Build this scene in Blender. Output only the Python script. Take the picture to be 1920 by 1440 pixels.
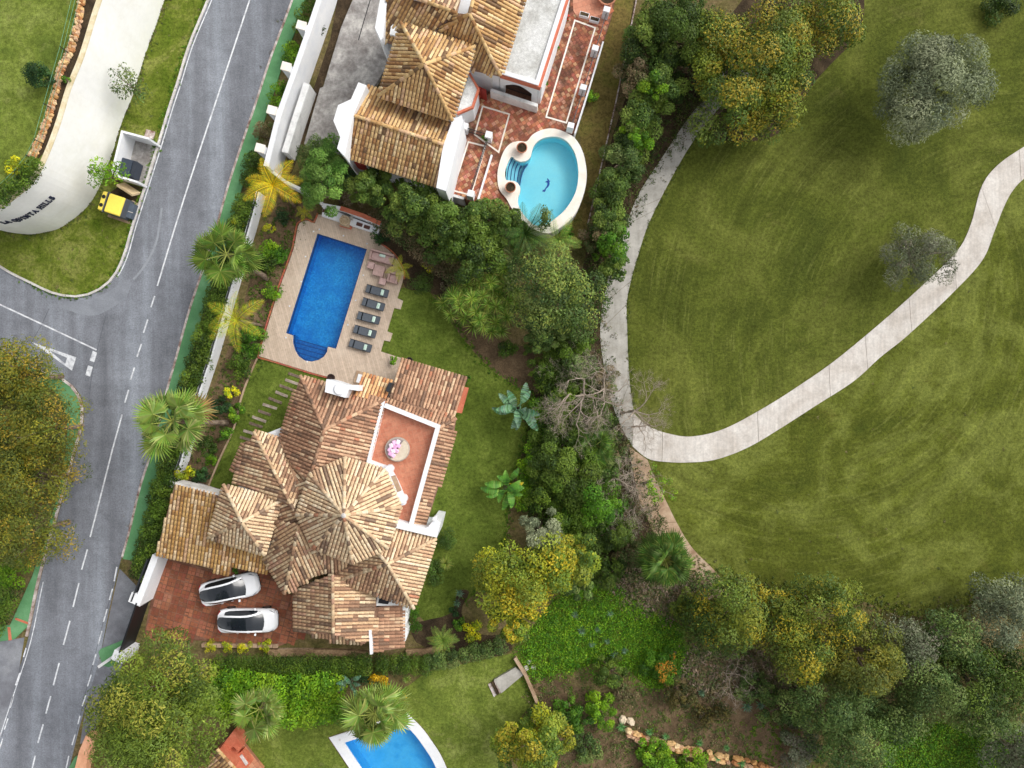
import bpy, math, random
import numpy as np
from mathutils import Vector, Matrix
from mathutils.geometry import tessellate_polygon

# ------------------------------------------------------------------ camera, sky, sun, exposure
for o in list(bpy.data.objects): bpy.data.objects.remove(o, do_unlink=True)
scene = bpy.context.scene
COL = scene.collection
H = 57.3            # camera height above the garden level (m)
S = 0.043           # metres per photo pixel at ground level
cam = bpy.data.cameras.new("camera"); camo = bpy.data.objects.new("camera", cam); COL.objects.link(camo)
camo.location = (0, 0, H); camo.rotation_euler = (0, 0, 0)
cam.sensor_width = 36; cam.lens = 18.0 * H / (960 * S); cam.clip_start = 0.5; cam.clip_end = 2000
scene.camera = camo

SUN_EL, SUN_AZ = math.radians(44), math.radians(60)     # azimuth from +Y towards +X
world = bpy.data.worlds.new("World"); scene.world = world; world.use_nodes = True
wn = world.node_tree; wn.nodes.clear()
sky = wn.nodes.new("ShaderNodeTexSky"); sky.sky_type = 'NISHITA'; sky.sun_disc = False
sky.sun_elevation = SUN_EL; sky.sun_rotation = SUN_AZ; sky.air_density = 1.0; sky.dust_density = 4.0; sky.ozone_density = 1.0
hs = wn.nodes.new("ShaderNodeHueSaturation"); hs.inputs["Saturation"].default_value = 0.14
bg = wn.nodes.new("ShaderNodeBackground"); bg.inputs[1].default_value = 0.15
wo = wn.nodes.new("ShaderNodeOutputWorld")
wn.links.new(sky.outputs[0], hs.inputs["Color"]); wn.links.new(hs.outputs[0], bg.inputs[0]); wn.links.new(bg.outputs[0], wo.inputs[0])
sl = bpy.data.lights.new("sun", 'SUN'); sl.energy = .78; sl.angle = math.radians(36); sl.color = (1.0, 0.95, 0.87)
so = bpy.data.objects.new("sun", sl); COL.objects.link(so); so.location = (30, 25, 60)
sd = Vector((math.sin(SUN_AZ)*math.cos(SUN_EL), math.cos(SUN_AZ)*math.cos(SUN_EL), math.sin(SUN_EL)))
so.rotation_euler = (-sd).to_track_quat('-Z', 'Y').to_euler()
scene.view_settings.view_transform = 'Standard'; scene.view_settings.look = 'None'
scene.view_settings.gamma = 1.0; scene.view_settings.exposure = 0.44; scene.view_settings.use_curve_mapping = False
scene.render.resolution_x = 1024; scene.render.resolution_y = 768
try:
    scene.cycles.transparent_max_bounces = 8; scene.cycles.max_bounces = 6
except Exception: pass

# ------------------------------------------------------------------ helpers
R = random.Random(7); NR = np.random.default_rng(11)
def P(px, py, z=0.0):
    k = S * (H - z) / H
    return Vector(((px - 960) * k, (720 - py) * k, z))
def PX(px, z=0.0): return px * S * (H - z) / H          # a length in pixels -> metres at height z
def lin(c):
    return tuple((v/255/12.92 if v/255 <= .04045 else ((v/255+.055)/1.055)**2.4) for v in c)
ROT = math.radians(-15.6)                                # the main axis of house, pool and deck
def wl(o):
    v = Vector((0,0,0))
    while o is not None: v += o.location; o = o.parent
    return v
def tag(o, label=None, cat=None, group=None, kind=None):
    if label: o["label"] = label
    if cat: o["category"] = cat
    if group: o["group"] = group
    if kind: o["kind"] = kind
    return o
def thing(name, label, cat, loc=(0,0,0), group=None, rz=0):
    o = bpy.data.objects.new(name, None); COL.objects.link(o); o.empty_display_size = .2
    o.location = loc; o.rotation_euler = (0,0,rz)
    return tag(o, label, cat, group)
def struct(name):
    o = bpy.data.objects.new(name, None); COL.objects.link(o); o["kind"] = "structure"; return o
def copy_tree(o, parent=None):
    c = o.copy(); COL.objects.link(c)
    if parent is not None: c.parent = parent
    for ch in list(o.children): copy_tree(ch, c)
    return c
def np_mesh(name, V, F, C=None, smooth=False):
    """V (n,3) array, F (m,k) array of one face size, C (m,3) face colours"""
    V = np.asarray(V, dtype=np.float32); F = np.asarray(F, dtype=np.int32)
    me = bpy.data.meshes.new(name); m, k = F.shape
    me.vertices.add(len(V)); me.vertices.foreach_set("co", V.ravel())
    me.loops.add(m*k); me.loops.foreach_set("vertex_index", F.ravel())
    me.polygons.add(m); me.polygons.foreach_set("loop_start", np.arange(0, m*k, k, dtype=np.int32))
    if smooth: me.polygons.foreach_set("use_smooth", np.ones(m, dtype=bool))
    if C is not None: set_col(me, C)
    me.update(calc_edges=True); return me
def set_col(me, C):
    C = np.asarray(C, dtype=np.float32); a = me.attributes.new("Col", 'FLOAT_COLOR', 'FACE')
    a.data.foreach_set("color", np.concatenate([C, np.ones((len(C),1), dtype=np.float32)], 1).ravel())
def link(name, me, m, parent=None):
    o = bpy.data.objects.new(name, me); COL.objects.link(o)
    if m is not None and not me.materials: me.materials.append(m)
    if parent is not None: o.parent = parent
    return o
def catmull(pts, n=6, closed=False):
    out = []; L = len(pts)
    g = (lambda i: pts[i % L]) if closed else (lambda i: pts[max(0, min(L-1, i))])
    for i in range(L if closed else L-1):
        p0, p1, p2, p3 = [Vector(q) for q in (g(i-1), g(i), g(i+1), g(i+2))]
        for j in range(n):
            t = j/n
            out.append(tuple(.5*((2*p1) + (p2-p0)*t + (2*p0-5*p1+4*p2-p3)*t*t + (3*p1-p0-3*p2+p3)*t**3)))
    if not closed: out.append(tuple(pts[-1]))
    return out
def area2(p): return sum(p[i][0]*p[(i+1)%len(p)][1]-p[(i+1)%len(p)][0]*p[i][1] for i in range(len(p)))/2
def inset(poly, d):
    """shrink a polygon given as (x,y) metres by d (miter)"""
    p = [Vector(q[:2]) for q in poly]
    if area2(p) < 0: p.reverse()
    out = []
    for i in range(len(p)):
        a, b, c = p[i-1], p[i], p[(i+1) % len(p)]
        e1 = (b-a).normalized(); e2 = (c-b).normalized()
        n1 = Vector((-e1.y, e1.x)); n2 = Vector((-e2.y, e2.x))
        k = max(.35, 1 + n1.dot(n2)); out.append(b + (n1+n2)*(d/k))
    return out
def inside(pt, poly):
    x, y = pt; c = False; j = len(poly)-1
    for i in range(len(poly)):
        xi, yi = poly[i][0], poly[i][1]; xj, yj = poly[j][0], poly[j][1]
        if (yi > y) != (yj > y) and x < (xj-xi)*(y-yi)/(yj-yi)+xi: c = not c
        j = i
    return c
class MB:
    def __init__(s): s.V = []; s.F = []; s.C = []; s.smooth = False
    def add(s, vs, fs, col=None):
        b = len(s.V); s.V += [tuple(v) for v in vs]; s.F += [tuple(i+b for i in f) for f in fs]
        s.C += [col]*len(fs); return s
    def box(s, c, size, rz=0, col=None, top=1.0, tilt=None):
        x, y, z = [v/2 for v in size]; ca, sa = math.cos(rz), math.sin(rz); vs = []
        for dz in (-1, 1):
            k = top if dz > 0 else 1
            for dx, dy in ((-1,-1),(1,-1),(1,1),(-1,1)):
                v = Vector((dx*x*k, dy*y*k, dz*z))
                if tilt: v = tilt @ v
                vs.append((c[0]+v.x*ca-v.y*sa, c[1]+v.x*sa+v.y*ca, c[2]+v.z))
        return s.add(vs, [(3,2,1,0),(4,5,6,7),(0,1,5,4),(1,2,6,5),(2,3,7,6),(3,0,4,7)], col)
    def prism(s, poly, z0, z1, col=None, bottom=True):
        p = [tuple(q[:2]) for q in poly]
        if area2(p) < 0: p.reverse()
        n = len(p); vs = [(x, y, z0) for x, y in p]+[(x, y, z1) for x, y in p]
        fs = [tuple(range(n, 2*n))] + [(i, (i+1) % n, n+(i+1) % n, n+i) for i in range(n)]
        if bottom: fs.append(tuple(range(n-1, -1, -1)))
        return s.add(vs, fs, col)
    def wall(s, path, w, z0, z1, col=None, closed=False):
        """a wall of width w along a path of (x,y); z1 may be a list"""
        p = [Vector(q[:2]) for q in path]; n = len(p); Ls, Rs = [], []
        for i in range(n):
            a = p[i-1] if (i > 0 or closed) else p[i]; b = p[(i+1) % n] if (i < n-1 or closed) else p[i]
            if a == p[i]: t = (b-p[i]).normalized(); m = Vector((-t.y, t.x))
            elif b == p[i]: t = (p[i]-a).normalized(); m = Vector((-t.y, t.x))
            else:
                t1 = (p[i]-a).normalized(); t2 = (b-p[i]).normalized()
                n1 = Vector((-t1.y, t1.x)); n2 = Vector((-t2.y, t2.x)); m = (n1+n2)/max(.4, 1+n1.dot(n2))
            Ls.append(p[i]+m*w/2); Rs.append(p[i]-m*w/2)
        zt = z1 if isinstance(z1, (list, tuple)) else [z1]*n
        vs = []
        for i in range(n):
            vs += [(Ls[i].x, Ls[i].y, z0), (Rs[i].x, Rs[i].y, z0), (Rs[i].x, Rs[i].y, zt[i]), (Ls[i].x, Ls[i].y, zt[i])]
        fs = []
        for i in range(n if closed else n-1):
            a = 4*i; b = 4*((i+1) % n)
            for k in range(4): fs.append((a+k, a+(k+1) % 4, b+(k+1) % 4, b+k))
        if not closed: fs += [(3,2,1,0), tuple(4*(n-1)+k for k in range(4))]
        return s.add(vs, fs, col)
    def tube(s, path, rad, n=6, col=None, cap=True):
        p = [Vector(q) for q in path]; m = len(p); vs = []
        for i in range(m):
            t = (p[min(i+1, m-1)]-p[max(i-1, 0)]).normalized()
            a = t.cross(Vector((0, 0, 1)) if abs(t.z) < .9 else Vector((1, 0, 0))).normalized(); b = t.cross(a)
            r = rad[i] if isinstance(rad, (list, tuple)) else rad
            for k in range(n):
                q = 2*math.pi*k/n; vs.append(p[i]+a*(r*math.cos(q))+b*(r*math.sin(q)))
        fs = [(i*n+k, i*n+(k+1) % n, (i+1)*n+(k+1) % n, (i+1)*n+k) for i in range(m-1) for k in range(n)]
        if cap: fs += [tuple(range(n-1, -1, -1)), tuple((m-1)*n+k for k in range(n))]
        return s.add(vs, fs, col)
    def lathe(s, c, prof, n=16, col=None):
        vs = []; m = len(prof)
        for r, z in prof:
            for k in range(n):
                q = 2*math.pi*k/n; vs.append((c[0]+r*math.cos(q), c[1]+r*math.sin(q), c[2]+z))
        fs = [(i*n+k, i*n+(k+1) % n, (i+1)*n+(k+1) % n, (i+1)*n+k) for i in range(m-1) for k in range(n)]
        fs += [tuple(range(n-1, -1, -1)), tuple((m-1)*n+k for k in range(n))]
        return s.add(vs, fs, col)
    def build(s, name, m, parent=None, bevel=0.0, smooth=None, seg=2):
        me = bpy.data.meshes.new(name); off = wl(parent)
        me.from_pydata([(v[0]-off.x, v[1]-off.y, v[2]-off.z) for v in s.V], [], s.F)
        if any(c is not None for c in s.C): set_col(me, [c if c is not None else (.5,.5,.5) for c in s.C])
        if s.smooth if smooth is None else smooth:
            me.polygons.foreach_set("use_smooth", [True]*len(me.polygons))
        me.update()
        o = link(name, me, m, parent)
        if bevel:
            b = o.modifiers.new("bevel", 'BEVEL'); b.width = bevel; b.segments = seg; b.limit_method = 'ANGLE'; b.angle_limit = .6
        return o
def sheet(name, loops, z, m, parent=None, px=True, kind="structure", sub=0):
    """flat sheet from pixel loops; first is the outline, the rest holes"""
    L3 = [[(P(*q[:2], z) if px else Vector((q[0], q[1], z))) for q in lp] for lp in loops]
    tris = tessellate_polygon(L3); V = [v for lp in L3 for v in lp]; off = wl(parent)
    F = []
    for t in tris:
        a, b, c = [V[i] for i in t]
        F.append(t if (b-a).cross(c-a).z > 0 else (t[0], t[2], t[1]))
    me = bpy.data.meshes.new(name); me.from_pydata([tuple(v-off) for v in V], [], F); me.update()
    o = link(name, me, m, parent)
    if parent is None and kind: o["kind"] = kind
    return o
def one(mb, name, m, label, cat, group=None, **k): return tag(mb.build(name, m, None, **k), label, cat, group)

# ------------------------------------------------------------------ materials
def nt(name):
    m = bpy.data.materials.new(name); m.use_nodes = True; t = m.node_tree
    return m, t, t.nodes["Principled BSDF"]
def N(t, typ, **kw):
    n = t.nodes.new(typ)
    for k, v in kw.items(): setattr(n, k, v)
    return n
def pos(t): return N(t, "ShaderNodeNewGeometry").outputs["Position"]
def noise(t, vec, scale, detail=4, rough=.6, dist=0.0):
    n = N(t, "ShaderNodeTexNoise"); n.inputs["Scale"].default_value = scale; n.inputs["Detail"].default_value = detail
    n.inputs["Roughness"].default_value = rough; n.inputs["Distortion"].default_value = dist
    if vec is not None: t.links.new(vec, n.inputs["Vector"])
    return n.outputs["Fac"]
def ramp(t, fac, stops):
    r = N(t, "ShaderNodeValToRGB"); e = r.color_ramp.elements
    while len(e) < len(stops): e.new(.5)
    for el, (p, c) in zip(e, stops):
        el.position = p; el.color = (*c, 1) if len(c) == 3 else c
    t.links.new(fac, r.inputs["Fac"]); return r.outputs["Color"]
def mix(t, fac, a, b, mode='MIX'):
    n = N(t, "ShaderNodeMix", data_type='RGBA', blend_type=mode)
    for k, v in ((0, fac), (6, a), (7, b)):
        if hasattr(v, "is_output"): t.links.new(v, n.inputs[k])
        else: n.inputs[k].default_value = v if k == 0 else (*v, 1)
    return n.outputs[2]
def bump(t, bs, h, dist, strength=1.0):
    b = N(t, "ShaderNodeBump"); b.inputs["Distance"].default_value = dist; b.inputs["Strength"].default_value = strength
    t.links.new(h, b.inputs["Height"]); t.links.new(b.outputs[0], bs.inputs["Normal"])
def grey(lo, hi): return ((lo,)*3, (hi,)*3)
def surf(name, stops, scale=.5, fine=8.0, fvar=.25, rough=.85, spec=.3, bmp=0.0, bscale=20, mid=None, obj=False, metal=0):
    """patchy colour: ramp over a large noise, multiplied by a fine one; stops are sRGB"""
    m, t, bs = nt(name); v = pos(t)
    n1 = noise(t, v, scale, 5, .62, .4)
    st = [(p, lin(c)) for p, c in stops]
    c = ramp(t, n1, st) if len(st) > 1 else None
    f = noise(t, v, fine, 3, .7); g = grey(1-fvar, 1+fvar)
    fr = ramp(t, f, [(.3, g[0]), (.7, g[1])])
    c = mix(t, 1.0, c if c is not None else st[0][1], fr, 'MULTIPLY')
    if mid:
        f2 = noise(t, v, mid[0], 4, .6); g2 = grey(1-mid[1], 1+mid[1])
        c = mix(t, 1.0, c, ramp(t, f2, [(.35, g2[0]), (.65, g2[1])]), 'MULTIPLY')
    t.links.new(c, bs.inputs["Base Color"]); bs.inputs["Roughness"].default_value = rough
    bs.inputs["Specular IOR Level"].default_value = spec; bs.inputs["Metallic"].default_value = metal
    if bmp: bump(t, bs, noise(t, v, bscale, 3, .6), bmp)
    return m
def flat(name, c, rough=.6, spec=.4, var=.08, scale=6, metal=0, bmp=0, coat=0):
    m = surf(name, [(.5, c)], scale, scale, var, rough, spec, bmp, scale*4, metal=metal)
    if coat: m.node_tree.nodes["Principled BSDF"].inputs["Coat Weight"].default_value = coat
    return m
def attr_mat(name, rough=.8, spec=.25, translucent=0.0, lichen=None, fvar=.15, fine=14, dirt=None):
    m, t, bs = nt(name); a = N(t, "ShaderNodeAttribute"); a.attribute_name = "Col"; v = pos(t)
    g = grey(1-fvar, 1+fvar)
    c = mix(t, 1.0, a.outputs["Color"], ramp(t, noise(t, v, fine, 3, .7), [(.3, g[0]), (.7, g[1])]), 'MULTIPLY')
    if lichen:
        c = mix(t, ramp(t, noise(t, v, lichen[0], 5, .75), [(lichen[2], (0,0,0)), (lichen[2]+.12, (lichen[3],)*3)]), c, lin(lichen[1]))
    if dirt:
        c = mix(t, ramp(t, noise(t, v, dirt[0], 5, .7), [(dirt[2], (0,0,0)), (dirt[2]+.15, (dirt[3],)*3)]), c, lin(dirt[1]))
    t.links.new(c, bs.inputs["Base Color"]); bs.inputs["Roughness"].default_value = rough
    bs.inputs["Specular IOR Level"].default_value = spec
    if translucent:
        tr = N(t, "ShaderNodeBsdfTranslucent"); mx = N(t, "ShaderNodeMixShader"); mx.inputs[0].default_value = translucent
        t.links.new(c, tr.inputs["Color"]); t.links.new(bs.outputs[0], mx.inputs[1]); t.links.new(tr.outputs[0], mx.inputs[2])
        t.links.new(mx.outputs[0], t.nodes["Material Output"].inputs["Surface"])
    return m
def water(name, tint, rough=.03, wave=.02):
    m, t, bs = nt(name); t.nodes.remove(bs); out = t.nodes["Material Output"]
    tr = N(t, "ShaderNodeBsdfTransparent"); tr.inputs[0].default_value = (*tint, 1)
    gl = N(t, "ShaderNodeBsdfGlossy"); gl.inputs["Roughness"].default_value = rough
    fr = N(t, "ShaderNodeFresnel"); fr.inputs["IOR"].default_value = 1.33
    b = N(t, "ShaderNodeBump"); b.inputs["Distance"].default_value = wave; b.inputs["Strength"].default_value = .6
    t.links.new(noise(t, pos(t), 2.2, 3, .55), b.inputs["Height"])
    t.links.new(b.outputs[0], gl.inputs["Normal"]); t.links.new(b.outputs[0], fr.inputs["Normal"])
    mx = N(t, "ShaderNodeMixShader"); t.links.new(fr.outputs[0], mx.inputs[0])
    t.links.new(tr.outputs[0], mx.inputs[1]); t.links.new(gl.outputs[0], mx.inputs[2]); t.links.new(mx.outputs[0], out.inputs["Surface"])
    return m
def tiled(name, c1, c2, cm, w, h, rot=0.0, mortar=.012, rough=.7, stain=None, offset=.5, bmp=.01, mval=None, bias=0.0):
    """brick/plank/tile grid on the ground plane, world scale in metres"""
    m, t, bs = nt(name); mp = N(t, "ShaderNodeMapping"); mp.inputs["Rotation"].default_value = (0, 0, rot)
    t.links.new(pos(t), mp.inputs["Vector"])
    b = N(t, "ShaderNodeTexBrick"); b.offset = offset; b.inputs["Scale"].default_value = 1
    for k, c in (("Color1", c1), ("Color2", c2), ("Mortar", cm)): b.inputs[k].default_value = (*lin(c), 1)
    b.inputs["Mortar Size"].default_value = mortar; b.inputs["Brick Width"].default_value = w; b.inputs["Row Height"].default_value = h
    b.inputs["Bias"].default_value = bias
    t.links.new(mp.outputs[0], b.inputs["Vector"]); c = b.outputs["Color"]
    g = grey(.86, 1.12)
    c = mix(t, 1.0, c, ramp(t, noise(t, pos(t), 5, 4, .7), [(.3, g[0]), (.7, g[1])]), 'MULTIPLY')
    if stain: c = mix(t, ramp(t, noise(t, pos(t), stain[0], 5, .7), [(stain[2], (0,0,0)), (stain[2]+.18, (stain[3],)*3)]), c, lin(stain[1]))
    t.links.new(c, bs.inputs["Base Color"]); bs.inputs["Roughness"].default_value = rough
    bs.inputs["Specular IOR Level"].default_value = .3
    if bmp: bump(t, bs, b.outputs["Fac"], -bmp)
    return m
def mown(name, stops, centre=None, dirang=None, freq=1.1, stripe=.25, patch=.28, bare=None):
    """mown grass: patches, fine blades and mowing stripes (arcs round a centre or straight)"""
    m, t, bs = nt(name); v = pos(t); sep = N(t, "ShaderNodeSeparateXYZ"); t.links.new(v, sep.inputs[0])
    def mth(op, a, b=None):
        n = N(t, "ShaderNodeMath", operation=op)
        for i, q in enumerate((a, b)):
            if q is None: continue
            if hasattr(q, "is_output"): t.links.new(q, n.inputs[i])
            else: n.inputs[i].default_value = q
        return n.outputs[0]
    c = ramp(t, noise(t, v, patch, 6, .66, .8), [(p, lin(q)) for p, q in stops])
    if centre is not None:
        dx = mth('SUBTRACT', sep.outputs[0], centre[0]); dy = mth('SUBTRACT', sep.outputs[1], centre[1])
        r = mth('SQRT', mth('ADD', mth('MULTIPLY', dx, dx), mth('MULTIPLY', dy, dy))); th = mth('ARCTAN2', dy, dx)
        cb = N(t, "ShaderNodeCombineXYZ"); t.links.new(mth('MULTIPLY', r, freq), cb.inputs[0]); t.links.new(mth('MULTIPLY', th, 2.2), cb.inputs[1])
        cb2 = N(t, "ShaderNodeCombineXYZ"); t.links.new(mth('MULTIPLY', r, freq*3.2), cb2.inputs[0]); t.links.new(mth('MULTIPLY', th, 6.0), cb2.inputs[1])
        g = grey(1-stripe, 1+stripe)
        area = ramp(t, noise(t, v, .09, 3, .6), [(.34, (0,0,0)), (.62, (1,1,1))])
        s1 = ramp(t, noise(t, cb.outputs[0], 1.0, 3, .5), [(.35, g[0]), (.66, g[1])])
        c = mix(t, area, c, mix(t, 1.0, c, s1, 'MULTIPLY'))
        st = ramp(t, noise(t, cb2.outputs[0], 1.0, 4, .6), [(.54, (0,0,0)), (.72, (.5,)*3)])
        c = mix(t, mix(t, 1.0, st, area, 'MULTIPLY'), c, lin((134,138,72)))
    if bare:
        c = mix(t, ramp(t, noise(t, v, bare[0], 5, .7, .5), [(bare[2], (0,0,0)), (bare[2]+.14, (bare[3],)*3)]), c, lin(bare[1]))
    g = grey(.62, 1.36)
    c = mix(t, 1.0, c, ramp(t, noise(t, v, 4.2, 5, .85), [(.38, g[0]), (.62, g[1])]), 'MULTIPLY')
    g = grey(.89, 1.11)
    c = mix(t, 1.0, c, ramp(t, noise(t, v, .9, 4, .7, .6), [(.36, g[0]), (.64, g[1])]), 'MULTIPLY')
    t.links.new(c, bs.inputs["Base Color"]); bs.inputs["Roughness"].default_value = .95; bs.inputs["Specular IOR Level"].default_value = .1
    bump(t, bs, noise(t, v, 14, 4, .75), .06, .7)
    return m
WHITE = surf("white_render", [(.35,(226,228,232)), (.7,(240,240,240))], .8, 9, .04, .8, .2, .004, 30)
WHITE_D = surf("weathered_white_render", [(.3,(196,196,194)), (.5,(226,226,224)), (.7,(236,236,234))], .9, 7, .06, .85, .2, .004, 30)
CREAMW = surf("cream_wall_render", [(.3,(242,240,233)), (.55,(250,249,246)), (.75,(251,249,242))], .35, 3, .03, .85, .2, .004, 20)
def asphalt():
    m, t, bs = nt("asphalt"); v = pos(t)
    mp = N(t, "ShaderNodeMapping"); mp.inputs["Rotation"].default_value = (0,0,math.radians(-16.6)); mp.inputs["Scale"].default_value = (.55,.035,1); t.links.new(v, mp.inputs["Vector"])
    c = ramp(t, noise(t, mp.outputs[0], 1.0, 4, .6, .2), [(p, lin(q)) for p, q in ((.3,(104,106,112)),(.5,(122,125,132)),(.68,(142,147,155)))])
    for sc, lo, hi, a, b in ((.12,.84,1.12,.35,.65),(1.1,.9,1.1,.36,.64),(9,.78,1.2,.36,.64),(.5,.86,1.05,.3,.5)):
        g = grey(lo, hi); c = mix(t, 1.0, c, ramp(t, noise(t, v, sc, 5, .7), [(a, g[0]), (b, g[1])]), 'MULTIPLY')
    t.links.new(c, bs.inputs["Base Color"]); bs.inputs["Roughness"].default_value = .8; bs.inputs["Specular IOR Level"].default_value = .3
    bump(t, bs, noise(t, v, 50, 2, .6), .004); return m
ASPH = asphalt()
ASPH_OLD = surf("old_asphalt", [(.3,(104,104,110)), (.5,(124,126,132)), (.7,(150,152,156))], .3, 22, .2, .85, .3, .004, 60, mid=(2,.1))
PAINT = surf("road_paint", [(.35,(178,180,186)), (.5,(212,214,218)), (.65,(228,230,233))], 2.5, 9, .14, .7)
GREENP = surf("green_pavement_paint", [(.3,(82,130,88)), (.5,(94,146,98)), (.72,(114,162,118))], .5, 12, .1, .85)
KERB = surf("kerb_concrete", [(.3,(176,170,164)), (.6,(212,208,204))], 1.2, 10, .16, .9)
KERBP = surf("stained_kerb_concrete", [(.35,(120,92,82)), (.5,(180,164,156)), (.65,(214,206,202))], 1.6, 8, .2, .9)
CONC = surf("path_concrete", [(.3,(152,148,138)), (.5,(172,168,160)), (.7,(188,184,176))], .5, 7, .1, .9, .2, .004, 30, mid=(1.6,.06))
def brushed(m, ang, sx, sy, amt):
    """adds broom-finish streaks to a finished material"""
    t = m.node_tree; bs = t.nodes["Principled BSDF"]; src = bs.inputs["Base Color"].links[0].from_socket
    mp = N(t, "ShaderNodeMapping"); mp.inputs["Rotation"].default_value = (0,0,ang); mp.inputs["Scale"].default_value = (sx,sy,1); t.links.new(pos(t), mp.inputs["Vector"])
    g = grey(1-amt, 1+amt); t.links.new(mix(t, 1.0, src, ramp(t, noise(t, mp.outputs[0], 1.0, 3, .6), [(.36, g[0]), (.64, g[1])]), 'MULTIPLY'), bs.inputs["Base Color"])
CONC_W = surf("pale_path_concrete", [(.3,(182,173,163)), (.5,(200,193,185)), (.7,(213,208,201))], .5, 7, .12, .9, .2, .004, 40, mid=(2.2,.05))
CONC_T = surf("tan_path_concrete", [(.3,(150,122,98)), (.5,(180,154,128)), (.7,(196,174,150))], .8, 7, .1, .9, .2, .01, 20)
brushed(CONC_W, math.radians(48), 4.0, .3, .07); brushed(CONC, math.radians(10), 3.0, .25, .07)
DRIVE_C = surf("stained_concrete", [(.32,(128,122,118)), (.5,(158,154,150)), (.66,(190,186,180))], .9, 5, .22, .9, .2, .01, 14, mid=(3.2,.12))
SOIL = surf("dark_soil", [(.3,(80,66,50)), (.5,(108,90,68)), (.7,(132,112,86))], .7, 8, .3, .95, .1, .05, 10)
SOIL_D = surf("mulch", [(.3,(52,44,34)), (.5,(72,60,46)), (.7,(94,80,60))], 1.0, 9, .3, .95, .1, .05, 10)
SAND = surf("sandy_soil", [(.3,(104,84,64)), (.45,(134,110,84)), (.58,(160,134,104)), (.72,(120,100,72))], .9, 6, .3, .95, .1, .03, 12)
GROUND = mown("rough_ground", [(.3,(74,74,40)), (.45,(104,96,58)), (.6,(122,106,76)), (.75,(92,98,44))], patch=.35)
GR_L = mown("lawn", [(.3,(86,102,40)), (.5,(108,122,50)), (.68,(136,146,76))], patch=.35, bare=(.5,(150,146,96),.6,.5))
GR_V = mown("verge_grass", [(.3,(74,94,22)), (.48,(100,112,40)), (.62,(126,130,66)), (.76,(86,112,18))], patch=.45, bare=(.8,(164,156,100),.6,.55))
GR_M = mown("villa_lawn", [(.3,(78,94,34)), (.5,(94,110,42)), (.7,(112,126,54))], patch=.5)
GR_H = mown("short_lawn", [(.3,(88,104,36)), (.5,(104,120,46)), (.7,(120,136,60))], patch=.5)
GR_D = mown("dry_strip_grass", [(.3,(100,88,48)), (.5,(122,108,62)), (.7,(104,104,48))], patch=.6)
GR_B = mown("bright_weeds", [(.3,(64,78,30)), (.5,(78,96,30)), (.7,(104,110,46))], patch=.5)
c1 = P(1950, 660); c2 = P(1500, 560)
FAIR = mown("fairway", [(.3,(66,75,27)), (.48,(83,91,34)), (.62,(100,106,46)), (.76,(79,84,29))], centre=(c1.x, c1.y), freq=1.3, stripe=.22, patch=.13, bare=(.22,(118,112,66),.60,.35))
FAIR2 = mown("fairway_south", [(.3,(66,75,25)), (.48,(85,92,32)), (.62,(110,117,53)), (.76,(80,86,27))], centre=(c2.x, c2.y), freq=1.1, stripe=.2, patch=.16, bare=(.25,(112,100,54),.62,.4))
ROOFB = surf("roof_channel_tile", [(.3,(116,88,72)), (.5,(142,110,90)), (.7,(168,134,110))], 1.2, 7, .25, .9)
TILE = attr_mat("clay_tile", .85, .2, lichen=(2.6,(104,90,78),.58,.55), fvar=.18, fine=9, dirt=(1.1,(70,56,46),.66,.45))
LEAF = attr_mat("leaf", .6, .3, translucent=.10, fvar=.12, fine=3)
BARK = surf("bark", [(.3,(92,78,66)), (.5,(124,108,94)), (.7,(150,134,118))], 3, 14, .25, .95, .1, .02, 14)
BARK_G = surf("grey_bark", [(.3,(140,126,112)), (.5,(166,152,138)), (.7,(190,178,164))], 3, 14, .2, .95, .1, .01, 14)
STONE = attr_mat("field_stone", .9, .2, fvar=.22, fine=7)
COLM = attr_mat("painted", .6, .35, fvar=.06, fine=9)
TERRA = surf("terracotta_paint", [(.3,(186,96,70)), (.6,(206,122,94))], 1.5, 9, .1, .8)
TFLOOR = tiled("terrace_tile", (196,130,102), (184,114,88), (200,150,124), .33, .33, ROT, .008, .6, stain=(.7,(222,160,126),.5,.55), offset=0)
DECK = tiled("deck_plank", (206,186,166), (190,170,150), (166,146,128), 1.9, .17, ROT+math.pi/2, .006, .7, stain=(.5,(216,200,182),.5,.4))
MOSAIC = tiled("pool_mosaic", (14,142,222), (52,176,240), (20,136,214), .11, .11, ROT, .004, .4, stain=(.4,(12,120,208),.5,.6), offset=0, bmp=0)
CYAN = surf("cyan_pool_plaster", [(.3,(146,238,254)), (.6,(160,244,255))], .6, 9, .03, .5)
AZURE = surf("azure_pool_plaster", [(.3,(58,186,246)), (.5,(84,200,250)), (.66,(50,176,242))], .5, 7, .06, .5)
WATER = water("pool_water", (.93,.985,1.0))
PATIO = attr_mat("patio_tile", .8, .25, fvar=.2, fine=9, dirt=(.35,(70,52,42),.47,.8))
GROUT = surf("patio_grout", [(.4,(110,76,60)), (.6,(140,100,80))], 1, 8, .2, .9)
PAVER = attr_mat("paver", .8, .25, fvar=.15, fine=8)
DARK = flat("dark_metal", (38,40,44), .5, .5)
BLACK = flat("black_plastic", (24,24,27), .5, .4)
COPING = surf("cream_coping", [(.4,(236,226,212)), (.6,(244,238,228))], 1, 9, .03, .6)
GRAVEL = surf("gravel_roof", [(.3,(176,174,168)), (.5,(206,206,202)), (.7,(226,226,224))], .8, 22, .3, .95, .2, .03, 26, mid=(5,.12))
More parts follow.
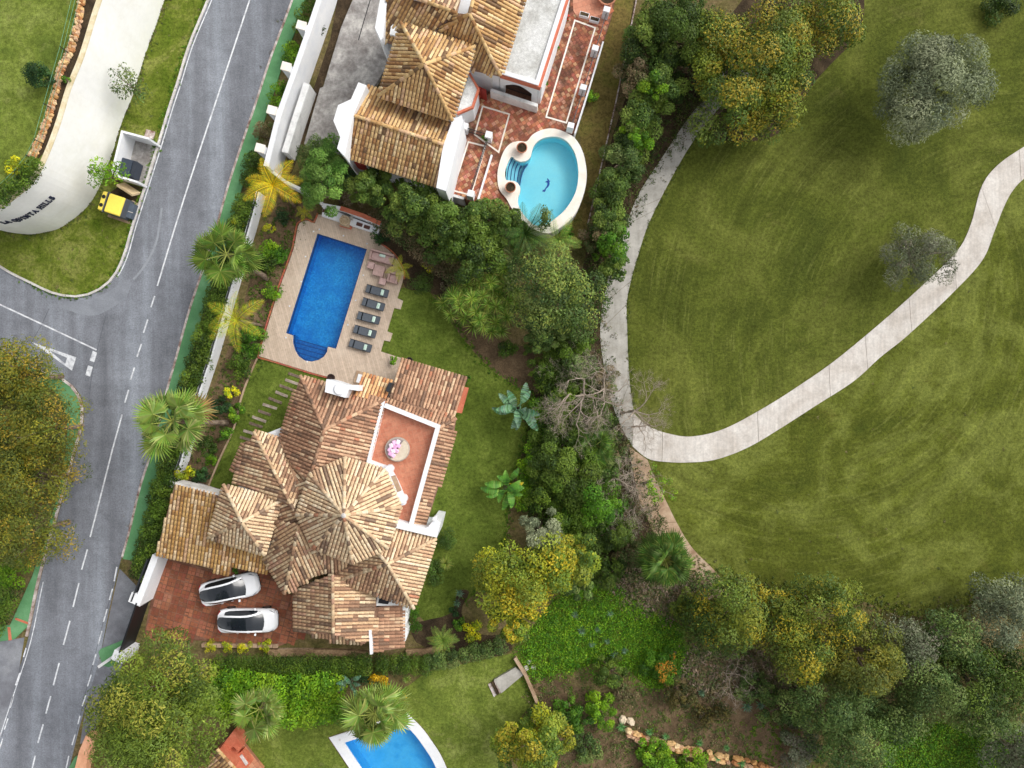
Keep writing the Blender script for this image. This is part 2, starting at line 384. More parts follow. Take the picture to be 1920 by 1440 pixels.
# ------------------------------------------------------------------ ground, lawns, road
POOL_A = [(595,437.5),(688,467),(630,654),(615,650)]
bay = [(615,650),(613,660),(607,669),(597,675),(584,678),(571,676),(560,668),(553,657),(549,643),(549.5,629)]
POOL_A = [(595,437.5),(688,467),(630,654)] + bay + [(536,624.5)]
POOL_C = [(645,1393),(757,1357)] + catmull([(757,1357),(778,1378),(797,1404),(812,1428),(828,1465)], 4)[1:] + [(800,1510),(740,1520),(700,1475)]
def grow(poly, d):
    c = Vector((sum(p[0] for p in poly)/len(poly), sum(p[1] for p in poly)/len(poly)))
    q = inset([(p[0], -p[1]) for p in poly], -d); return [(v.x, -v.y) for v in q]
POOL_AG = grow(POOL_A, 2); POOL_CG = grow(POOL_C, 2)
EXT = [(-2600,-2600),(4500,-2600),(4500,4000),(-2600,4000)]
sheet("ground", [EXT, POOL_AG, POOL_CG], 0.0, GROUND)

# golf course
up_edge = [(1188,775),(1215,799),(1258,814),(1300,818),(1360,803),(1440,760),(1510,715),(1560,680),(1617,634),(1680,580),(1740,525),(1795,470),(1820,420),(1840,350),(1870,310),(1920,275),(1990,235),(2080,200)]
lo_edge = [(1185,836),(1215,860),(1250,866),(1290,867),(1340,862),(1400,840),(1460,805),(1530,760),(1600,715),(1650,670),(1700,630),(1780,555),(1840,490),(1863,436),(1880,392),(1898,358),(1924,332),(1990,290),(2080,254)]
lp_left = [(1400,60),(1362,120),(1325,180),(1290,222),(1245,290),(1197,365),(1167,440),(1155,456),(1136,540),(1127,590),(1126,640),(1133,690),(1140,730),(1160,790),(1185,836)]
lp_right = [(1460,90),(1410,140),(1360,190),(1322,235),(1290,280),(1253,345),(1216,420),(1196,480),(1182,530),(1175,570),(1176,620),(1178,680),(1182,730),(1187,765),(1188,775)]
fu = catmull(lp_right[::-1], 3)[0:] 
fair_up = catmull(up_edge, 3)[::-1] + catmull(lp_right[::-1], 3)[1:] + [(1560,-60),(1640,-700),(4400,-700),(4400,100)]
sheet("fairway", [fair_up], .006, FAIR)
lo_b = [(1290,1060),(1335,1085),(1380,1100),(1480,1120),(1600,1120),(1700,1160),(1800,1140),(1950,1090),(4400,1000),(4400,150)]
sheet("fairway", [catmull(lo_edge, 3)[::-1] + [(1210,862),(1230,905),(1255,950),(1275,1005)] + lo_b], .006, FAIR2)

def ribbon(name, left, right, cuts, m, z0, z1, gap=.035, label=None):
    """a path laid as separate slabs between two pixel edges"""
    root = struct(name); L = catmull(left, 6); Rr = catmull(right, 6)
    def res(c, n):
        c = [Vector(q[:2]) for q in c]; d = [0]
        for a, b in zip(c, c[1:]): d.append(d[-1]+(b-a).length)
        out = []; j = 0
        for i in range(n):
            s = d[-1]*i/(n-1)
            while j < len(d)-2 and d[j+1] < s: j += 1
            k = (s-d[j])/max(1e-6, d[j+1]-d[j]); out.append(c[j].lerp(c[j+1], min(1, max(0, k))))
        return out
    n = 160; L = res(L, n); Rr = res(Rr, n); ids = sorted(set([0]+[int(q*(n-1)) for q in cuts]+[n-1]))
    for a, b in zip(ids, ids[1:]):
        l = L[a:b+1]; r = Rr[a:b+1]
        g = lambda u, v: u + (v-u).normalized()*(gap/S/2)
        l = [g(l[0], l[1])] + l[1:-1] + [g(l[-1], l[-2])]; r = [g(r[0], r[1])] + r[1:-1] + [g(r[-1], r[-2])]
        MB().prism([P(q.x, q.y) for q in l] + [P(q.x, q.y) for q in r[::-1]], z0, z1, bottom=False).build("slab", m, root)
    return root
ribbon("golf_path", lp_left, lp_right, [.3,.47,.5,.685,.74,.925], CONC, -.02, .035)
ribbon("buggy_path", up_edge, lo_edge, [.06,.225,.36,.435,.53,.635,.75,.84,.92], CONC_W, -.02, .05)
ribbon("footpath", [(1180,838),(1188,890),(1200,940),(1227,1000),(1256,1042),(1292,1080),(1330,1125)], [(1214,862),(1226,893),(1250,942),(1270,982),(1297,1026),(1338,1068),(1368,1103)], [.2,.45,.62,.8], CONC_T, -.02, .03)
# soil beside the paths
def soil(pts, z=.008, m=SOIL_D, name="soil_bed", n=3): return sheet(name, [catmull(pts, n, True)], z, m)
soil([(1340,120),(1320,185),(1290,222),(1245,290),(1197,365),(1167,440),(1155,456),(1136,540),(1127,590),(1126,640),(1133,690),(1140,730),(1162,792),(1190,860),(1215,960),(1290,1075),(1330,1120),(1240,1150),(1150,1100),(1000,1000),(985,760),(1060,620),(1100,470),(1150,250),(1230,60),(1300,40)], .004)
soil([(1345,130),(1330,240),(1375,265),(1460,250),(1530,150),(1610,60),(1600,-20),(1400,-10)], .008)
soil([(1205,1092),(1240,1088),(1275,1060),(1330,1092),(1300,1118),(1280,1140),(1262,1136),(1246,1156),(1222,1132)], .014, SAND)
soil([(990,1270),(1060,1280),(1120,1300),(1200,1285),(1300,1290),(1350,1320),(1420,1400),(1480,1480),(1050,1480),(1010,1400),(985,1330)], .010, SOIL)
soil([(1330,1240),(1400,1220),(1470,1240),(1520,1330),(1500,1440),(1420,1440),(1350,1330)], .013, SOIL)
soil([(970,1230),(1010,1160),(1080,1090),(1160,1110),(1230,1150),(1280,1180),(1270,1270),(1220,1290),(1150,1240),(1060,1260),(1000,1270)], .016, GR_B, "weedy_ground")
soil([(1640,1345),(1760,1360),(1860,1350),(1990,1400),(1990,1560),(1640,1560),(1660,1430)], .016, GR_B, "weedy_ground")
soil([(1285,1222),(1318,1232),(1360,1226),(1400,1240),(1462,1250),(1450,1282),(1400,1290),(1372,1276),(1340,1300),(1300,1282)], .019, SAND)

# villa lawns
sheet("lawn", [[(751,541),(762,538),(800,540),(812,556)] + catmull([(812,556),(850,600),(880,650),(930,700),(975,725),(1000,735)], 4)[1:] + [(985,830),(960,900),(945,1040),(955,1060),(870,1130),(850,1150),(800,1170),(765,1130),(760,1010),(720,1000),(700,800),(740,690),(714,659)]], .012, GR_M)
sheet("lawn", [[(483,671)] + [(580,697),(620,708),(560,760),(520,860),(440,925),(390,910)] + catmull([(390,912),(412,862),(440,800),(452,750),(466,710),(483,671)], 3)[1:-1]], .012, GR_M)
soil([(830,560),(880,600),(940,640),(1000,660),(1010,740),(960,720),(900,670),(850,610)], .016, SOIL)
soil([(805,480),(850,530),(835,560),(800,545),(760,540),(750,500),(712,455),(702,440),(760,450)], .014, SOIL_D)
soil([(865,1150),(900,1190),(960,1190),(940,1230),(800,1215),(770,1180),(790,1165),(845,1150),(858,1110),(880,1110)], .016, SOIL_D)
soil([(483,671),(466,710),(452,750),(440,800),(412,862),(390,915),(340,905),(400,730),(450,590),(500,420),(540,360),(600,400),(588,418),(560,420),(552,460),(546,480),(522,547),(500,617)], .008, SOIL)
# neighbour's lawn at the bottom, with the pool cut out
sheet("lawn", [[(440,1370),(560,1340),(650,1330),(760,1290),(800,1260),(960,1225),(972,1228),(1006,1312),(980,1340),(950,1400),(930,1560),(500,1560),(470,1430)], grow(POOL_C, 20)], .012, GR_L)
# verge lawn on the road corner
kerbL = [(414,-60),(392,0),(357,84),(335,155),(320,200),(299,270),(272,356),(250,425),(236,475),(219,513),(197,537),(168,552),(138,556),(100,549),(55,528),(10,505),(-40,470),(-120,415),(-300,300)]
KL = catmull(kerbL, 4)
WBASE = [(340,-100),(322,-50),(305,0),(290,45),(270,100),(247,175),(225,230),(205,295),(180,357),(160,387),(140,405),(110,425),(80,433),(52,436),(0,428),(-60,405),(-200,330),(-500,180)]
WB = catmull(WBASE, 4)
sheet("verge", [KL + WB[::-1]], .02, GR_V)

# road
RR = catmull([(572,-90),(547,0),(506,110),(480,190),(452,272),(424,358),(397,455),(361,560),(346,610),(327,680),(314,725),(282,850),(262,912),(242,995),(220,1075),(200,1167),(185,1240),(150,1360),(130,1440),(85,1620)], 3)
corner = catmull([(-300,470),(-60,620),(20,664),(70,690),(110,705),(140,726),(156,755),(157,790),(148,830),(125,910),(100,1000),(75,1090),(52,1200),(20,1300),(-30,1450),(-90,1620)], 4)
road = sheet("road", [RR + corner[::-1] + KL[::-1]], .012, ASPH)
def mark(name, poly, z=.017, m=PAINT):
    return sheet(name, [poly], z, m, road)
def strip(p, q, w=2.6):
    d = (Vector(q)-Vector(p)).normalized(); n = Vector((-d.y, d.x))*w/2; p = Vector(p); q = Vector(q)
    return [tuple(p+n), tuple(q+n), tuple(q-n), tuple(p-n)]
def pstrip(path, w=2.6):
    p = [Vector(q[:2]) for q in path]; L = []; Q = []
    for i in range(len(p)):
        d = (p[min(i+1, len(p)-1)]-p[max(i-1, 0)]).normalized(); n = Vector((-d.y, d.x))*w/2; L.append(tuple(p[i]+n)); Q.append(tuple(p[i]-n))
    return L + Q[::-1]
mark("centre_line", pstrip(catmull([(492,-75),(468,0),(349,360),(295,536)], 5), 2.8))
mark("centre_line", pstrip([(229,777),(211,842),(190,925),(169,1007)], 2.8))
mark("side_road_line", pstrip([(-80,532),(0,571),(90,613),(181,656)], 2.8))
for a, b in [((290,555),(283,576)),((277,599),(269,624)),((265,645),(257,669)),((252,689),(245,712)),((241,731),(234,755)),((164,1030),(153,1068)),((148,1093),(137,1138)),((131,1164),(119,1209)),((111,1243),(100,1285)),((95,1305),(86,1338)),((81,1358),(71,1393)),((66,1417),(57,1455))]:
    mark("centre_dash", strip(a, b, 2.8))
for a, b in [((222,1063),(217,1090)),((214,1104),(208,1125)),((204,1142),(197,1166)),((194,1183),(187,1208)),((183,1226),(177,1247)),((174,1265),(167,1287)),((164,1303),(157,1324)),((153,1342),(149,1358)),((144,1377),(138,1397)),((132,1417),(126,1445)),((52,1215),(47,1232)),((40,1262),(32,1285)),((28,1306),(22,1327)),((18,1347),(11,1368)),((8,1385),(2,1404))]:
    mark("edge_dash", strip((a[0]-3, a[1]), (b[0]-3, b[1]), 2.4))
mark("edge_line", pstrip([(q[0]+4.5, q[1]+1) for q in KL[:38]], 2))
mark("edge_line", pstrip([(q[0]+6, q[1]+1) for q in corner[44:56]], 1.8))
mark("give_way_triangle", [(60,641),(143,670),(135,694)]+[(133,693),(60,642)], .017) if False else None
sheet("give_way_triangle", [[(59,641),(143,670),(135,695)], [(92,656.5),(126,671),(122.5,682)]], .017, PAINT, road)
mark("stop_block", [(174,658),(182,661),(177,679),(168,676)]); mark("stop_block", [(165,685),(174,688),(169,706),(160,703)])
SEAL = surf("worn_asphalt_patch", [(.3,(120,123,130)), (.6,(138,142,149))], .6, 9, .14, .85, .3)
sheet("worn_patch", [catmull([(108,566),(160,562),(205,546),(232,526),(246,530),(236,556),(205,580),(172,592),(128,582)], 3, True)], .0145, SEAL, road)
TYRE = surf("tyre_scuff", [(.3,(132,136,142)), (.6,(150,154,160))], 1, 16, .12, .85)
mark("tyre_mark", pstrip(catmull([(250,524),(264,508),(282,480),(294,450),(300,415),(303,390)], 4), 4), .0145, TYRE)
CRACK = flat("crack_filler", (84,86,92), .9)
for pth in ([(199,590),(190,625),(181,662),(172,705),(168,740)], [(92,578),(80,605),(66,630),(52,655)], [(216,1077),(206,1122),(190,1180),(176,1238),(160,1300),(140,1390)], [(47,1215),(34,1265),(20,1320),(4,1380)]):
    mark("road_joint", pstrip(catmull(pth, 3), .8), .0165, CRACK)
sheet("side_street", [[(46,1195),(35,1260),(-2,1385),(-60,1600),(-400,1600),(-400,1180),(0,1203)]], .014, ASPH_OLD)
sheet("driveway_apron", [[(224,1066),(272,1115),(246,1195),(190,1222)]], .016, ASPH_OLD)
sheet("driveway_apron", [[(186,1235),(230,1245),(200,1330),(165,1390),(150,1395),(160,1330)]], .016, ASPH_OLD)

# pavements (painted green) and kerbs
def kerb(path, m=KERB, w=.17, h=.13, step=1.0):
    root = struct("kerb"); p = [P(*q[:2]).xy for q in path]; d = [0]
    for a, b in zip(p, p[1:]): d.append(d[-1]+(b-a).length)
    def at(s):
        for i in range(len(d)-1):
            if d[i+1] >= s: return p[i].lerp(p[i+1], (s-d[i])/max(1e-6, d[i+1]-d[i]))
        return p[-1]
    n = int(d[-1]/step)
    for i in range(n):
        a, b = at(i*step+.006), at((i+1)*step-.006); c = (a+b)/2
        MB().box((c.x, c.y, h/2), ((b-a).length, w, h), math.atan2(b.y-a.y, b.x-a.x)).build("kerb_stone", m, root)
    return root
kerb([(q[0]-1, q[1]) for q in KL[3:70]])
RRc = [q for q in RR if -75 < q[1] < 1070]
kerb([(q[0]+2, q[1]) for q in RRc], KERBP)
cs = [q for q in corner if q[0] > -30 and q[1] < 1215]
kerb([(q[0]-3, q[1]) for q in cs], KERBP)
def pave(poly, h=.11): return MB().prism([P(*q) for q in poly], 0, h)
def structure(mb, name, m): o = mb.build(name, m); o["kind"] = "structure"; return o
wid = lambda y: 16 if y < 1000 else 12
structure(pave([(q[0]+4, q[1]) for q in RRc] + [(q[0]+4+wid(q[1])+8, q[1]+3) for q in RRc[::-1]]), "pavement", GREENP)
structure(pave([(q[0]-5, q[1]+1) for q in cs if q[1] < 1175] + [(28,1198),(0,1202),(-20,1202),(-20,1172),(20,1172),(62,1080),(110,930),(125,850),(128,790),(112,740),(70,712),(10,690),(-30,672)]), "pavement", GREENP)
for q in ([(31,1157),(58,1167),(57,1171),(30,1161)], [(16,1175),(21,1175),(24,1199),(18,1200)]):
    MB().prism([P(*v) for v in q], 0, .118).build("brick_band", TERRA, None)["kind"] = "structure"
structure(pave([(186,1222),(190,1216),(246,1194),(250,1200),(232,1240),(205,1250),(194,1247)]), "pavement", GREENP)
structure(pave([(130,1440),(142,1418),(162,1410),(160,1450),(150,1500),(112,1500)]), "pavement", GREENP)
# ------------------------------------------------------------------ roofs
TPAL = {
 'cream': [((228,204,172),5),((222,194,160),5),((212,180,148),3.4),((200,162,132),2.6),((234,214,188),3),((170,136,112),1.6),((126,104,90),1),((190,128,102),.4)],
 'brown': [((172,130,106),4),((186,146,120),4),((200,162,134),3),((146,110,90),2.6),((216,186,156),1.6),((120,96,82),1.4),((186,124,98),.5)],
 'mid':   [((218,190,156),4),((204,170,136),3.4),((186,146,118),2.6),((156,120,98),1.8),((228,206,176),2.6),((122,100,86),1.5),((198,154,132),1)],
 'garage':[((198,160,104),4),((184,140,84),4),((214,178,130),3),((226,200,166),3),((160,118,74),2),((204,166,134),1)],
 'top':   [((222,188,138),4),((206,168,118),4),((188,146,98),3),((160,116,78),2.5),((214,176,144),2),((112,88,68),1.4),((232,206,164),1.5)],
 'orange':[((222,176,128),3),((210,156,108),3),((232,204,164),2),((188,126,88),2)],
}
TMEAN = {k: [sum(c[i]*w for c, w in v)/sum(w for _, w in v) for i in range(3)] for k, v in TPAL.items()}
TADJ = lambda c, k: tuple((v+(m_-v)*.15)*f_ for v, m_, f_ in zip(c, TMEAN[k], (1.015,1.02,1.0)))
QP = {k: [(lin(TADJ(c, k)), w) for c, w in v] for k, v in TPAL.items()}
def tile_col(tone, patch=0):
    p = QP[tone]; return R.choices([c for c, _ in p], [w for _, w in p])[0]
# one barrel tile in local coordinates: x across, y downslope, z out of the roof
def tile_geo(r0, r1, length, lift, n=5):
    V = []; F = []
    for y, r, dz in ((-length/2, r0, 0), (length/2, r1, lift)):
        for k in range(n+1):
            a = math.pi*k/n; V.append((-r*math.cos(a), y, dz+r*math.sin(a)*.95))
    for k in range(n+1):
        a = math.pi*k/n; V.append((-(r1-.022)*math.cos(a), length/2, lift+(r1-.022)*math.sin(a)*.95))
    for k in range(n): F.append((k, k+1, n+2+k, n+1+k))
    for k in range(n): F.append((n+1+k, n+2+k, 2*n+3+k, 2*n+2+k))
    return np.array(V, np.float32), np.array(F, np.int32)
TW, TL = .265, .40
G_COV = tile_geo(.088, .112, TL*1.12, .028); G_RDG = tile_geo(.12, .14, .46, .03)
class Roof:
    """collects the slopes of one house; tiles are kept as (geo, matrix, colour)"""
    def __init__(s, house): s.house = house; s.tiles = []; s.n = 0
    def slope(s, pts, tone, name="roof", thick=.14, tw=TW, tl=TL, eave=.08):
        """pts: (px,py,z). One flat slope with its tiles."""
        W = [P(*q) for q in pts]; n = Vector((0,0,0))
        for i in range(len(W)):
            a, b = W[i], W[(i+1) % len(W)]; n += Vector(((a.y-b.y)*(a.z+b.z), (a.z-b.z)*(a.x+b.x), (a.x-b.x)*(a.y+b.y)))
        n.normalize()
        if n.z < 0: n = -n; W = W[::-1]
        c = sum(W, Vector())/len(W)
        W = [Vector((p.x, p.y, c.z-((p.x-c.x)*n.x+(p.y-c.y)*n.y)/n.z)) for p in W]
        d = Vector((0,0,-1)); d = (d-n*d.dot(n)).normalized(); a = d.cross(n).normalized()
        m = MB(); k = len(W); vs = [tuple(p) for p in W]+[(p.x, p.y, p.z-thick) for p in W]
        m.add(vs, [tuple(range(k)), tuple(range(2*k-1, k-1, -1))]+[(i, k+i, k+(i+1) % k, (i+1) % k) for i in range(k)])
        part = m.build(name, ROOFB, s.house)
        uv = [((p-c).dot(a), (p-c).dot(d)) for p in W]
        us = [q[0] for q in uv]; vv = [q[1] for q in uv]
        u0, u1 = min(us), max(us); v0, v1 = min(vv), max(vv); nu = int((u1-u0)/tw)+1; off = (u1-u0-(nu-1)*tw)/2
        for i in range(nu):
            u = u0+off+i*tw+R.uniform(-.006,.006)
            r = 0; run = None
            while True:
                v = v1+eave-tl/2-r*tl
                if v < v0-.1: break
                r += 1
                if not inside((u, min(v, v1-.02)), uv): continue
                if run is None or R.random() < .55: run = tile_col(tone)
                col = run; b = R.uniform(.9, 1.08); col = tuple(q*b for q in col)
                yaw = R.gauss(0, .02); ax = a*math.cos(yaw)+d*math.sin(yaw); dx = d*math.cos(yaw)-a*math.sin(yaw)
                ax.normalize(); dx.normalize()
                o = c+a*u+d*v+n*.012
                s.tiles.append((0, np.array([ax, dx, n]), np.array(o), col, part))
        return part
    def ridge(s, p, q, tone, part=None, lift=.05):
        a, b = P(*p), P(*q)
        if a.z < b.z: a, b = b, a
        d = (b-a); L = d.length; d.normalize(); x = d.cross(Vector((0,0,1))).normalized(); n = x.cross(d)
        if n.z < 0: n = -n
        k = max(1, int(L/.4)); col = None
        for i in range(k):
            o = a+d*((i+.5)*L/k)+n*lift; cc = tile_col(tone); bb = R.uniform(.8, 1.0)
            s.tiles.append((1, np.array([x, d, n]), np.array(o), tuple(v*bb for v in cc), part))
    def finish(s, limit=300):
        T = sorted(s.tiles, key=lambda t: -t[2][2]); geos = (G_COV, G_RDG); off = np.array(wl(s.house))
        single = [t for t in T if t[4] is not None][:limit]; ids = set(id(t) for t in single); cache = {}
        for t in single:
            key = (t[0], tuple(int(v*9) for v in t[3]))
            if key not in cache:
                V, F = geos[t[0]]; me = np_mesh("roof_tile", V, F, [t[3]]*len(F), True); me.materials.append(TILE); cache[key] = me
            o = bpy.data.objects.new("roof_tile", cache[key]); COL.objects.link(o); o.parent = t[4]
            M = Matrix.Identity(4)
            for i in range(3):
                for j in range(3): M[i][j] = t[1][j][i]
                M[i][3] = t[2][i]-wl(t[4])[i]
            o.matrix_local = M
        VV, FF, CC = [], [], []; b = 0
        for t in T:
            if id(t) in ids: continue
            V, F = geos[t[0]]; VV.append(V @ t[1] + t[2] - off); FF.append(F+b); CC.append(np.tile(t[3], (len(F), 1))); b += len(V)
        if VV:
            me = np_mesh("roof_tiles", np.concatenate(VV), np.concatenate(FF), np.concatenate(CC), True)
            link("roof_tiles", me, TILE, s.house)["kind"] = "stuff"
def block(house, poly, z0, z1, m=WHITE, name="wall", ins=.35, zp=None):
    """walls under a roof: the eaves polygon (px at height zp) shrunk"""
    q = [P(x, y, z1 if zp is None else zp) for x, y in poly]
    return MB().prism(inset(q, ins), z0, z1, bottom=False).build(name, m, house)

# ---- main villa
villa = thing("villa", "white villa with an octagonal tiled tower, many tiled roofs and a roof terrace", "house", P(620,960,0))
rf = Roof(villa)
OCT = [(647,859),(722,880),(752,950),(727,1027),(661,1055),(588,1027),(557,965),(581,889)]; AP = (645,966)
zt, za = 5.6, 7.1
for i in range(8):
    a, b = OCT[i], OCT[(i+1) % 8]; rf.slope([(*a, zt), (*b, zt), (*AP, za)], 'cream', "tower_roof")
tp = villa.children[-1]
for v in OCT: rf.ridge((*AP, za+.02), (*v, zt+.02), 'cream', tp)
block(villa, OCT, 0, 5.55, name="tower_wall", zp=zt)
MB().lathe(tuple(P(*AP, za)), [(.22,-.05),(.2,.12),(.1,.2),(.03,.22)], 10).build("roof_finial", STONE if False else KERB, villa)
# north roof
ze, zr = 4.0, 5.5
rf.slope([(564,705,ze),(720,750,ze),(608,806,zr)], 'brown')
rf.slope([(564,705,ze),(608,806,zr),(580,905,zr),(548,874,ze+.7),(525,822,ze)], 'brown')
rf.slope([(608,806,zr),(720,751,ze),(690,866,ze),(680,900,ze),(580,905,zr)], 'brown')
for a, b in (((608,806,zr),(564,705,ze)),((608,806,zr),(718,751,ze)),((608,806,zr),(580,902,zr))): rf.ridge(a, b, 'brown')
block(villa, [(564,705),(720,750),(684,890),(530,850)], 0, 3.95)
# porch roof, chimney block
rf.slope([(681,701,3.3),(735,716,3.3),(722,752,4.1),(668,738,4.1)], 'orange')
block(villa, [(690,710),(732,721),(722,750),(676,738)], 0, 3.2, ins=.15)
chim = MB().prism([P(x,y,5.4) for x,y in ((612,711),(626,714),(649,722),(673,722),(672,733),(654,730),(648,746),(609,735))], 3.2, 5.4).build("chimney", WHITE, villa)
MB().lathe(tuple(P(637,730,5.4)), [(.42,0),(.42,.08),(.36,.14),(.05,.16)], 18).build("chimney_cap", WHITE, chim)
# west roof
zw, zwr = 3.9, 5.3
rf.slope([(477,810,zw),(525,822,zw),(562,916,zw+.9),(551,955,zwr)], 'mid')
rf.slope([(477,810,zw),(551,955,zwr),(527,940,zwr-.5),(438,905,zw),(447,868,zw)], 'mid')
rf.slope([(456,829,3.4),(470,832,3.7),(448,880,3.7),(434,884,3.4)], 'brown')
rf.ridge((551,955,zwr),(477,810,zw),'mid'); rf.ridge((525,822,zw+.02),(560,912,zw+.85),'brown', lift=.0)
block(villa, [(477,810),(525,822),(560,912),(551,960),(450,950),(440,905)], 0, 3.85)
MB().prism([P(x,y,3.4) for x,y in ((497,814),(531,800),(527,818),(524,824))], 0, 3.4).build("wall_top", WHITE, villa)
# west pyramid
PY = [(420,909),(527,938),(496,1040),(391,1008)]; pa = (454,979)
for i in range(4):
    a, b = PY[i], PY[(i+1) % 4]; q = (pa[0]+ (6 if i in (0,1) else 0), pa[1], 5.7); rf.slope([(*a, 4.5), (*b, 4.5), (*pa, 5.7)], 'cream')
for v in PY: rf.ridge((*pa, 5.72), (*v, 4.52), 'cream')
block(villa, PY, 0, 4.45)
# garage roof
rf.slope([(328,908,3.9),(500,953,3.9),(503,1073,2.9),(434,1057,2.95),(430,1078,2.85),(293,1037,2.9)], 'garage')
block(villa, [(330,910),(500,953),(500,1068),(434,1055),(430,1072),(298,1034)], 0, 2.7, ins=.25, zp=2.9)
MB().wall([P(328,906,4.0).xy, P(412,928,4.0).xy], .14, 2.6, 4.0).build("roof_flashing", KERB, villa)
# south-west hip
zs, zsr = 3.6, 5.2
rf.slope([(561,984,zsr),(534,1112,zs),(496,1046,zs),(505,1030,zs+.3),(520,975,zsr-.5)], 'mid')
rf.slope([(561,984,zsr),(600,1030,zsr-.6),(613,1066,zs+.1),(552,1105,zs),(534,1112,zs)], 'mid')
rf.ridge((561,984,zsr+.02),(534,1112,zs+.02),'mid')
block(villa, [(556,985),(610,1060),(550,1100),(534,1106),(500,1046),(510,1000)], 0, 3.55)
# filler slope behind the tower, with moss
rf.slope([(592,1030,4.4),(705,1035,4.4),(700,1060,4.0),(622,1082,3.8),(606,1066,3.9)], 'mid')
rf.slope([(515,935,4.5),(600,880,5.1),(612,1035,5.0),(540,1035,4.2),(500,1005,3.9)], 'mid')
rf.slope([(540,868,4.45),(612,850,4.6),(612,965,4.9),(552,960,4.75)], 'mid')
# south gable
zg, zgr = 3.1, 4.3
rf.slope([(624,1076,zgr),(625,1190,zgr),(553,1184,zg),(553,1106,zg)], 'mid')
rf.slope([(624,1076,zgr),(705,1117,zg),(704,1190,zg),(684,1206,zg),(625,1190,zgr)], 'mid')
rf.slope([(560,1183,3.05),(684,1190,3.05),(684,1206,2.8),(625,1203,2.8)], 'mid')
rf.ridge((624,1078,zgr+.03),(625,1196,zgr+.03),'mid')
block(villa, [(556,1106),(624,1080),(702,1115),(700,1190),(560,1184)], 0, 2.95, zp=3.1)
# south-east hip
zq, zqr = 3.9, 5.2; qa = (727,1057)
rf.slope([(742,990,zq),(818,1010,zq),(*qa, zqr),(708,1034,zqr-.3)], 'cream')
rf.slope([(818,1010,zq),(776,1140,zq),(*qa, zqr)], 'cream')
rf.slope([(776,1140,zq),(632,1089,zq),(*qa, zqr)], 'mid')
rf.slope([(632,1089,zq),(630,1076,zq),(708,1034,zqr-.3),(*qa, zqr)], 'mid')
for v in ((818,1010),(776,1140),(632,1089)): rf.ridge((*qa, zqr+.02), (*v, zq+.02), 'cream')
rf.ridge((*qa, zqr+.02), (706,1034,zqr-.25), 'cream')
block(villa, [(742,992),(812,1012),(773,1132),(640,1088),(700,1040)], 0, 3.85)
# annex at the south east
rf.slope([(706,1139,2.9),(754,1132,2.6),(757,1215,2.6),(702,1222,2.9)], 'brown')
block(villa, [(706,1139),(753,1132),(755,1213),(704,1218)], 0, 2.5, ins=.12, zp=2.8)
MB().wall([P(694,1181,3.3).xy, P(696,1227,3.3).xy], .2, 0, 3.3).build("gutter_wall", WHITE, villa)
MB().prism([P(x,y,2.9) for x,y in ((705,1136),(708,1117),(755,1130),(753,1135))], 2.2, 2.9).build("skylight_wall", WHITE_D, villa)
MB().prism([P(x,y,2.95) for x,y in ((709,1131),(712,1119),(733,1124),(727,1133))], 2.6, 2.95).build("skylight", BLACK, villa)
MB().prism([P(x,y,2.2) for x,y in ((754,1141),(764,1141),(764,1145),(754,1145))], 0, 2.2).build("wall_top", WHITE, villa)
for yy in (1148, 1176):
    MB().prism([P(x,y,1.5) for x,y in ((754,yy),(761,yy),(765,yy+5),(764,yy+16),(760,yy+27),(754,yy+28))], 0, 1.5).build("cooling_unit", WHITE_D, villa, bevel=.05)
# east strip and north-east roofs
rf.slope([(823,803,3.7),(856,783,3.1),(848,830,3.1),(797,992,3.1),(772,984,3.7)], 'brown')
rf.slope([(722,762,3.8),(823,803,3.8),(856,783,3.35),(728,746,3.35)], 'brown')
rf.slope([(752,673,2.75),(876,709,2.75),(852,784,3.3),(730,748,3.3)], 'brown')
rf.ridge((823,803,3.82),(856,784,3.37),'brown')
block(villa, [(754,676),(872,710),(850,780),(797,985),(772,980),(735,750)], 0, 2.6, ins=.2, zp=2.75)
MB().prism([P(x,y,1.0) for x,y in ((879,727),(868,725),(852,773),(866,775))], .8, 1.0).build("timber_awning", TERRA, villa)
# roof terrace
tz = 3.45
TR = [(720,758),(824,803),(772,987),(738,985),(752,950),(724,881),(690,866)]
MB().prism([P(x,y,tz) for x,y in TR], 0, tz, bottom=False).build("roof_terrace", TFLOOR, villa)
pz = 4.15
MB().wall([P(721,760,pz).xy, P(821,800,pz).xy, P(770,985,pz).xy], .32, tz, pz).build("parapet", WHITE, villa)
MB().wall([P(719,752,pz).xy, P(690,866,pz).xy, P(722,877,pz).xy, P(727,883,pz).xy], .22, tz, pz).build("parapet", WHITE, villa)
par = MB().wall([P(724,882,pz+.3).xy, P(738,908,pz+.3).xy, P(751,938,pz+.3).xy, P(753,948,pz+.3).xy], .5, tz, pz+.3).build("balcony_wall", WHITE, villa)
MB().prism([P(x,y,pz+.33) for x,y in ((733,893),(740,892),(752,920),(745,923))], pz, pz+.33).build("balcony_recess", CONC_T, par)
for c in ((729,880),(755,936)): MB().lathe(tuple(P(*c, pz)), [(.32,-.7),(.32,.5),(.24,.62),(.04,.64)], 12).build("balcony_post", WHITE, villa)
MB().prism([P(x,y,4.3) for x,y in ((741,976),(770,984),(797,990),(803,988),(812,976),(826,979),(819,1008),(742,990))], 0, 4.3).build("parapet_wall", WHITE, villa)
MB().lathe(tuple(P(815,973,4.3)), [(.14,-.8),(.14,.1),(.18,.15),(.05,.2)], 8).build("vent_pipe", WHITE, villa)
MB().wall([P(726,734,4.2).xy, P(733,718,4.2).xy], .28, 3.3, 4.25).build("ridge_flashing", DARK, villa)
rf.finish()
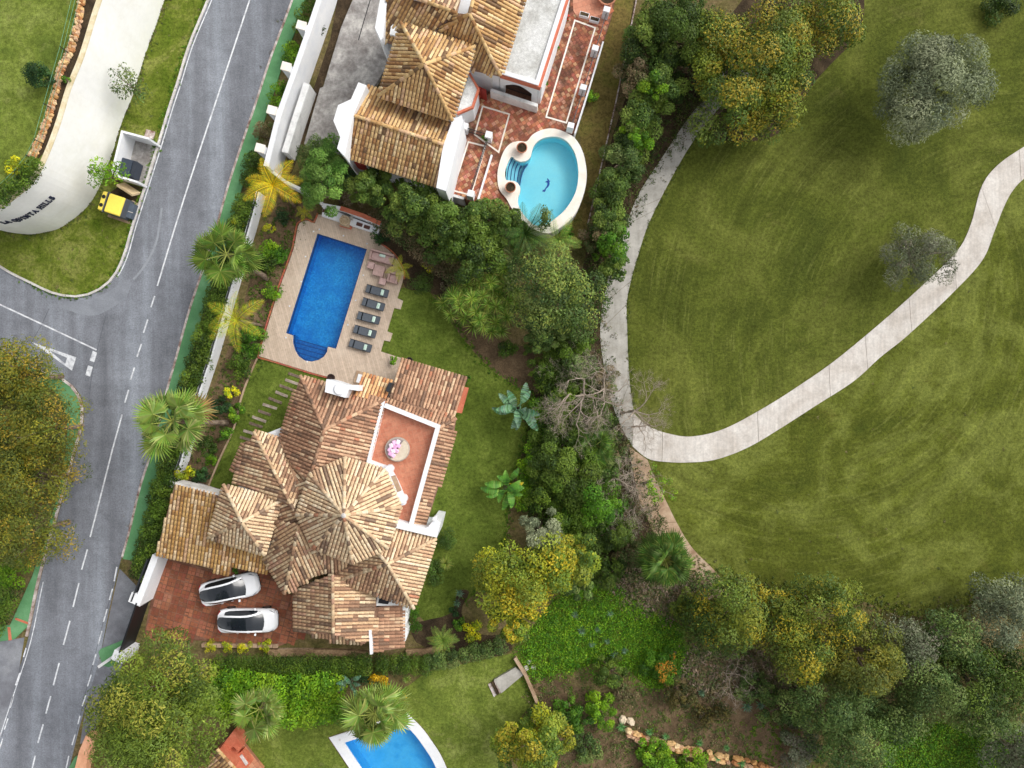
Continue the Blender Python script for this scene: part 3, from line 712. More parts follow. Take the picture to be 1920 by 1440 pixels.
# steps of the side gate by the garage
MB().prism([P(x,y,.25) for x,y in ((405,917),(370,905),(368,912),(410,926))], 0, .25).build("side_step", KERB, villa)

# ---- neighbouring house at the top
hN = thing("hillside_house", "neighbouring white house with pyramid and gabled tile roofs above an oval pool", "house", P(830,150,0))
rn = Roof(hN); PZ = 2.0
e, a = 7.0, 8.7
PYR = [(752,44),(890,88),(848,226),(710,180)]; apx = (796,121)
for i in range(4): pl = rn.slope([(*PYR[i], e), (*PYR[(i+1) % 4], e), (*apx, a)], 'top', "pyramid_roof")
for v in PYR: rn.ridge((*apx, a+.03), (*v, e+.03), 'top', pl)
block(hN, PYR, 0, 6.95, ins=.25)
MB().wall([P(890,88,7.0).xy, P(848,226,7.0).xy], .1, 6.7, 7.0).build("gutter", WHITE, hN)
MB().wall([P(752,44,7.0).xy, P(710,180,7.0).xy], .1, 6.7, 7.0).build("gutter", WHITE, hN)
e2, a2 = 5.4, 6.5
rn.slope([(688,161,e2+.2),(848,222,e2+.2),(831,271,a2),(664,217,a2)], 'top')
rn.slope([(664,217,a2),(831,271,a2),(818,349,e2),(646,293,e2)], 'top')
rn.ridge((664,217,a2+.04),(831,271,a2+.04),'top')
block(hN, [(690,163),(846,222),(818,346),(648,290)], 0, 5.3, ins=.3)
MB().prism([P(x,y,6.9) for x,y in ((672,154),(687,160),(662,217),(646,293),(632,278),(638,257),(625,226),(634,197),(658,186))], 0, 6.9).build("gable_parapet", WHITE, hN)
MB().prism([P(x,y,6.3) for x,y in ((849,224),(866,216),(868,226),(836,358),(818,352),(831,271))], 0, 6.3).build("gable_parapet", WHITE, hN)
rn.slope([(893,-20,8.0),(880,27,8.0),(940,142,6.6),(944,124,6.6),(990,-20,6.6)], 'top')
rn.slope([(880,27,8.0),(826,60,6.7),(888,90,6.6),(882,126,6.4),(938,143,6.4)], 'top')
rn.slope([(728,-20,6.4),(717,72,6.0),(745,84,6.0),(817,57,6.6),(857,25,7.4),(770,-6,7.4)], 'top')
rn.slope([(770,-6,7.4),(857,25,7.4),(868,-20,6.6),(800,-40,6.6)], 'mid')
rn.slope([(880,27,8.0),(857,25,7.4),(817,57,6.6),(826,61,6.7)], 'top')
for p, q in (((880,27,8.03),(893,-20,8.03)),((880,27,8.03),(826,60,6.75)),((880,27,8.03),(938,142,6.5)),((857,25,7.45),(770,-6,7.45))): rn.ridge(p, q, 'top')
block(hN, [(893,-20),(985,-20),(940,138),(880,124),(800,90),(722,70),(735,-20)], 0, 6.2, ins=.3)
MB().prism([P(x,y,6.6) for x,y in ((716,-20),(728,-20),(718,70),(714,76),(703,52))], 0, 6.6).build("gable_parapet", WHITE, hN)
MB().prism([P(x,y,4.6) for x,y in ((703,54),(717,74),(738,80),(736,96),(718,90))], 0, 4.6).build("wall", WHITE_D, hN)
rn.finish()
# flat gravel roof with terracotta edge
FR = [(986,-20),(1068,-20),(1011,160),(938,137),(944,124)]
MB().prism([P(x,y,5.6) for x,y in FR], 4.9, 5.6, bottom=True).build("flat_roof", GRAVEL, hN)
MB().wall([P(x,y,5.75).xy for x,y in ((940,134),(1007,155),(1063,-20))], .3, 5.2, 5.75).build("roof_edge", WHITE, hN)
MB().wall([P(x,y,5.6).xy for x,y in ((938,138),(1011,161),(1069,-20))], .22, 5.1, 5.62).build("terracotta_trim", TERRA, hN)
# arcade wall below the flat roof, with an arch opening
def archwall(p, q, z0, z1, a0, a1, zs, rise, w):
    p, q = Vector(p), Vector(q); d = (q-p); L = d.length; d.normalize(); n = Vector((-d.y, d.x)); m = MB()
    prof = [(0,z0),(0,z1),(L,z1),(L,z0),(a1,z0),(a1,zs)]
    k = 10
    for i in range(1, k):
        t = i/k; x = a1+(a0-a1)*t; prof.append((x, zs+rise*math.sin(math.pi*t)))
    prof += [(a0,zs),(a0,z0)]
    f = [p+d*x-n*(w/2) for x, _ in prof]; b = [p+d*x+n*(w/2) for x, _ in prof]; K = len(prof)
    vs = [(v.x, v.y, pr[1]) for v, pr in zip(f, prof)]+[(v.x, v.y, pr[1]) for v, pr in zip(b, prof)]
    tri = tessellate_polygon([[Vector((x, z, 0)) for x, z in prof]])
    fs = [tuple(t) for t in tri]+[tuple(i+K for i in t) for t in tri]+[(i, (i+1) % K, K+(i+1) % K, K+i) for i in range(K)]
    return m.add(vs, fs)
a0 = P(938,139,5.1); b0 = P(1010,161,5.1)
archwall(a0.xy, b0.xy, PZ, 5.1, .35, (b0-a0).length-.45, 3.7, .75, .3).build("arcade_wall", WHITE, hN)
MB().prism([P(x,y,PZ+.05) for x,y in ((945,150),(1000,168),(1005,195),(925,172))], PZ, PZ+.04).build("loggia_floor", GROUT, hN)
a1 = P(1063,0,5.1); 
MB().wall([P(1013,163,5.1).xy, P(1066,-5,5.1).xy], .25, PZ, 5.1).build("wall", WHITE, hN)
for yy in (8, 30, 88, 112):
    MB().prism([P(x,y,3.4) for x,y in ((1060-(yy*.32),yy),(1067-(yy*.32),yy+2),(1060-(yy*.32),yy+22),(1053-(yy*.32),yy+20))], PZ, 3.4).build("buttress", WHITE, hN)
# patio wall in front of the loggia, bay window, curved wall
MB().wall([P(x,y,3.9).xy for x,y in ((884,135),(922,148),(938,150))], .25, PZ, 5.4).build("wall", WHITE_D, hN)
MB().wall([P(x,y,PZ+1.2).xy for x,y in ((920,169),(1008,198))], .25, PZ, PZ+1.25).build("balcony_wall", WHITE_D, hN)
bay_b = MB().prism([P(x,y,4.9) for x,y in ((882,140),(896,168),(886,198),(858,210))], PZ, 4.9).build("bay_window", WHITE, hN)
MB().prism([P(x,y,5.05) for x,y in ((880,138),(896,167),(886,199),(857,211))], 4.85, 5.05).build("bay_roof", GRAVEL, bay_b)
MB().wall([P(x,y,5.1).xy for x,y in ((880,137),(897,167),(886,200),(857,212))], .16, 4.8, 5.12).build("bay_trim", TERRA, bay_b)
MB().wall([P(x,y,4.0).xy for x,y in ((888,199),(870,207))], .1, 2.6, 4.4).build("bay_pane", BLACK, bay_b)
MB().wall([P(x,y,3.0).xy for x,y in ((899,168),(889,203),(868,213))], .2, 2.3, 2.55).build("bay_sill", TERRA, bay_b)
MB().wall([P(x,y,3.2).xy for x,y in ((898,171),(912,177))], .08, PZ, 4.0).build("door", flat("red_shutter",(150,40,30)), hN)
MB().wall([P(x,y,4.5).xy for x,y in ((664,303),(684,309))], .1, 2.9, 4.4).build("shutter", flat("red_shutter_paint",(160,50,36)), hN)
MB().wall([P(x,y,3.0).xy for x,y in ((868,228),(852,300),(840,350))], .3, PZ, [3.6,3.2,2.8]).build("wall", WHITE, hN)

# ---- little house at the bottom edge
hS = thing("low_house", "low house corner with tiled roof and terracotta terrace beside a bright green hedge", "house", P(430,1440,0))
rs = Roof(hS)
rs.slope([(408,1404,3.4),(443,1442,3.4),(400,1490,2.6),(362,1448,2.6)], 'top'); rs.ridge((408,1404,3.42),(443,1442,3.42),'top')
rs.finish(200)
MB().prism(inset([P(x,y,2.6) for x,y in ((408,1404),(443,1442),(400,1490),(362,1448))], .15), 0, 2.6).build("wall", TERRA, hS)
MB().prism([P(x,y,.3) for x,y in ((437,1370),(494,1441),(470,1500),(400,1500),(420,1400))], 0, .3).build("terrace", tiled("small_terrace_tile",(190,128,96),(206,150,116),(160,110,86),.4,.4,.9,.012), hS)
MB().prism([P(x,y,1.4) for x,y in ((420,1393),(437,1371),(455,1400),(447,1409),(437,1400),(428,1408))], 0, 1.4).build("terrace_wall", TERRA, hS)
MB().prism([P(x,y,1.0) for x,y in ((432,1424),(454,1408),(470,1432),(450,1452))], 0, 1.0).build("terrace_wall", TERRA, hS)
MB().prism([P(x,y,1.08) for x,y in ((449,1418),(453,1415),(465,1432),(461,1436))], .9, 1.08).build("coping_stone", KERB, hS)
# ------------------------------------------------------------------ retaining wall with lettering, upper garden
WZ = 6.6
plateau = MB().prism([P(*q) for q in WB] + [P(-1600,180), P(-1600,-900), P(340,-900)], .0, WZ-.05, bottom=False)
structure(plateau, "upper_terrace", GR_L)
rw = thing("retaining_wall", "tall curved cream retaining wall beside the road carrying dark lettering", "wall", P(180,357))
wpts = [P(*q) for q in WB]
MB().wall([(p.x, p.y) for p in wpts], .3, 0, WZ).build("wall", CREAMW, rw)
MB().wall([(p.x, p.y) for p in wpts], .36, WZ, WZ+.08).build("wall_coping", surf("sand_coping", [(.4,(214,196,156)),(.6,(232,220,190))], 1.5, 8, .1), rw)
def letter(ch):
    """serif capitals as lists of quads in a 1-high box; returns (polys, advance)"""
    q = lambda x0, y0, x1, y1: [(x0,y0),(x1,y0),(x1,y1),(x0,y1)]
    st, th, se = .17, .07, .08
    def stem(x): return [q(x-st/2,0,x+st/2,1), q(x-.17,0,x+.17,se), q(x-.17,1-se,x+.17,1)]
    if ch == 'I': return stem(.2), .44
    if ch == 'L': return stem(.2)+[q(.2,0,.68,se), q(.6,0,.68,.3)], .76
    if ch == 'H': return stem(.2)+stem(.68)+[q(.2,.46,.68,.55)], .92
    if ch == 'T': return stem(.4)+[q(.05,1-se,.75,1), q(.05,.74,.12,1), q(.68,.74,.75,1)], .84
    if ch == 'A': return [[(.08,0),(.17,0),(.46,1),(.38,1)], [(.56,0),(.76,0),(.48,1),(.36,1)], q(.22,.28,.62,.36), q(0,0,.26,se), q(.5,0,.86,se)], .9
    if ch == 'N': return [q(.16,0,.23,1), q(.74,0,.81,1), [(.12,1),(.32,1),(.81,0),(.66,0)], q(.04,0,.34,se), q(.04,1-se,.3,1), q(.62,1-se,.92,1)], .98
    if ch == 'U':
        p = [q(.12,.3,.29,1), q(.66,.3,.73,1), q(.02,1-se,.38,1), q(.56,1-se,.84,1)]; c = (.42,.3); k = 8
        for i in range(k):
            a, b = math.pi+math.pi*i/k, math.pi+math.pi*(i+1)/k
            p.append([(c[0]+.30*math.cos(a), c[1]+.31*math.sin(a)), (c[0]+.30*math.cos(b), c[1]+.31*math.sin(b)), (c[0]+.17*math.cos(b), c[1]+.22*math.sin(b)), (c[0]+.17*math.cos(a), c[1]+.22*math.sin(a))])
        return p, .9
    if ch == 'Q':
        p = []; c = (.48,.5); k = 16
        for i in range(k):
            a, b = 2*math.pi*i/k, 2*math.pi*(i+1)/k
            p.append([(c[0]+.45*math.cos(a), c[1]+.51*math.sin(a)), (c[0]+.45*math.cos(b), c[1]+.51*math.sin(b)), (c[0]+.27*math.cos(b), c[1]+.42*math.sin(b)), (c[0]+.27*math.cos(a), c[1]+.42*math.sin(a))])
        return p+[[(.44,.06),(.6,.14),(.98,-.2),(.78,-.24)]], 1.02
    if ch == 'S':
        pts = catmull([(.62,.78),(.5,.93),(.3,.93),(.17,.76),(.28,.58),(.5,.44),(.6,.24),(.44,.06),(.22,.06),(.08,.24)], 3); p = []
        w = lambda t: .05+.07*math.sin(math.pi*t)
        for i in range(len(pts)-1):
            a, b = Vector(pts[i]), Vector(pts[i+1]); d = (b-a).normalized(); n = Vector((-d.y, d.x)); w0, w1 = w(i/len(pts)), w((i+1)/len(pts))
            p.append([tuple(a-n*w0), tuple(b-n*w1), tuple(b+n*w1), tuple(a+n*w0)])
        return p+[q(.58,.7,.66,1), q(.05,0,.12,.32)], .74
    return [], .42
LET = flat("dark_lettering", (30,36,66), .5)
sign = thing("wall_lettering", "dark blue serif letters reading LA QUINTA HILLS mounted on the curved wall", "sign", P(118,419,0)+Vector((0,0,3.6)))
arc = [P(*q).xy for q in WB if 40 < q[0] < 190 and q[1] > 330]
arc.sort(key=lambda v: v.x)
ad = [0]
for p_, q_ in zip(arc, arc[1:]): ad.append(ad[-1]+(q_-p_).length)
def arcat(s):
    for i in range(len(ad)-1):
        if ad[i+1] >= s or i == len(ad)-2:
            t = (s-ad[i])/(ad[i+1]-ad[i]); d = (arc[i+1]-arc[i]).normalized(); return arc[i].lerp(arc[i+1], t), d
txt = "LA QUINTA HILLS"; LH = .56; adv = [letter(c)[1] for c in txt]; tot = sum(adv)
sc = .385; s0 = 1.25; cur = s0
for ch, ad_ in zip(txt, adv):
    polys, _ = letter(ch); wch = ad_*sc
    if polys:
        m = MB(); base, d = arcat(cur+wch/2); n = Vector((d.y, -d.x)); zb = 3.75
        for pl in polys:
            f = []; 
            for (x, y) in pl:
                v = base+d*((x-ad_/2)*sc)+n*.16; f.append((v.x, v.y, zb+y*LH))
            g = [(v[0]+n.x*.07, v[1]+n.y*.07, v[2]) for v in f]; k = len(f)
            m.add(f+g, [tuple(range(k)), tuple(range(2*k-1, k-1, -1))]+[(i, (i+1) % k, k+(i+1) % k, k+i) for i in range(k)])
        m.build("letter", LET, sign)
    cur += wch
# stone edging along the wall top, with a wire fence
sw = thing("stone_edging", "row of tan rough stones edging the upper lawn behind the cream wall", "stone wall", P(120,150,WZ))
spath = catmull([(158,-30),(152,20),(143,65),(130,105),(116,130),(105,175),(95,215),(82,250),(72,275),(62,292)], 12)
def rock(c, r, rz, col, seed, flatn=.7):
    rr = random.Random(seed); m = MB(); n, vs = 6, []
    for i, (k, z) in enumerate(((.75,0),(1,.45),(.62,.95))):
        for j in range(n):
            a = 2*math.pi*j/n+rz; q = k*rr.uniform(.8, 1.15); vs.append((c[0]+r[0]*q*math.cos(a)*math.cos(rz)-r[1]*q*math.sin(a)*math.sin(rz), c[1]+r[0]*q*math.cos(a)*math.sin(rz)+r[1]*q*math.sin(a)*math.cos(rz), c[2]+r[2]*z*rr.uniform(.8, 1.1)))
    fs = [(i*n+j, i*n+(j+1) % n, (i+1)*n+(j+1) % n, (i+1)*n+j) for i in range(2) for j in range(n)]+[tuple(2*n+j for j in range(n)), tuple(range(n-1,-1,-1))]
    return m.add(vs, fs, col)
STC = [lin(c) for c in ((214,176,124),(196,150,96),(224,196,152),(180,128,84),(206,170,136),(188,150,120))]
for i, q in enumerate(spath):
    for s_ in (-1, 1):
        if R.random() < .12: continue
        p = P(q[0]+s_*3.2+R.uniform(-1.2,1.2), q[1]+R.uniform(-2,2), WZ-.05)
        rock((p.x,p.y,p.z), (R.uniform(.13,.24), R.uniform(.12,.2), R.uniform(.18,.32)), R.uniform(0,3), R.choice(STC), i*3+s_).build("stone", STONE, sw)
sheet("soil_bed", [[(186,-20),(160,70),(138,133),(114,198),(88,280),(70,300),(74,280),(98,218),(120,135),(146,70),(162,-20)]], WZ-.03, SOIL_D)
fence = thing("wire_fence", "thin green wire fence on posts along the stone edging and hedge corner", "fence", P(75,290,WZ))
fp = [(163,-20),(134,100),(104,205),(86,270),(72,300),(48,330),(18,358),(-20,388)]
for q in fp: 
    p = P(q[0]-4,q[1],WZ); MB().tube([(p.x,p.y,WZ-.1),(p.x,p.y,WZ+1.1)], .03, 5).build("post", DARK, fence)
for h in (.35,.7,1.05):
    MB().tube([(P(q[0]-4,q[1],WZ).x, P(q[0]-4,q[1],WZ).y, WZ+h) for q in fp], .014, 4).build("wire", flat("green_wire_%d"%int(h*100),(96,150,120)), fence)

# ------------------------------------------------------------------ bin enclosure, containers
be = thing("bin_enclosure", "open white walled bin enclosure with concrete floor at the kerb", "enclosure", P(265,310))
def wpx(path, w, z0, z1, name, m, par): return MB().wall([P(x,y,0).xy for x,y in path], w, z0, z1).build(name, m, par)
MB().prism([P(x,y) for x,y in ((253,262),(300,275),(276,350),(232,338))], 0, .05).build("floor", DRIVE_C, be)
wpx([(301,275),(253,262),(234,339)], .16, 0, 1.9, "wall", WHITE, be)
wpx([(276,351),(232,338)], .16, 0, 1.5, "wall", WHITE, be)
tag(MB().box(tuple(P(241,355,.45)), (1.5,.2,.9), ROT-.3, tilt=Matrix.Rotation(.5,3,'X')).build("leaning_board", surf("board",[(.4,(214,190,148)),(.6,(228,206,168))],2,9,.1), None, .02), "tan board leaning on the end wall of the bin enclosure", "board")
tag(MB().box(tuple(P(281,252,.06)), (.75,.65,.12), ROT).build("manhole_cover", KERBP, None, .02), "pale concrete hatch cover in the grass beside the bin enclosure", "cover")
def bin_dark():
    t = thing("waste_container", "dark grey wheeled waste container inside the white enclosure", "bin", P(246,318)); t.rotation_euler = (0,0,0)
    c = P(246,318,.6)
    MB().box((c.x,c.y,.6), (1.15,1.25,1.0), ROT, top=1.08).build("body", flat("bin_grey",(60,66,78)), t, .04)
    MB().box((c.x-.15,c.y+.04,1.15), (.9,1.3,.1), ROT).build("lid", flat("bin_lid",(52,62,76),.4), t, .03)
    MB().box((c.x+.48,c.y-.13,1.14), (.34,1.28,.08), ROT).build("lid", flat("bin_lid_front",(44,50,60),.4), t, .03)
    for sx in (-1,1):
        for sy in (-1,1):
            v = Matrix.Rotation(ROT,3,'Z') @ Vector((sx*.42,sy*.5,0)); MB().lathe((c.x+v.x,c.y+v.y,0), [(.09,0),(.1,.05),(.1,.12),(.05,.14)], 8).build("wheel", BLACK, t)
    return t
bin_dark()
def bin_yellow():
    t = thing("recycling_container", "yellow-topped recycling container with two round slots on the verge", "bin", P(229,391))
    c = P(229,391,0); GB = flat("container_grey",(84,88,94),.6); YL = flat("container_yellow",(252,226,92),.45,.5,.04)
    rot = ROT-.05
    L = lambda x, y: (c.x+x*math.cos(rot)-y*math.sin(rot), c.y+x*math.sin(rot)+y*math.cos(rot))
    MB().box((c.x,c.y,.75), (1.8,1.6,1.3), rot, top=.96).build("body", GB, t, .08)
    lid = MB().box((*L(.25,0),1.5), (1.3,1.56,.22), rot, top=.93).build("lid", YL, t, .07)
    sh = MB().box((*L(-.76,0),1.36), (.42,1.6,.3), rot, top=.9).build("slot_panel", YL, t, .06)
    for y in (-.34,.34): MB().lathe((*L(-.76,y),1.5), [(.15,0),(.16,.02),(.12,.03),(.02,.03)], 12).build("slot", BLACK, sh)
    MB().box((*L(-.5,0),1.42), (.08,1.66,.26), rot).build("hinge_bar", GB, t)
    MB().box((*L(1.05,0),.35), (.42,1.2,.7), rot).build("front_panel", flat("panel_grey",(84,94,106)), t, .03)
    MB().box((*L(1.15,-.1),.72), (.4,.05,.05), rot).build("pedal", KERB, t)
    MB().prism([L(-.9,-1.0),L(1.35,-1.0),L(1.35,.75),L(.6,.9),L(-.9,-.6)], 0, .04).build("base_slab", CONC_T, t)
    return t
bin_yellow()
sheet("soil_bed", [[(204,362),(232,343),(272,353),(262,385),(228,374),(206,376)]], .026, SOIL_D)

# ------------------------------------------------------------------ boundary walls of the road side
bw = thing("boundary_wall", "long white garden wall between the road hedge and the villa", "wall", P(420,600))
wpx([(495,368),(478,430),(444,545),(408,668),(380,752),(352,862),(334,908)], .3, 0, 1.35, "wall", WHITE, bw)
tr = wpx([(495,368),(478,430),(444,545),(408,668),(380,752),(352,862),(334,908)], .06, 1.35, 1.5, "wall_trellis", DARK, bw)
wpx([(316,1030),(282,1120)], .5, 0, 2.1, "wall", WHITE, bw)
wpx([(303,1036),(274,1112)], .08, 0, 2.3, "screen", DARK, bw)
tw = thing("driveway_wall", "white wall with square cream-topped pillars beside the grey concrete drive", "wall", P(560,160))
wp = [(640,-40),(622,20),(600,85),(571,168),(545,240),(530,300),(522,332)]
MB().wall([P(x,y).xy for x,y in wp], .4, 0, 2.9).build("wall", WHITE, tw)
for q in ((620,15),(595,88),(568,161),(543,238),(522,305)):
    p = P(q[0]-4, q[1]-2); pl = MB().box((p.x-.15,p.y,1.6), (.62,.55,3.2), ROT).build("pillar", WHITE, tw, .02)
    MB().box((p.x-.15,p.y,3.27), (.72,.65,.14), ROT).build("pillar_cap", COPING, pl, .02)
MB().wall([P(x,y).xy for x,y in ((588,175),(565,245),(548,300))], .5, 0, 1.9).build("inner_wall", WHITE_D, tw)
MB().wall([P(x,y).xy for x,y in ((522,332),(548,352),(590,372),(615,392))], .22, 0, 1.7).build("return_wall", WHITE_D, tw)
structure(MB().prism([P(x,y,.5) for x,y in ((678,-40),(720,-40),(725,40),(735,110),(690,180),(640,230),(645,290),(570,270),(600,165),(606,163),(640,50))], 0, .5), "driveway", DRIVE_C)
sheet("soil_bed", [[(640,-40),(676,-40),(640,50),(604,165),(568,268),(545,330),(530,318),(560,250),(590,160),(620,70)]], .05, SOIL_D)
MB().wall([P(700,-20,.52).xy, P(682,40,.52).xy, P(672,75,.52).xy], .06, .45, .51).build("drain_channel", BLACK)["kind"] = "structure"

# grassy strip and stone line east of the top house
sheet("dry_strip", [[(1165,-60),(1195,-60),(1180,60),(1160,170),(1130,300),(1105,400),(1095,450),(1070,440),(1075,380),(1100,330),(1085,240),(1120,110)]], .016, GR_D)
eg = thing("edging_line", "low pale edging stones between the dry grass strip and shrub belt", "edging", P(1160,170))
for i in range(36):
    t = i/36; q = Vector((1193,0)).lerp(Vector((1155,190)), t*2) if t < .5 else Vector((1155,190)).lerp(Vector((1100,430)), (t-.5)*2)
    p = P(*q); d = (-.2, .98); MB().box((p.x,p.y,.05), (.5,.1,.14), math.radians(78)).build("edging_stone", KERBP, eg)

# ------------------------------------------------------------------ hillside house patio with oval pool
Z3 = lambda L: [(x/5.647+780, y/5.647+230) for x, y in L]
O_out = catmull(Z3([(862,560),(880,700),(960,810),(1010,900),(1100,1010),(1230,1120),(1390,1170),(1500,1130),(1650,1010),(1740,850),(1800,620),(1790,420),(1740,260),(1650,140),(1530,80),(1430,60),(1320,80),(1230,130),(1170,198),(1090,195),(1000,220),(930,300),(880,440)]), 4, True)
O_in = catmull(Z3([(950,600),(943,520),(965,440),(1012,358),(1050,390),(1110,412),(1170,400),(1213,360),(1228,300),(1250,240),(1310,180),(1400,150),(1500,150),(1590,190),(1650,260),(1690,340),(1715,450),(1720,560),(1705,680),(1660,800),(1580,920),(1480,1010),(1380,1078),(1290,1090),(1220,1060),(1130,960),(1085,870),(1083,790),(1105,720),(1092,660),(1050,622),(990,612)]), 3, True)
pat = [(888,195),(920,168),(1005,198),(1068,-60),(1160,-60),(1150,20),(1120,110),(1080,245),(1080,262),(1000,300),(990,380),(985,425),(930,400),(870,372),(836,362),(850,300),(868,228)]
patio = sheet("patio", [pat], PZ-.03, GROUT)
def cutpatio():
    """the patio slab with the pool cut out of its edge"""
    global patio
    bpy.data.objects.remove(patio, do_unlink=True)
    A = [P(x,y,PZ-.03) for x,y in pat_poly]
    o = MB().prism(A, 0, PZ-.03, bottom=False).build("patio", GROUT); o["kind"] = "structure"; return o
ins_ = [q for q in O_out if inside(q, pat)]
# walk: patio outline outside the pool, then back along the part of the coping inside it
i1 = pat.index((1080,262)); i2 = pat.index((985,425))
arc_in = sorted(range(len(O_out)), key=lambda i: (O_out[i][0]-1062)**2+(O_out[i][1]-250)**2)[0]
arc_out = sorted(range(len(O_out)), key=lambda i: (O_out[i][0]-985)**2+(O_out[i][1]-425)**2)[0]
G_ = grow(O_out, -3); nO = len(O_out)
stepd = 1
arcp = []; k_ = arc_in
while k_ != arc_out: arcp.append(O_out[k_]); k_ = (k_+stepd) % nO
pat_poly = pat[:i1] + arcp + pat[i2:]
patio = cutpatio()
# the tiles of the patio, laid diagonally
def tiles_in(poly, step, rot, z, pal, gap=.02, h=.03, hole=None, jit=.0):
    V, F, C = [], [], []; xs = [p.x for p in poly]; ys = [p.y for p in poly]; cx, cy = sum(xs)/len(xs), sum(ys)/len(ys)
    r = max(max(xs)-min(xs), max(ys)-min(ys)); k = int(r/step)+1; ca, sa = math.cos(rot), math.sin(rot); out = []
    for i in range(-k, k):
        for j in range(-k, k):
            x, y = cx+(i*step)*ca-(j*step)*sa, cy+(i*step)*sa+(j*step)*ca
            if inside((x, y), poly) and not (hole and any(inside((x, y), h_) for h_ in hole)): out.append((x, y))
    return out
PTC = [lin(c) for c in ((190,124,96),(206,146,116),(172,104,78),(216,166,132),(158,96,74),(184,112,86))]
OW = [P(x,y,PZ).xy for x,y in O_out]
pts = tiles_in([P(x,y,PZ).xy for x,y in inset([(a,b) for a,b in pat], 2)], .29, math.radians(32), PZ, PTC, hole=[OW])
m = MB()
for x, y in pts: m.box((x, y, PZ-.02+R.uniform(-.003,.004)), (.265,.265,.03), math.radians(32), tuple(v*R.uniform(.85,1.12) for v in R.choice(PTC)))
o = m.build("patio_tile", PATIO, patio); o["kind"] = "stuff"
sheet("upper_patio", [[(1070,-60),(1160,-60),(1146,20),(1128,50),(1085,36),(1075,20)]], PZ+.03, tiled("upper_patio_tile",(200,134,106),(212,150,122),(180,120,98),.4,.4,ROT,.01))
wpx2 = lambda path, w, z0, z1, name, m_, par: MB().wall([P(x,y,z1).xy for x,y in path], w, z0, z1).build(name, m_, par)
structure(MB().wall([P(x,y,PZ+.05).xy for x,y in ((870,372),(836,362))], .2, 0, PZ+.05), "patio_edge", WHITE_D)
# white ground frames of the patio
for name, lp in (("patio_border", [(1078,38),(1116,52),(1062,230),(1024,219)]), ("patio_border", [(905,199),(955,214),(935,285),(890,252)]), ("patio_border", [(878,266),(910,274),(883,366),(849,357)])):
    MB().wall([P(x,y,PZ+.03).xy for x,y in lp], .12, PZ-.02, PZ+.025, closed=True).build(name, COPING if name else None)["kind"] = "structure"
rail = thing("patio_fence", "white pillars and dark railing along the edge of the red tiled patio", "fence", P(1095,130,PZ))
for x, y in ((1134,32),(1113,103),(1091,175),(1068,245)):
    p = P(x,y,PZ); MB().box((p.x,p.y,PZ+.6), (.5,.42,1.2), ROT).build("pillar", WHITE, rail, .02)
rp = [(1134,36),(1113,107),(1091,179),(1070,243)]
for a, b in zip(rp, rp[1:]):
    pa_, pb_ = P(*a, PZ), P(*b, PZ)
    for h in (.35, .95): MB().tube([(pa_.x,pa_.y,PZ+h),(pb_.x,pb_.y,PZ+h)], .03, 5).build("rail", DARK, rail)
    mm = MB()
    for i in range(18):
        q = pa_.lerp(pb_, (i+.5)/18); mm.tube([(q.x,q.y,PZ),(q.x,q.y,PZ+.95)], .012, 4)
    mm.build("balusters", DARK, rail)
MB().wall([P(x,y,PZ+.15).xy for x,y in ((1131,78),(1104,168),(1078,250))], .12, 0, PZ+.15).build("low_wall", WHITE, rail)
r2 = thing("garden_gate", "dark iron gate and white posts beside the gable wall on the patio", "gate", P(890,260,PZ))
for x, y in ((873,246),(917,262),(838,352),(884,370)):
    p = P(x,y,PZ); MB().box((p.x,p.y,PZ+.6), (.5,.5,1.2), ROT).build("post", WHITE, r2, .02)
for a, b in (((876,248),(914,260)),((914,266),(882,366))):
    pa_, pb_ = P(*a, PZ), P(*b, PZ); mm = MB()
    for h in (.2, .95): MB().tube([(pa_.x,pa_.y,PZ+h),(pb_.x,pb_.y,PZ+h)], .03, 5).build("rail", DARK, r2)
    for i in range(24):
        q = pa_.lerp(pb_, (i+.5)/24); mm.tube([(q.x,q.y,PZ),(q.x,q.y,PZ+.95)], .014, 4)
    mm.build("balusters", DARK, r2)
MB().wall([P(x,y,PZ+.3).xy for x,y in ((922,290),(896,375))], .14, PZ, PZ+.3).build("kerb_wall", WHITE, r2)
balc = thing("loggia_railing", "dark iron railing across the white arched loggia opening", "railing", P(970,180,PZ))
pa_, pb_ = P(942,158,PZ+.5), P(996,176,PZ+.5); mm = MB()
for h in (.1, 1.0): MB().tube([(pa_.x,pa_.y,PZ+h),(pb_.x,pb_.y,PZ+h)], .03, 5).build("rail", DARK, balc)
for i in range(26):
    q = pa_.lerp(pb_, (i+.5)/26); mm.tube([(q.x,q.y,PZ),(q.x,q.y,PZ+1.0)], .015, 4)
mm.build("balusters", DARK, balc)

op = thing("oval_pool", "curved turquoise pool with broad cream coping and a dolphin mosaic", "pool", P(1015,335,PZ))
def ring(outer, inner, z0, z1, name, m_, par):
    A = [P(x,y,z1) for x,y in outer]; B = [P(x,y,z1) for x,y in inner]; tr_ = tessellate_polygon([A, B]); V = A+B; off = wl(par); F = []
    for t in tr_:
        a, b, c = [V[i] for i in t]; F.append(t if (b-a).cross(c-a).z > 0 else (t[0],t[2],t[1]))
    n = len(V); V2 = [tuple(v-off) for v in V]+[(v.x-off.x, v.y-off.y, z0-off.z) for v in V]
    for s_, k in ((0, len(A)), (len(A), len(B))):
        for i in range(k): F.append((s_+i, s_+(i+1) % k, n+s_+(i+1) % k, n+s_+i))
    me = bpy.data.meshes.new(name); me.from_pydata(V2, [], F); me.update(); return link(name, me, m_, par)
ring(O_out, O_in, PZ-.3, PZ+.12, "coping", COPING, op)
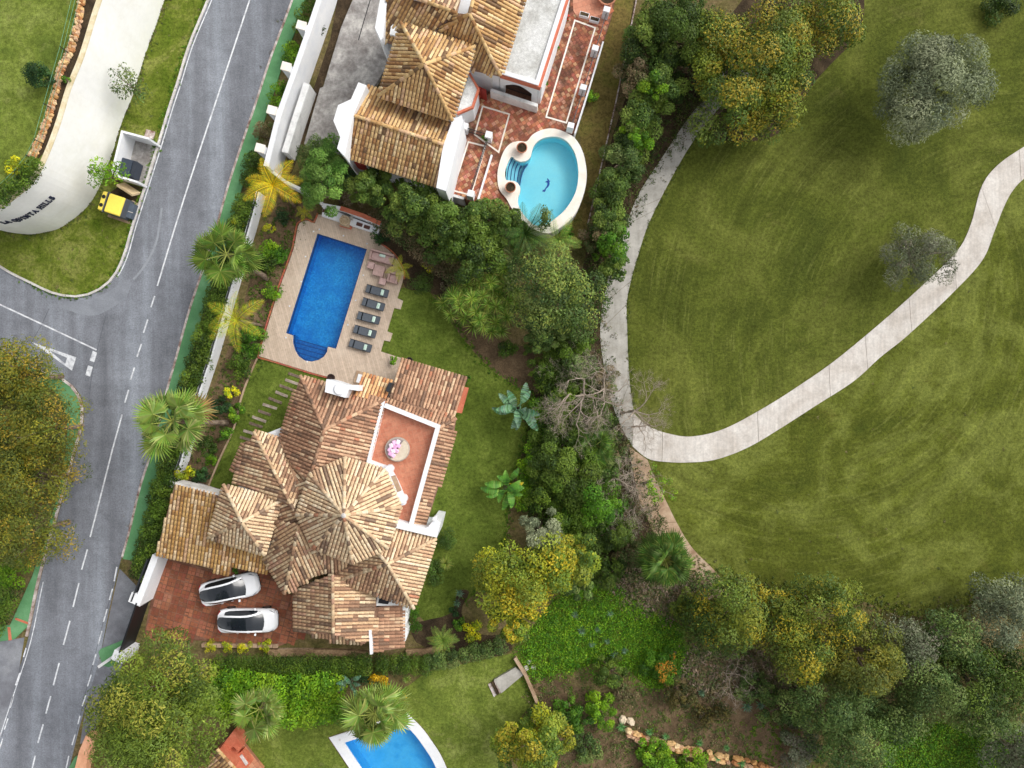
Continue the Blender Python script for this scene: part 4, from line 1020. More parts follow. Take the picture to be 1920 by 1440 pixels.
def basin(poly, z0, z1, name, m_, par):
    A = [P(x,y,z1) for x,y in poly]; off = wl(par)
    if area2([a.xy for a in A]) < 0: A.reverse()
    n = len(A); V = [tuple(a-off) for a in A]+[(a.x-off.x, a.y-off.y, z0-off.z) for a in A]
    F = [(i, n+i, n+(i+1) % n, (i+1) % n) for i in range(n)]+[tuple(range(n, 2*n))]
    me = bpy.data.meshes.new(name); me.from_pydata(V, [], F); me.update(); return link(name, me, m_, par)
basin(grow(O_in, .6), PZ-1.4, PZ+.1, "basin", CYAN, op)
sheet("water", [O_in], PZ-.02, WATER, op)
MB().prism([P(x,y,PZ-.35) for x,y in grow(O_out, -3)], 0, PZ-.32, bottom=False) if False else None
ow_in = [P(x,y,PZ-.3).xy for x,y in grow(O_out, -2)]
MB().wall(ow_in, .25, 0, PZ-.3, closed=True).build("pool_wall", WHITE_D, op)
dl = flat("pool_line", (20,90,150))
for k, xs in enumerate(((1028,968),(1065,1005),(1100,1042),(1140,1075),(1190,1105))):
    a = Z3([(xs[0]-6, 372+k*14),(sum(xs)/2-18, 470+k*12),(xs[1]-6, 612+k*10)])
    mm = MB(); pp = [P(x,y,PZ-.25-k*.2) for x,y in catmull(a, 6)]
    mm.wall([v.xy for v in pp], .06, PZ-1.4, PZ-.22-k*.2); mm.build("step_edge", dl, op)
    nxt = Z3([(1000,380),(960,470),(950,600)])
    if k < 4:
        A = catmull(a, 6); st = [P(x,y,PZ-.25-k*.2) for x,y in A+catmull(Z3([(1012-10,365),(965,440),(950,600)]), 6)[::-1]]
        MB().prism(st, PZ-1.4, PZ-.25-k*.2).build("pool_step", CYAN, op)
dol = [(0,0),(8,6),(14,16),(20,34),(30,46),(42,56),(52,72),(58,92),(57,112),(66,128),(56,126),(52,138),(42,152),(36,156),(30,150),(38,138),(36,128),(22,124),(8,112),(24,112),(36,106),(34,84),(24,62),(12,46),(2,30),(-10,24),(-22,26),(-14,14),(-22,2),(-8,6)]
DZ = PZ-1.38; d0 = Vector(Z3([(1358,735)])[0]); 
MB().prism([P(d0.x+x*.17+3.2-3.2, d0.y-y*.165, DZ) for x, y in dol], DZ-.01, DZ+.012).build("dolphin_mosaic", flat("dolphin_blue",(20,84,170)), op)
MB().prism([P(x,y,PZ-.4) for x,y in Z3([(1725,620),(1800,620),(1760,800),(1735,835),(1680,800),(1715,680)])], PZ-.9, PZ-.4).build("overflow_tray", CONC, op)
MB().prism([P(x,y,PZ-.37) for x,y in Z3([(1775,625),(1800,625),(1765,790),(1745,825),(1740,815),(1765,760)])], PZ-.9, PZ-.385).build("overflow_water", MOSAIC, op)
TC = surf("terracotta_pot", [(.4,(168,110,84)),(.6,(188,130,102))], 3, 10, .1)
def pot(px, py, z, r, label, plant=None, col=TC):
    t = thing("plant_pot", label, "plant pot", P(px,py,z)); c = P(px,py,z)
    MB().lathe(tuple(c), [(r*.6,0),(r*.85,.3),(r,.52),(r,.6),(r*.86,.6),(r*.84,.5),(.02,.5)], 16).build("pot", col, t, smooth=False)
    MB().lathe((c.x,c.y,z+.48), [(r*.84,0),(r*.84,.03),(.02,.04)], 12).build("soil", SOIL_D, t)
    return t
for (x, y), lb in zip(Z3([(1120,290),(1000,705)]), ("terracotta pot with a silvery ball plant on the curved pool coping", "terracotta pot with a small leafy plant on the curved pool coping")):
    pot(x, y, PZ+.12, .42, lb)
pot(1137,-1,PZ+.04,.75,"large round terracotta planter on the plain upper patio")
for x, y in ((1095,31),(1114,40)):
    t = thing("planter_box", "small white rectangular planter on the red tiled patio", "planter", P(x,y,PZ), "white planters on the patio"); p = P(x,y,PZ)
    MB().box((p.x,p.y,PZ+.18), (.75,.35,.36), ROT).build("box", WHITE, t, .02); MB().box((p.x,p.y,PZ+.36), (.66,.26,.02), ROT).build("soil", SOIL_D, t)

# ------------------------------------------------------------------ villa deck and pool
DECKP = catmull([(485,667.5),(500,617),(522,547),(546,480),(552,460),(557,432)], 3)[:-1] + catmull([(557,432),(560,421),(568,415),(577,414),(590,419)], 3) + [(597,402),(605,403),(703,437),(709,455)] + catmull([(709,455),(730,470),(745,487),(756,508),(756,522),(751,539)], 3)[1:] + [(745,559),(755.5,564),(751,580),(739,577.5),(726,621),(736,625),(731,640.5),(720,638),(714,659),(752,671),(735,760),(700,760),(620,708),(580,697)]
DZK = .10
def slab_with_hole(outer, hole, z0, z1, name, m_):
    o_ = ring(outer, hole, z0, z1, name, m_, None); o_["kind"] = "structure"; return o_
deck = slab_with_hole(DECKP, POOL_A, .0, DZK, "deck", DECK)
bk = thing("brick_edging", "thin terracotta brick edging round the pale pool deck", "edging", P(520,540))
for path in (catmull([(484,670),(498,617),(520,547),(544,480),(550,460),(555,432),(559,419),(568,413),(577,412),(589,417),(596,400)], 4), [(484,670),(530,683),(580,699),(618,709)], catmull([(710,455),(732,469),(748,487),(758,508),(758,524)], 4)):
    q = [P(*v).xy for v in path]
    for a, b in zip(q, q[1:]):
        n = max(1, int((b-a).length/.24))
        for i in range(n):
            c = a.lerp(b, (i+.5)/n); MB().box((c.x, c.y, .06), ((b-a).length/n-.02, .12, .13), math.atan2(b.y-a.y, b.x-a.x), tuple(v*R.uniform(.8,1.15) for v in lin((176,104,78)))).build("brick", PAVER, bk)
vp = thing("villa_pool", "deep blue mosaic pool with a rounded step bay in the pale deck", "pool", P(612,550,0))
basin(grow(POOL_A, .5), -1.55, DZK-.01, "basin", MOSAIC, vp)
sheet("water", [POOL_A], -.03, WATER, vp)
MB().wall([P(x,y,DZK).xy for x,y in grow(POOL_A, -.6)], .08, -.35, -.0, closed=True).build("waterline_tile", flat("waterline_blue",(14,70,130),.3), vp)
v_ = Vector((math.cos(ROT), math.sin(ROT), 0)); w_ = Vector((math.sin(ROT), -math.cos(ROT), 0))
STEPM = tiled("pool_step_mosaic",(22,104,186),(40,128,204),(24,96,170),.11,.11,ROT,.004,.4,offset=0,bmp=0)
for k, (a, b) in enumerate((((549,634),(615,653)),((549,641),(614,659)),((551,650),(611,667)),((555,660),(602,674)))):
    z = -.95+k*.22; low = [q for q in bay]
    pl = [a, b] + [q for q in bay if (q[1] > a[1]+(q[0]-a[0])*(b[1]-a[1])/(b[0]-a[0])+.5)]
    MB().prism([P(x,y,z) for x,y in pl], -1.5, z).build("pool_step", STEPM, vp)
    MB().wall([P(*a,z).xy, P(*b,z).xy], .05, z, z+.012).build("step_edge", flat("step_line",(16,72,140)), vp)
tz_ = DZK
# white deck lights
for i, (x, y) in enumerate(((588,434),(599,430),(644,442),(688,457),(573,481),(565,528),(543,574),(536,633),(681,516),(667,563),(652,609),(576,664+14))):
    p = P(x,y,DZK); tag(MB().lathe((p.x,p.y,DZK), [(.07,0),(.07,.012),(.05,.016),(.01,.016)], 10).build("deck_light", PAINT), "small round white light set flush in the deck round the pool", "light", "deck lights round the pool")
# barbecue wall with stone basin
bb = thing("fountain_wall", "white wall bench with cushions recesses and a stone fountain basin beside the pool", "fountain", P(655,418,DZK))
# local axes along the wall
bu = Vector((.945,.327)); 
def bq(pts, z): return [P(x,y,z) for x,y in pts]
MB().prism(bq([(603,405),(606,388),(640,400),(713,428),(708,440),(703,437)], .55), DZK, .55).build("bench", WHITE, bb)
MB().wall([P(x,y,1.5).xy for x,y in ((604,384),(640,391),(680,405),(713,420))], .3, DZK, 1.5).build("wall", WHITE, bb)
MB().wall([P(x,y,1.58).xy for x,y in ((638,390),(680,404),(713,419))], .34, 1.5, 1.58).build("wall_coping", TERRA, bb)
for c in ((611,396),(674,421),(688,426)):
    p = P(*c,.56); MB().box((p.x,p.y,.58), (.5,.28,.06), ROT-.04).build("recess", flat("recess_brown_%d"%c[0],(92,56,46)), bb, .03)
p = P(648,415,.6); SB = surf("sandstone", [(.4,(176,154,126)),(.6,(200,180,150))], 3, 12, .15)
MB().box((p.x,p.y,.4), (.75,.8,.7), ROT).build("basin_base", SB, bb, .03)
MB().lathe((p.x,p.y,.75), [(.36,0),(.4,.18),(.4,.26),(.3,.26),(.26,.1),(.02,.08)], 18).build("basin", SB, bb)
MB().box((*P(648,424,.3).xy,.2), (.95,.22,.22), ROT).build("basin_step", TERRA, bb)
MB().tube([tuple(P(632,396,1.2)),tuple(P(648,400,1.2)),tuple(P(657,404,1.1))], .035, 6).build("spout_rail", DARK, bb)
MB().box((*P(659,409,.8).xy,.75), (.2,.25,.4), ROT).build("tap_box", CONC, bb, .03)

# ------------------------------------------------------------------ deck furniture
FG = flat("lounger_mesh", (86,92,100), .7, .3, .1, 9); MINT = surf("mint_cushion_fabric", [(.3,(168,214,192)),(.5,(206,228,214)),(.7,(228,238,230))], 7, 20, .06)
def lounger():
    t = thing("sun_lounger", "grey sling sun lounger with a pale mint pillow on the deck", "sun lounger", (0,0,0), "sun loungers in a row by the pool")
    MB().box((0,0,.30), (1.25,.60,.05)).build("seat", FG, t, .015)
    m = MB(); m.add([(.3-.0,-.3,.31),(.95,-.3,.52),(.95,.3,.52),(.3,.3,.31),(.3,-.3,.27),(.95,-.3,.48),(.95,.3,.48),(.3,.3,.27)], [(0,1,2,3),(7,6,5,4),(0,4,5,1),(1,5,6,2),(2,6,7,3),(3,7,4,0)])
    m2 = MB(); m2.box((-.72,0,.30), (.42,.60,.05)); m2.build("foot_rest", FG, t, .015)
    m.build("backrest", FG, t)
    for sy in (-1,1): MB().box((-.05,sy*.315,.30), (1.85,.05,.07)).build("side_rail", DARK, t, .01)
    for sx in (-.75,.55):
        for sy in (-1,1): MB().box((sx,sy*.29,.135), (.06,.05,.27)).build("leg", DARK, t)
    MB().box((.42,0,.41), (.26,.46,.11), 0, tilt=Matrix.Rotation(-.3,3,'Y')).build("pillow", MINT, t, .05)
    return t
lg = lounger()
for i, (x, y) in enumerate(((709,547),(701.7,571.7),(693,597),(686,622.5),(677.5,648.7))):
    o = lg if i == 0 else copy_tree(lg); o.location = P(x,y,DZK); o["label"] = ("grey sun lounger with mint pillow right beside the outdoor armchair", "grey sun lounger with mint pillow, second from the outdoor armchair", "grey sun lounger with mint pillow in the middle of the row of five", "grey sun lounger with mint pillow, second from the villa end of the row", "grey sun lounger with mint pillow at the villa end of the row")[i]; o.rotation_euler = (0,0,ROT+[.0,-.02,.01,0,-.02][i])
RAT = surf("pink_grey_rattan", [(.4,(178,148,140)),(.6,(194,164,156))], 4, 16, .12); RAT_C = surf("pink_grey_cushion", [(.4,(186,154,148)),(.6,(202,172,166))], 3, 14, .06)
def sofa(px, py, L, D, label, cat, pillow, name, sides=(1,1)):
    c = P(px,py,DZK); t = thing(name, label, cat, c)
    X = lambda x, y, z: (c.x+x*math.cos(ROT)-y*math.sin(ROT), c.y+x*math.sin(ROT)+y*math.cos(ROT), DZK+z)
    MB().box(X(0,0,.16), (L-.02,D-.02,.28), ROT).build("base", RAT, t, .02)
    MB().box(X(0,D/2-.08,.36), (L,.16,.68), ROT).build("backrest", RAT, t, .02)
    for s_, on in ((-1,sides[0]),(1,sides[1])):
        if on: MB().box(X(s_*(L/2-.08),-.085,.29), (.16,D-.18,.54), ROT).build("armrest", RAT, t, .02)
    MB().box(X(0,-.08,.36), (L-.34,D-.2,.14), ROT).build("seat_cushion", RAT_C, t, .04)
    if pillow: MB().box(X(.05,D/2-.3,.5), (.5,.22,.2), ROT, tilt=Matrix.Rotation(.5,3,'X')).build("pillow", MINT, t, .06)
sofa(717.5,483.7,1.95,.84,"pink-grey outdoor sofa with one mint pillow at the pool corner","sofa",True,"outdoor_sofa")
sofa(738.7,522,.85,.85,"pink-grey outdoor armchair without pillow beside the sun loungers","armchair",False,"outdoor_armchair")
def slabby(px, py, s_, h, label, cat, name, top=RAT_C):
    c = P(px,py,DZK); t = thing(name, label, cat, c)
    MB().box((c.x,c.y,DZK+h/2-.03), (s_-.04,s_-.04,h-.06), ROT).build("base", RAT, t, .02); MB().box((c.x,c.y,DZK+h-.02), (s_,s_,.08), ROT).build("top", top, t, .03)
slabby(697,498.8,.54,.4,"small pink-grey ottoman beside the outdoor sofa","ottoman","ottoman"); slabby(718.7,528.7,.54,.4,"small pink-grey ottoman beside the outdoor armchair","ottoman","ottoman")
slabby(712,509,.86,.42,"square pink-grey low table between sofa and armchair","table","coffee_table",RAT)
# round daybed on the roof terrace
db = thing("round_daybed", "round outdoor daybed half beige mattress and half pink pillows on the roof terrace", "daybed", P(746,842,tz)); c = P(746,842,tz)
MB().lathe(tuple(c), [(.88,0),(.93,.05),(.93,.32),(.90,.34),(.02,.34)], 36).build("base", flat("daybed_taupe",(176,164,152)), db)
half = [(math.cos(a)*.86, math.sin(a)*.86) for a in np.linspace(-2.2,.95,20)]
MB().prism([(c.x+x,c.y+y) for x,y in half], tz+.34, tz+.46).build("mattress", surf("beige_mattress",[(.4,(204,190,168)),(.6,(214,202,182))],3,14,.05), db, .03)
MB().prism([(c.x+math.cos(a)*.8,c.y+math.sin(a)*.8) for a in np.linspace(.98,4.05,20)], tz+.34, tz+.4).build("mattress", flat("grey_mattress",(150,140,140)), db)
PK = [flat("pillow_%d"%i, q, .9) for i, q in enumerate(((236,190,222),(244,228,240),(226,170,210)))]
for i, (x, y) in enumerate(((-.2,.55),(-.45,.32),(-.15,.2),(-.55,.0),(-.28,-.1),(-.5,-.33),(-.3,-.45),(.1,.6),(.12,.3),(-.02,-.1))):
    MB().box((c.x+x*.95,c.y+y*.95,tz+.5+R.uniform(0,.06)), (.34,.3,.16), R.uniform(0,3), tilt=Matrix.Rotation(R.uniform(-.4,.4),3,'X')).build("pillow", PK[i % 3], db, .06)
# small things by the house wall
tag(MB().lathe(tuple(P(623,708,.1)), [(.24,0),(.3,.35),(.3,.5),(.24,.5),(.22,.3),(.02,.3)], 14).build("urn", flat("dark_urn",(60,42,36))), "dark round pot on the deck by the white chimney", "pot")
tag(MB().lathe(tuple(P(769,676,.1)), [(.2,0),(.27,.35),(.27,.5),(.21,.5),(.2,.3),(.02,.3)], 14).build("urn", flat("dark_urn_b",(50,38,32))), "dark round pot at the corner of the north-east roof", "pot")
dg = thing("door_mat_frame", "white door panel in a tan frame beside the orange porch roof", "door panel", P(674,708,.1))
MB().box((*P(674,708,.2).xy,.16), (.75,1.0,.12), ROT).build("frame", CONC_T, dg); MB().box((*P(675,710,.25).xy,.24), (.45,.7,.08), ROT).build("panel", WHITE, dg)
# timber sleepers in the west lawn
for i, (x, y) in enumerate(((553,704),(547,716),(537,727),(528,739),(516,751),(506,762),(496,774),(486,786),(480,797),(469,811),(462,823),(470,845),(445,875))):
    c = P(x,y,.03); tag(MB().box((c.x,c.y,.035), (1.15*R.uniform(.9,1.05),.22,.08), ROT-.05+R.uniform(-.05,.05)).build("stepping_sleeper", BARK_G if i % 2 else BARK, None, .015), "weathered timber sleeper set as a step in the west lawn", "sleeper", "stepping sleepers across the lawn")

# ------------------------------------------------------------------ driveway of the villa with pavers
DRV = [(300,1038),(430,1080),(435,1060),(505,1076),(540,1120),(560,1105),(570,1195),(520,1212),(430,1203),(270,1196)]
drv = structure(MB().prism([P(*q) for q in DRV], 0, .05), "driveway", GROUT)
PVC = [lin(c) for c in ((146,90,66),(134,80,58),(158,100,74),(126,76,56),(154,106,82))]
pv = tiles_in([P(*q).xy for q in DRV], .66, ROT+.0, 0, PVC); pv.sort(key=lambda q: -q[0]); cache = {}
for i, (x, y) in enumerate(pv):
    k = i % 10 if False else R.randrange(12)
    if k not in cache:
        m = MB(); cc = R.choice(PVC); b = R.uniform(.88,1.1); cc = tuple(v*b for v in cc)
        for sx in (-1,1):
            for sy in (-1,1):
                if k % 3 == 0 and (sx, sy) == (1, 1): continue
                m.box((sx*.152,sy*.152,0), (.275,.275,.03), 0, tuple(v*R.uniform(.92,1.08) for v in cc))
        if k % 3 == 0:
            m.box((.152,.152,.0), (.275,.13,.028), 0, tuple(v*1.1 for v in cc)); 
        me = bpy.data.meshes.new("paver"); me.from_pydata(m.V, [], m.F); set_col(me, m.C); me.materials.append(PAVER); cache[k] = me
    o = bpy.data.objects.new("paver", cache[k]); COL.objects.link(o); o.parent = drv; o.location = (x, y, .062); o.rotation_euler = (0,0,ROT+R.choice((0,math.pi/2,math.pi)))
gt = thing("driveway_gate", "black sliding gate between white posts at the villa driveway", "gate", P(266,1150))
MB().wall([P(283,1115).xy, P(252,1205).xy], .12, .05, 2.2).build("panel", flat("black_gate",(22,23,27),.5), gt)
for x, y in ((281,1108),(250,1212)):
    p = P(x,y,0); MB().box((p.x,p.y,1.1), (.95,.8,2.2), ROT-.1).build("post", WHITE, gt, .02)
MB().wall([P(250,1212).xy, P(226,1222).xy, P(200,1240).xy], .22, 0, 1.2).build("return_wall", WHITE_D, gt)
orw = one(MB().wall([P(x,y).xy for x,y in ((182,1372),(170,1400),(160,1440),(150,1500))], .8, 0, .9), "terracotta_wall", surf("salmon_render",[(.4,(220,160,124)),(.6,(236,178,142))],1.5,9,.08), "salmon painted wall beside the pavement under the big pine", "wall")
sb = thing("planter_kerb", "pale stone kerb along the driveway edge above the yellow shrubs", "kerb", P(450,1208))
for i in range(22):
    x = 385+i*9.5; y = 1208+ (i*.1) if x < 520 else 1218; p = P(x,y,0); MB().box((p.x,p.y,.15), (.38,.3,.3), 0).build("kerb_block", CONC_T, sb, .02)
wpath = one(MB().wall([P(x,y).xy for x,y in ((505,1222),(560,1221),(640,1222),(700,1226))], .55, 0, .35), "garden_wall", SAND, "sandy low retaining wall south of the tiled south roofs", "wall")
wpath2 = one(MB().wall([P(x,y).xy for x,y in ((762,1222),(800,1220),(830,1214))], .5, 0, .3), "garden_wall", SAND, "short sandy wall below the annex beside the round shrubs", "wall")

# ------------------------------------------------------------------ neighbour's pool at the bottom, steps
np_ = thing("corner_pool", "bright azure pool with white coping partly under a fan palm", "pool", P(730,1420,0))
ring(grow(POOL_C, 18), POOL_C, -.1, .08, "coping", WHITE, np_); basin(grow(POOL_C, .5), -1.5, .06, "basin", AZURE, np_); sheet("water", [POOL_C], -.06, WATER, np_)
MB().lathe(tuple(P(637,1387,.08)), [(.09,0),(.09,.012),(.02,.014)], 10).build("skimmer_lid", KERB, np_)
stp = thing("garden_steps", "grey concrete ramp with three dark steps on the south lawn", "steps", P(945,1285))
MB().prism([P(x,y,.3) for x,y in ((926,1275),(966,1252),(984,1263),(940,1300))], 0, .3).build("ramp", CONC, stp)
for i in range(3):
    x, y = 926-i*5.5, 1277+i*3; MB().prism([P(a,b,.28-i*.09) for a,b in ((x,y),(x+5,y-3),(x+16,y+20),(x+11,y+24))], 0, .28-i*.09).build("step", KERBP if i != 1 else SOIL_D, stp)
MB().wall([P(x,y).xy for x,y in ((965,1230),(985,1262),(1007,1314))], .22, 0, .5).build("side_wall", CONC_T, stp)
for i, (x, y) in enumerate(((992,1240),(987,1252),(1000,1251))): tag(MB().box((*P(x,y).xy,.04), (.4,.28,.08), 1+i).build("flagstone", KERB, None, .02), "loose pale flagstone beside the garden steps", "stone", "flagstones by the steps")
# stone terrace wall bottom right
dw = thing("dry_stone_wall", "tan dry stone wall of big blocks across the brown garden slope", "stone wall", P(1270,1390))
wp_ = catmull([(1180,1372),(1200,1382),(1228,1390),(1255,1395),(1280,1405),(1310,1408),(1345,1418),(1380,1425),(1415,1432),(1450,1445)], 4)
for i, q in enumerate(wp_):
    for s_ in (-1,1):
        if i % 2 and R.random() < .4: continue
        p = P(q[0]+R.uniform(-3,3), q[1]+s_*4.5+R.uniform(-1.5,1.5)); rock((p.x,p.y,0), (R.uniform(.28,.5), R.uniform(.18,.28), R.uniform(.35,.6)), ROT+R.uniform(-.3,.3), R.choice(STC), 900+i*2+s_).build("stone", STONE, dw)
for i, (x, y) in enumerate(((1167,1347),(1183,1352))):
    p = P(x,y); tag(rock((p.x,p.y,0), (.32,.4,.35), .6*i, lin((222,204,176)), 50+i).build("boulder", STONE), "pale flat boulder lying at the end of the dry stone wall", "boulder", "boulders by the stone wall")
# ------------------------------------------------------------------ cars
CARW = flat("white_car_paint", (246,247,250), .25, .5, .01, 4, coat=.6)
GLASSB, _t, _b = nt("dark_car_glass"); _b.inputs["Base Color"].default_value = (.012,.016,.022,1); _b.inputs["Roughness"].default_value = .04; _b.inputs["Specular IOR Level"].default_value = .8
RUB = flat("tyre_rubber", (26,26,28), .8); RIM = flat("wheel_rim", (120,122,128), .35, .5, .05, 5, .8)
LAMP = flat("lamp_glass", (90,96,104), .15, .6); 
def loft(rows, closed=False):
    m = MB(); n = len(rows[0]); V = [v for r in rows for v in r]; F = [(i*n+k, i*n+k+1, (i+1)*n+k+1, (i+1)*n+k) for i in range(len(rows)-1) for k in range(n-1)]
    m.add(V, F); m.smooth = True; return m
def interp(tab, x):
    for (a, va), (b, vb) in zip(tab, tab[1:]):
        if a <= x <= b:
            t = (x-a)/(b-a); t = t*t*(3-2*t) if False else t; return va+(vb-va)*t
    return tab[0][1] if x < tab[0][0] else tab[-1][1]
def car(label, group):
    t = thing("parked_car", label, "car", (0,0,0), group)
    W = [(-2.36,.50),(-2.30,.72),(-2.15,.86),(-1.8,.945),(-1.3,.965),(0,.95),(1.2,.955),(1.7,.945),(2.05,.86),(2.25,.70),(2.36,.44)]
    Zt = [(-2.36,.78),(-2.25,.98),(-2.0,1.06),(-1.2,1.03),(0,1.0),(.9,1.0),(1.3,.98),(1.8,.90),(2.15,.80),(2.36,.62)]
    xs = np.concatenate([np.linspace(-2.36,-2.0,8), np.linspace(-1.9,1.9,26), np.linspace(2.0,2.36,8)]); rows = []
    for x in xs:
        w, zt_ = interp(W,x), interp(Zt,x); e_ = .25+.12*max(0, abs(x)-2.0)/.36
        half = [(0,zt_+.05),(w*.4,zt_+.04),(w*.7,zt_+.005),(w*.88,zt_-.06),(w*.97,zt_-.17),(w,zt_-.32),(w*.985,.48),(w*.95,.32),(w*.86,e_)]
        rows.append([(x,-y,z) for y, z in half[::-1]]+[(x,y,z) for y, z in half[1:]])
    m = loft(rows); n = len(rows[0]); m.F += [tuple(range(n-1,-1,-1)), tuple((len(rows)-1)*n+k for k in range(n))]; m.C += [None,None]
    b = m.build("body", CARW, t)
    # greenhouse: roof height, half width of the roof, half width at the belt
    ZR = [(-2.12,1.08),(-1.85,1.22),(-1.4,1.42),(-.9,1.55),(-.3,1.62),(.2,1.60),(.6,1.48),(1.0,1.24),(1.28,1.03)]
    YR = [(-2.12,.40),(-1.85,.47),(-1.0,.52),(-.2,.53),(.4,.55),(.9,.62),(1.28,.70)]
    YB = [(-2.12,.58),(-1.85,.74),(-1.3,.84),(0,.88),(.8,.87),(1.28,.80)]
    ZB = 1.0; gx = np.linspace(-2.12,1.28,30); top, railL, railR, sideL, sideR = [], [], [], [], []
    for x in gx:
        zr, yr, yb = interp(ZR,x), interp(YR,x), interp(YB,x); zr = max(zr, 1.04)
        bl = (.17*max(0, x-.3)/.98-.14*max(0, -x-1.2)/.92); top.append([(x+bl*(1-y*y),y*yr,zr+.035*(1-y*y)) for y in (-1,-.75,-.4,0,.4,.75,1)])
        for sgn, rl, sd_ in ((1,railL,sideL),(-1,railR,sideR)):
            rl.append([(x,sgn*(yr-.01),zr+.01),(x,sgn*(yr+.06),zr+.008),(x,sgn*(yr+.13),zr-.035)])
            f = lambda k: (x, sgn*((yr+.125)+(yb-yr-.105)*k), (zr-.03)+(ZB-.02-zr+.03)*k); sd_.append([f(0),f(.5),f(1)])
    loft(top).build("glass_roof", GLASSB, t)
    loft(railL).build("roof_rail", CARW, t); loft(railR).build("roof_rail", CARW, t)
    loft(sideL[4:-3]).build("side_window", GLASSB, t); loft(sideR[4:-3]).build("side_window", GLASSB, t)
    loft(sideL[:5]).build("rear_pillar", CARW, t); loft(sideR[:5]).build("rear_pillar", CARW, t)
    loft(sideL[-4:]).build("front_pillar", CARW, t); loft(sideR[-4:]).build("front_pillar", CARW, t)
    for sx in (-1.42,1.42):
        for sy in (-1,1):
            wh = MB(); pr = [(.30,-.11),(.345,-.09),(.345,.09),(.30,.11)]
            V = [(sx+r*math.cos(a), sy*(.87+y), .345+r*math.sin(a)) for r, y in pr for a in np.linspace(0,2*math.pi,20,endpoint=False)]
            F = [(i*20+k, i*20+(k+1)%20, (i+1)*20+(k+1)%20, (i+1)*20+k) for i in range(3) for k in range(20)]+[tuple(range(20)), tuple(60+k for k in range(20))]
            w_o = wh.add(V,F).build("wheel", RUB, t)
            r_ = MB(); V = [(sx+.23*math.cos(a), sy*.985, .345+.23*math.sin(a)) for a in np.linspace(0,2*math.pi,16,endpoint=False)]+[(sx+.23*math.cos(a), sy*.97, .345+.23*math.sin(a)) for a in np.linspace(0,2*math.pi,16,endpoint=False)]
            r_.add(V,[tuple(range(16))]+[(k,(k+1)%16,16+(k+1)%16,16+k) for k in range(16)]).build("rim", RIM, w_o)
    for sy in (-1,1):
        MB().box((.72,sy*1.0,1.05), (.16,.2,.13), sy*.2).build("mirror", CARW, t, .04)
        MB().add([(1.75,sy*.86,.865),(2.12,sy*.66,.80),(2.2,sy*.60,.74),(1.95,sy*.82,.80)], [(0,1,2,3)] if sy < 0 else [(3,2,1,0)]).build("headlight", LAMP, t).location.z = .03
        MB().box((-2.16,sy*.7,.93), (.12,.34,.1), sy*-.45).build("tail_light", flat("tail_lamp_%d"%sy,(150,24,28),.2), t, .03)
        for hx in (-.75,.1): MB().box((hx,sy*.965,.86), (.2,.02,.03)).build("door_handle", CARW, t)
    MB().box((2.32,0,.42), (.06,1.0,.14)).build("front_grille", BLACK, t, .02)
    MB().box((0,0,.24), (4.3,1.55,.12)).build("underbody", BLACK, t)
    return t
c1_ = car("white car with black glass roof parked close to the garage roof", "white cars parked on the driveway"); c1_.location = P(431,1104,.7); c1_.location.z = .075; c1_.rotation_euler = (0,0,math.radians(13))
c2_ = copy_tree(c1_); c2_["label"] = "white car with black glass roof parked beside the driveway kerb and yellow shrubs"; c2_.location = P(465,1163,.7); c2_.location.z = .075; c2_.rotation_euler = (0,0,math.radians(.5))
# ------------------------------------------------------------------ vegetation
def pal(*cs): return np.array([lin(c) for c in cs])
PAL = dict(
 pine=pal((88,104,36),(108,122,44),(126,138,54),(70,88,32),(98,114,52)),
 acacia=pal((108,106,38),(96,102,42),(84,94,42),(122,114,38),(72,84,40),(90,96,48)),
 yellowtree=pal((150,148,40),(120,132,44),(96,116,42),(84,106,48),(132,138,56)),
 olivey=pal((108,116,40),(88,104,42),(124,126,42),(70,90,40),(98,110,52)),
 dark=pal((56,76,26),(68,88,30),(82,100,38),(46,64,24),(94,110,44)),
 cypress=pal((68,90,38),(82,104,44),(98,116,52),(56,76,32),(110,124,58)),
 conifer=pal((82,116,50),(98,130,60),(70,102,44),(112,140,70)),
 olive=pal((118,128,96),(134,142,110),(148,154,122),(102,112,86),(90,100,78)),
 greyolive=pal((100,110,82),(114,120,92),(88,98,72),(122,126,104),(108,104,90)),
 greygreen=pal((84,104,56),(72,92,50),(100,116,64),(60,80,44),(110,120,74)),
 hedge=pal((56,78,22),(70,92,26),(82,104,32),(46,66,20),(94,112,38)),
 lime=pal((98,140,24),(122,160,30),(142,172,40),(80,122,26),(110,150,36)),
 brightg=pal((66,108,24),(84,126,30),(54,92,22),(100,136,36)),
 yell=pal((176,168,28),(196,182,30),(150,156,34),(132,146,36)),
 brownish=pal((112,98,70),(96,92,58),(128,112,84),(84,96,52),(74,92,46)),
 twig=pal((128,112,98),(146,128,112),(112,100,84),(104,104,70)),
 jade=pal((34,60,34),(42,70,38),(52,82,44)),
 maroon=pal((84,74,40),(68,66,36),(100,84,48),(60,64,34)),
 gold=pal((214,172,24),(226,186,30),(196,160,32)),
)
for _k in PAL: PAL[_k] = np.minimum(PAL[_k]*(1.0 if _k == 'gold' else 1.2)*np.array(np.array([.97,1.05,.74])*(.8 if _k in ('lime','brightg') else 1.0) if _k not in ('twig','olive','greyolive','brownish','gold') else [1,1,.95]), .75)
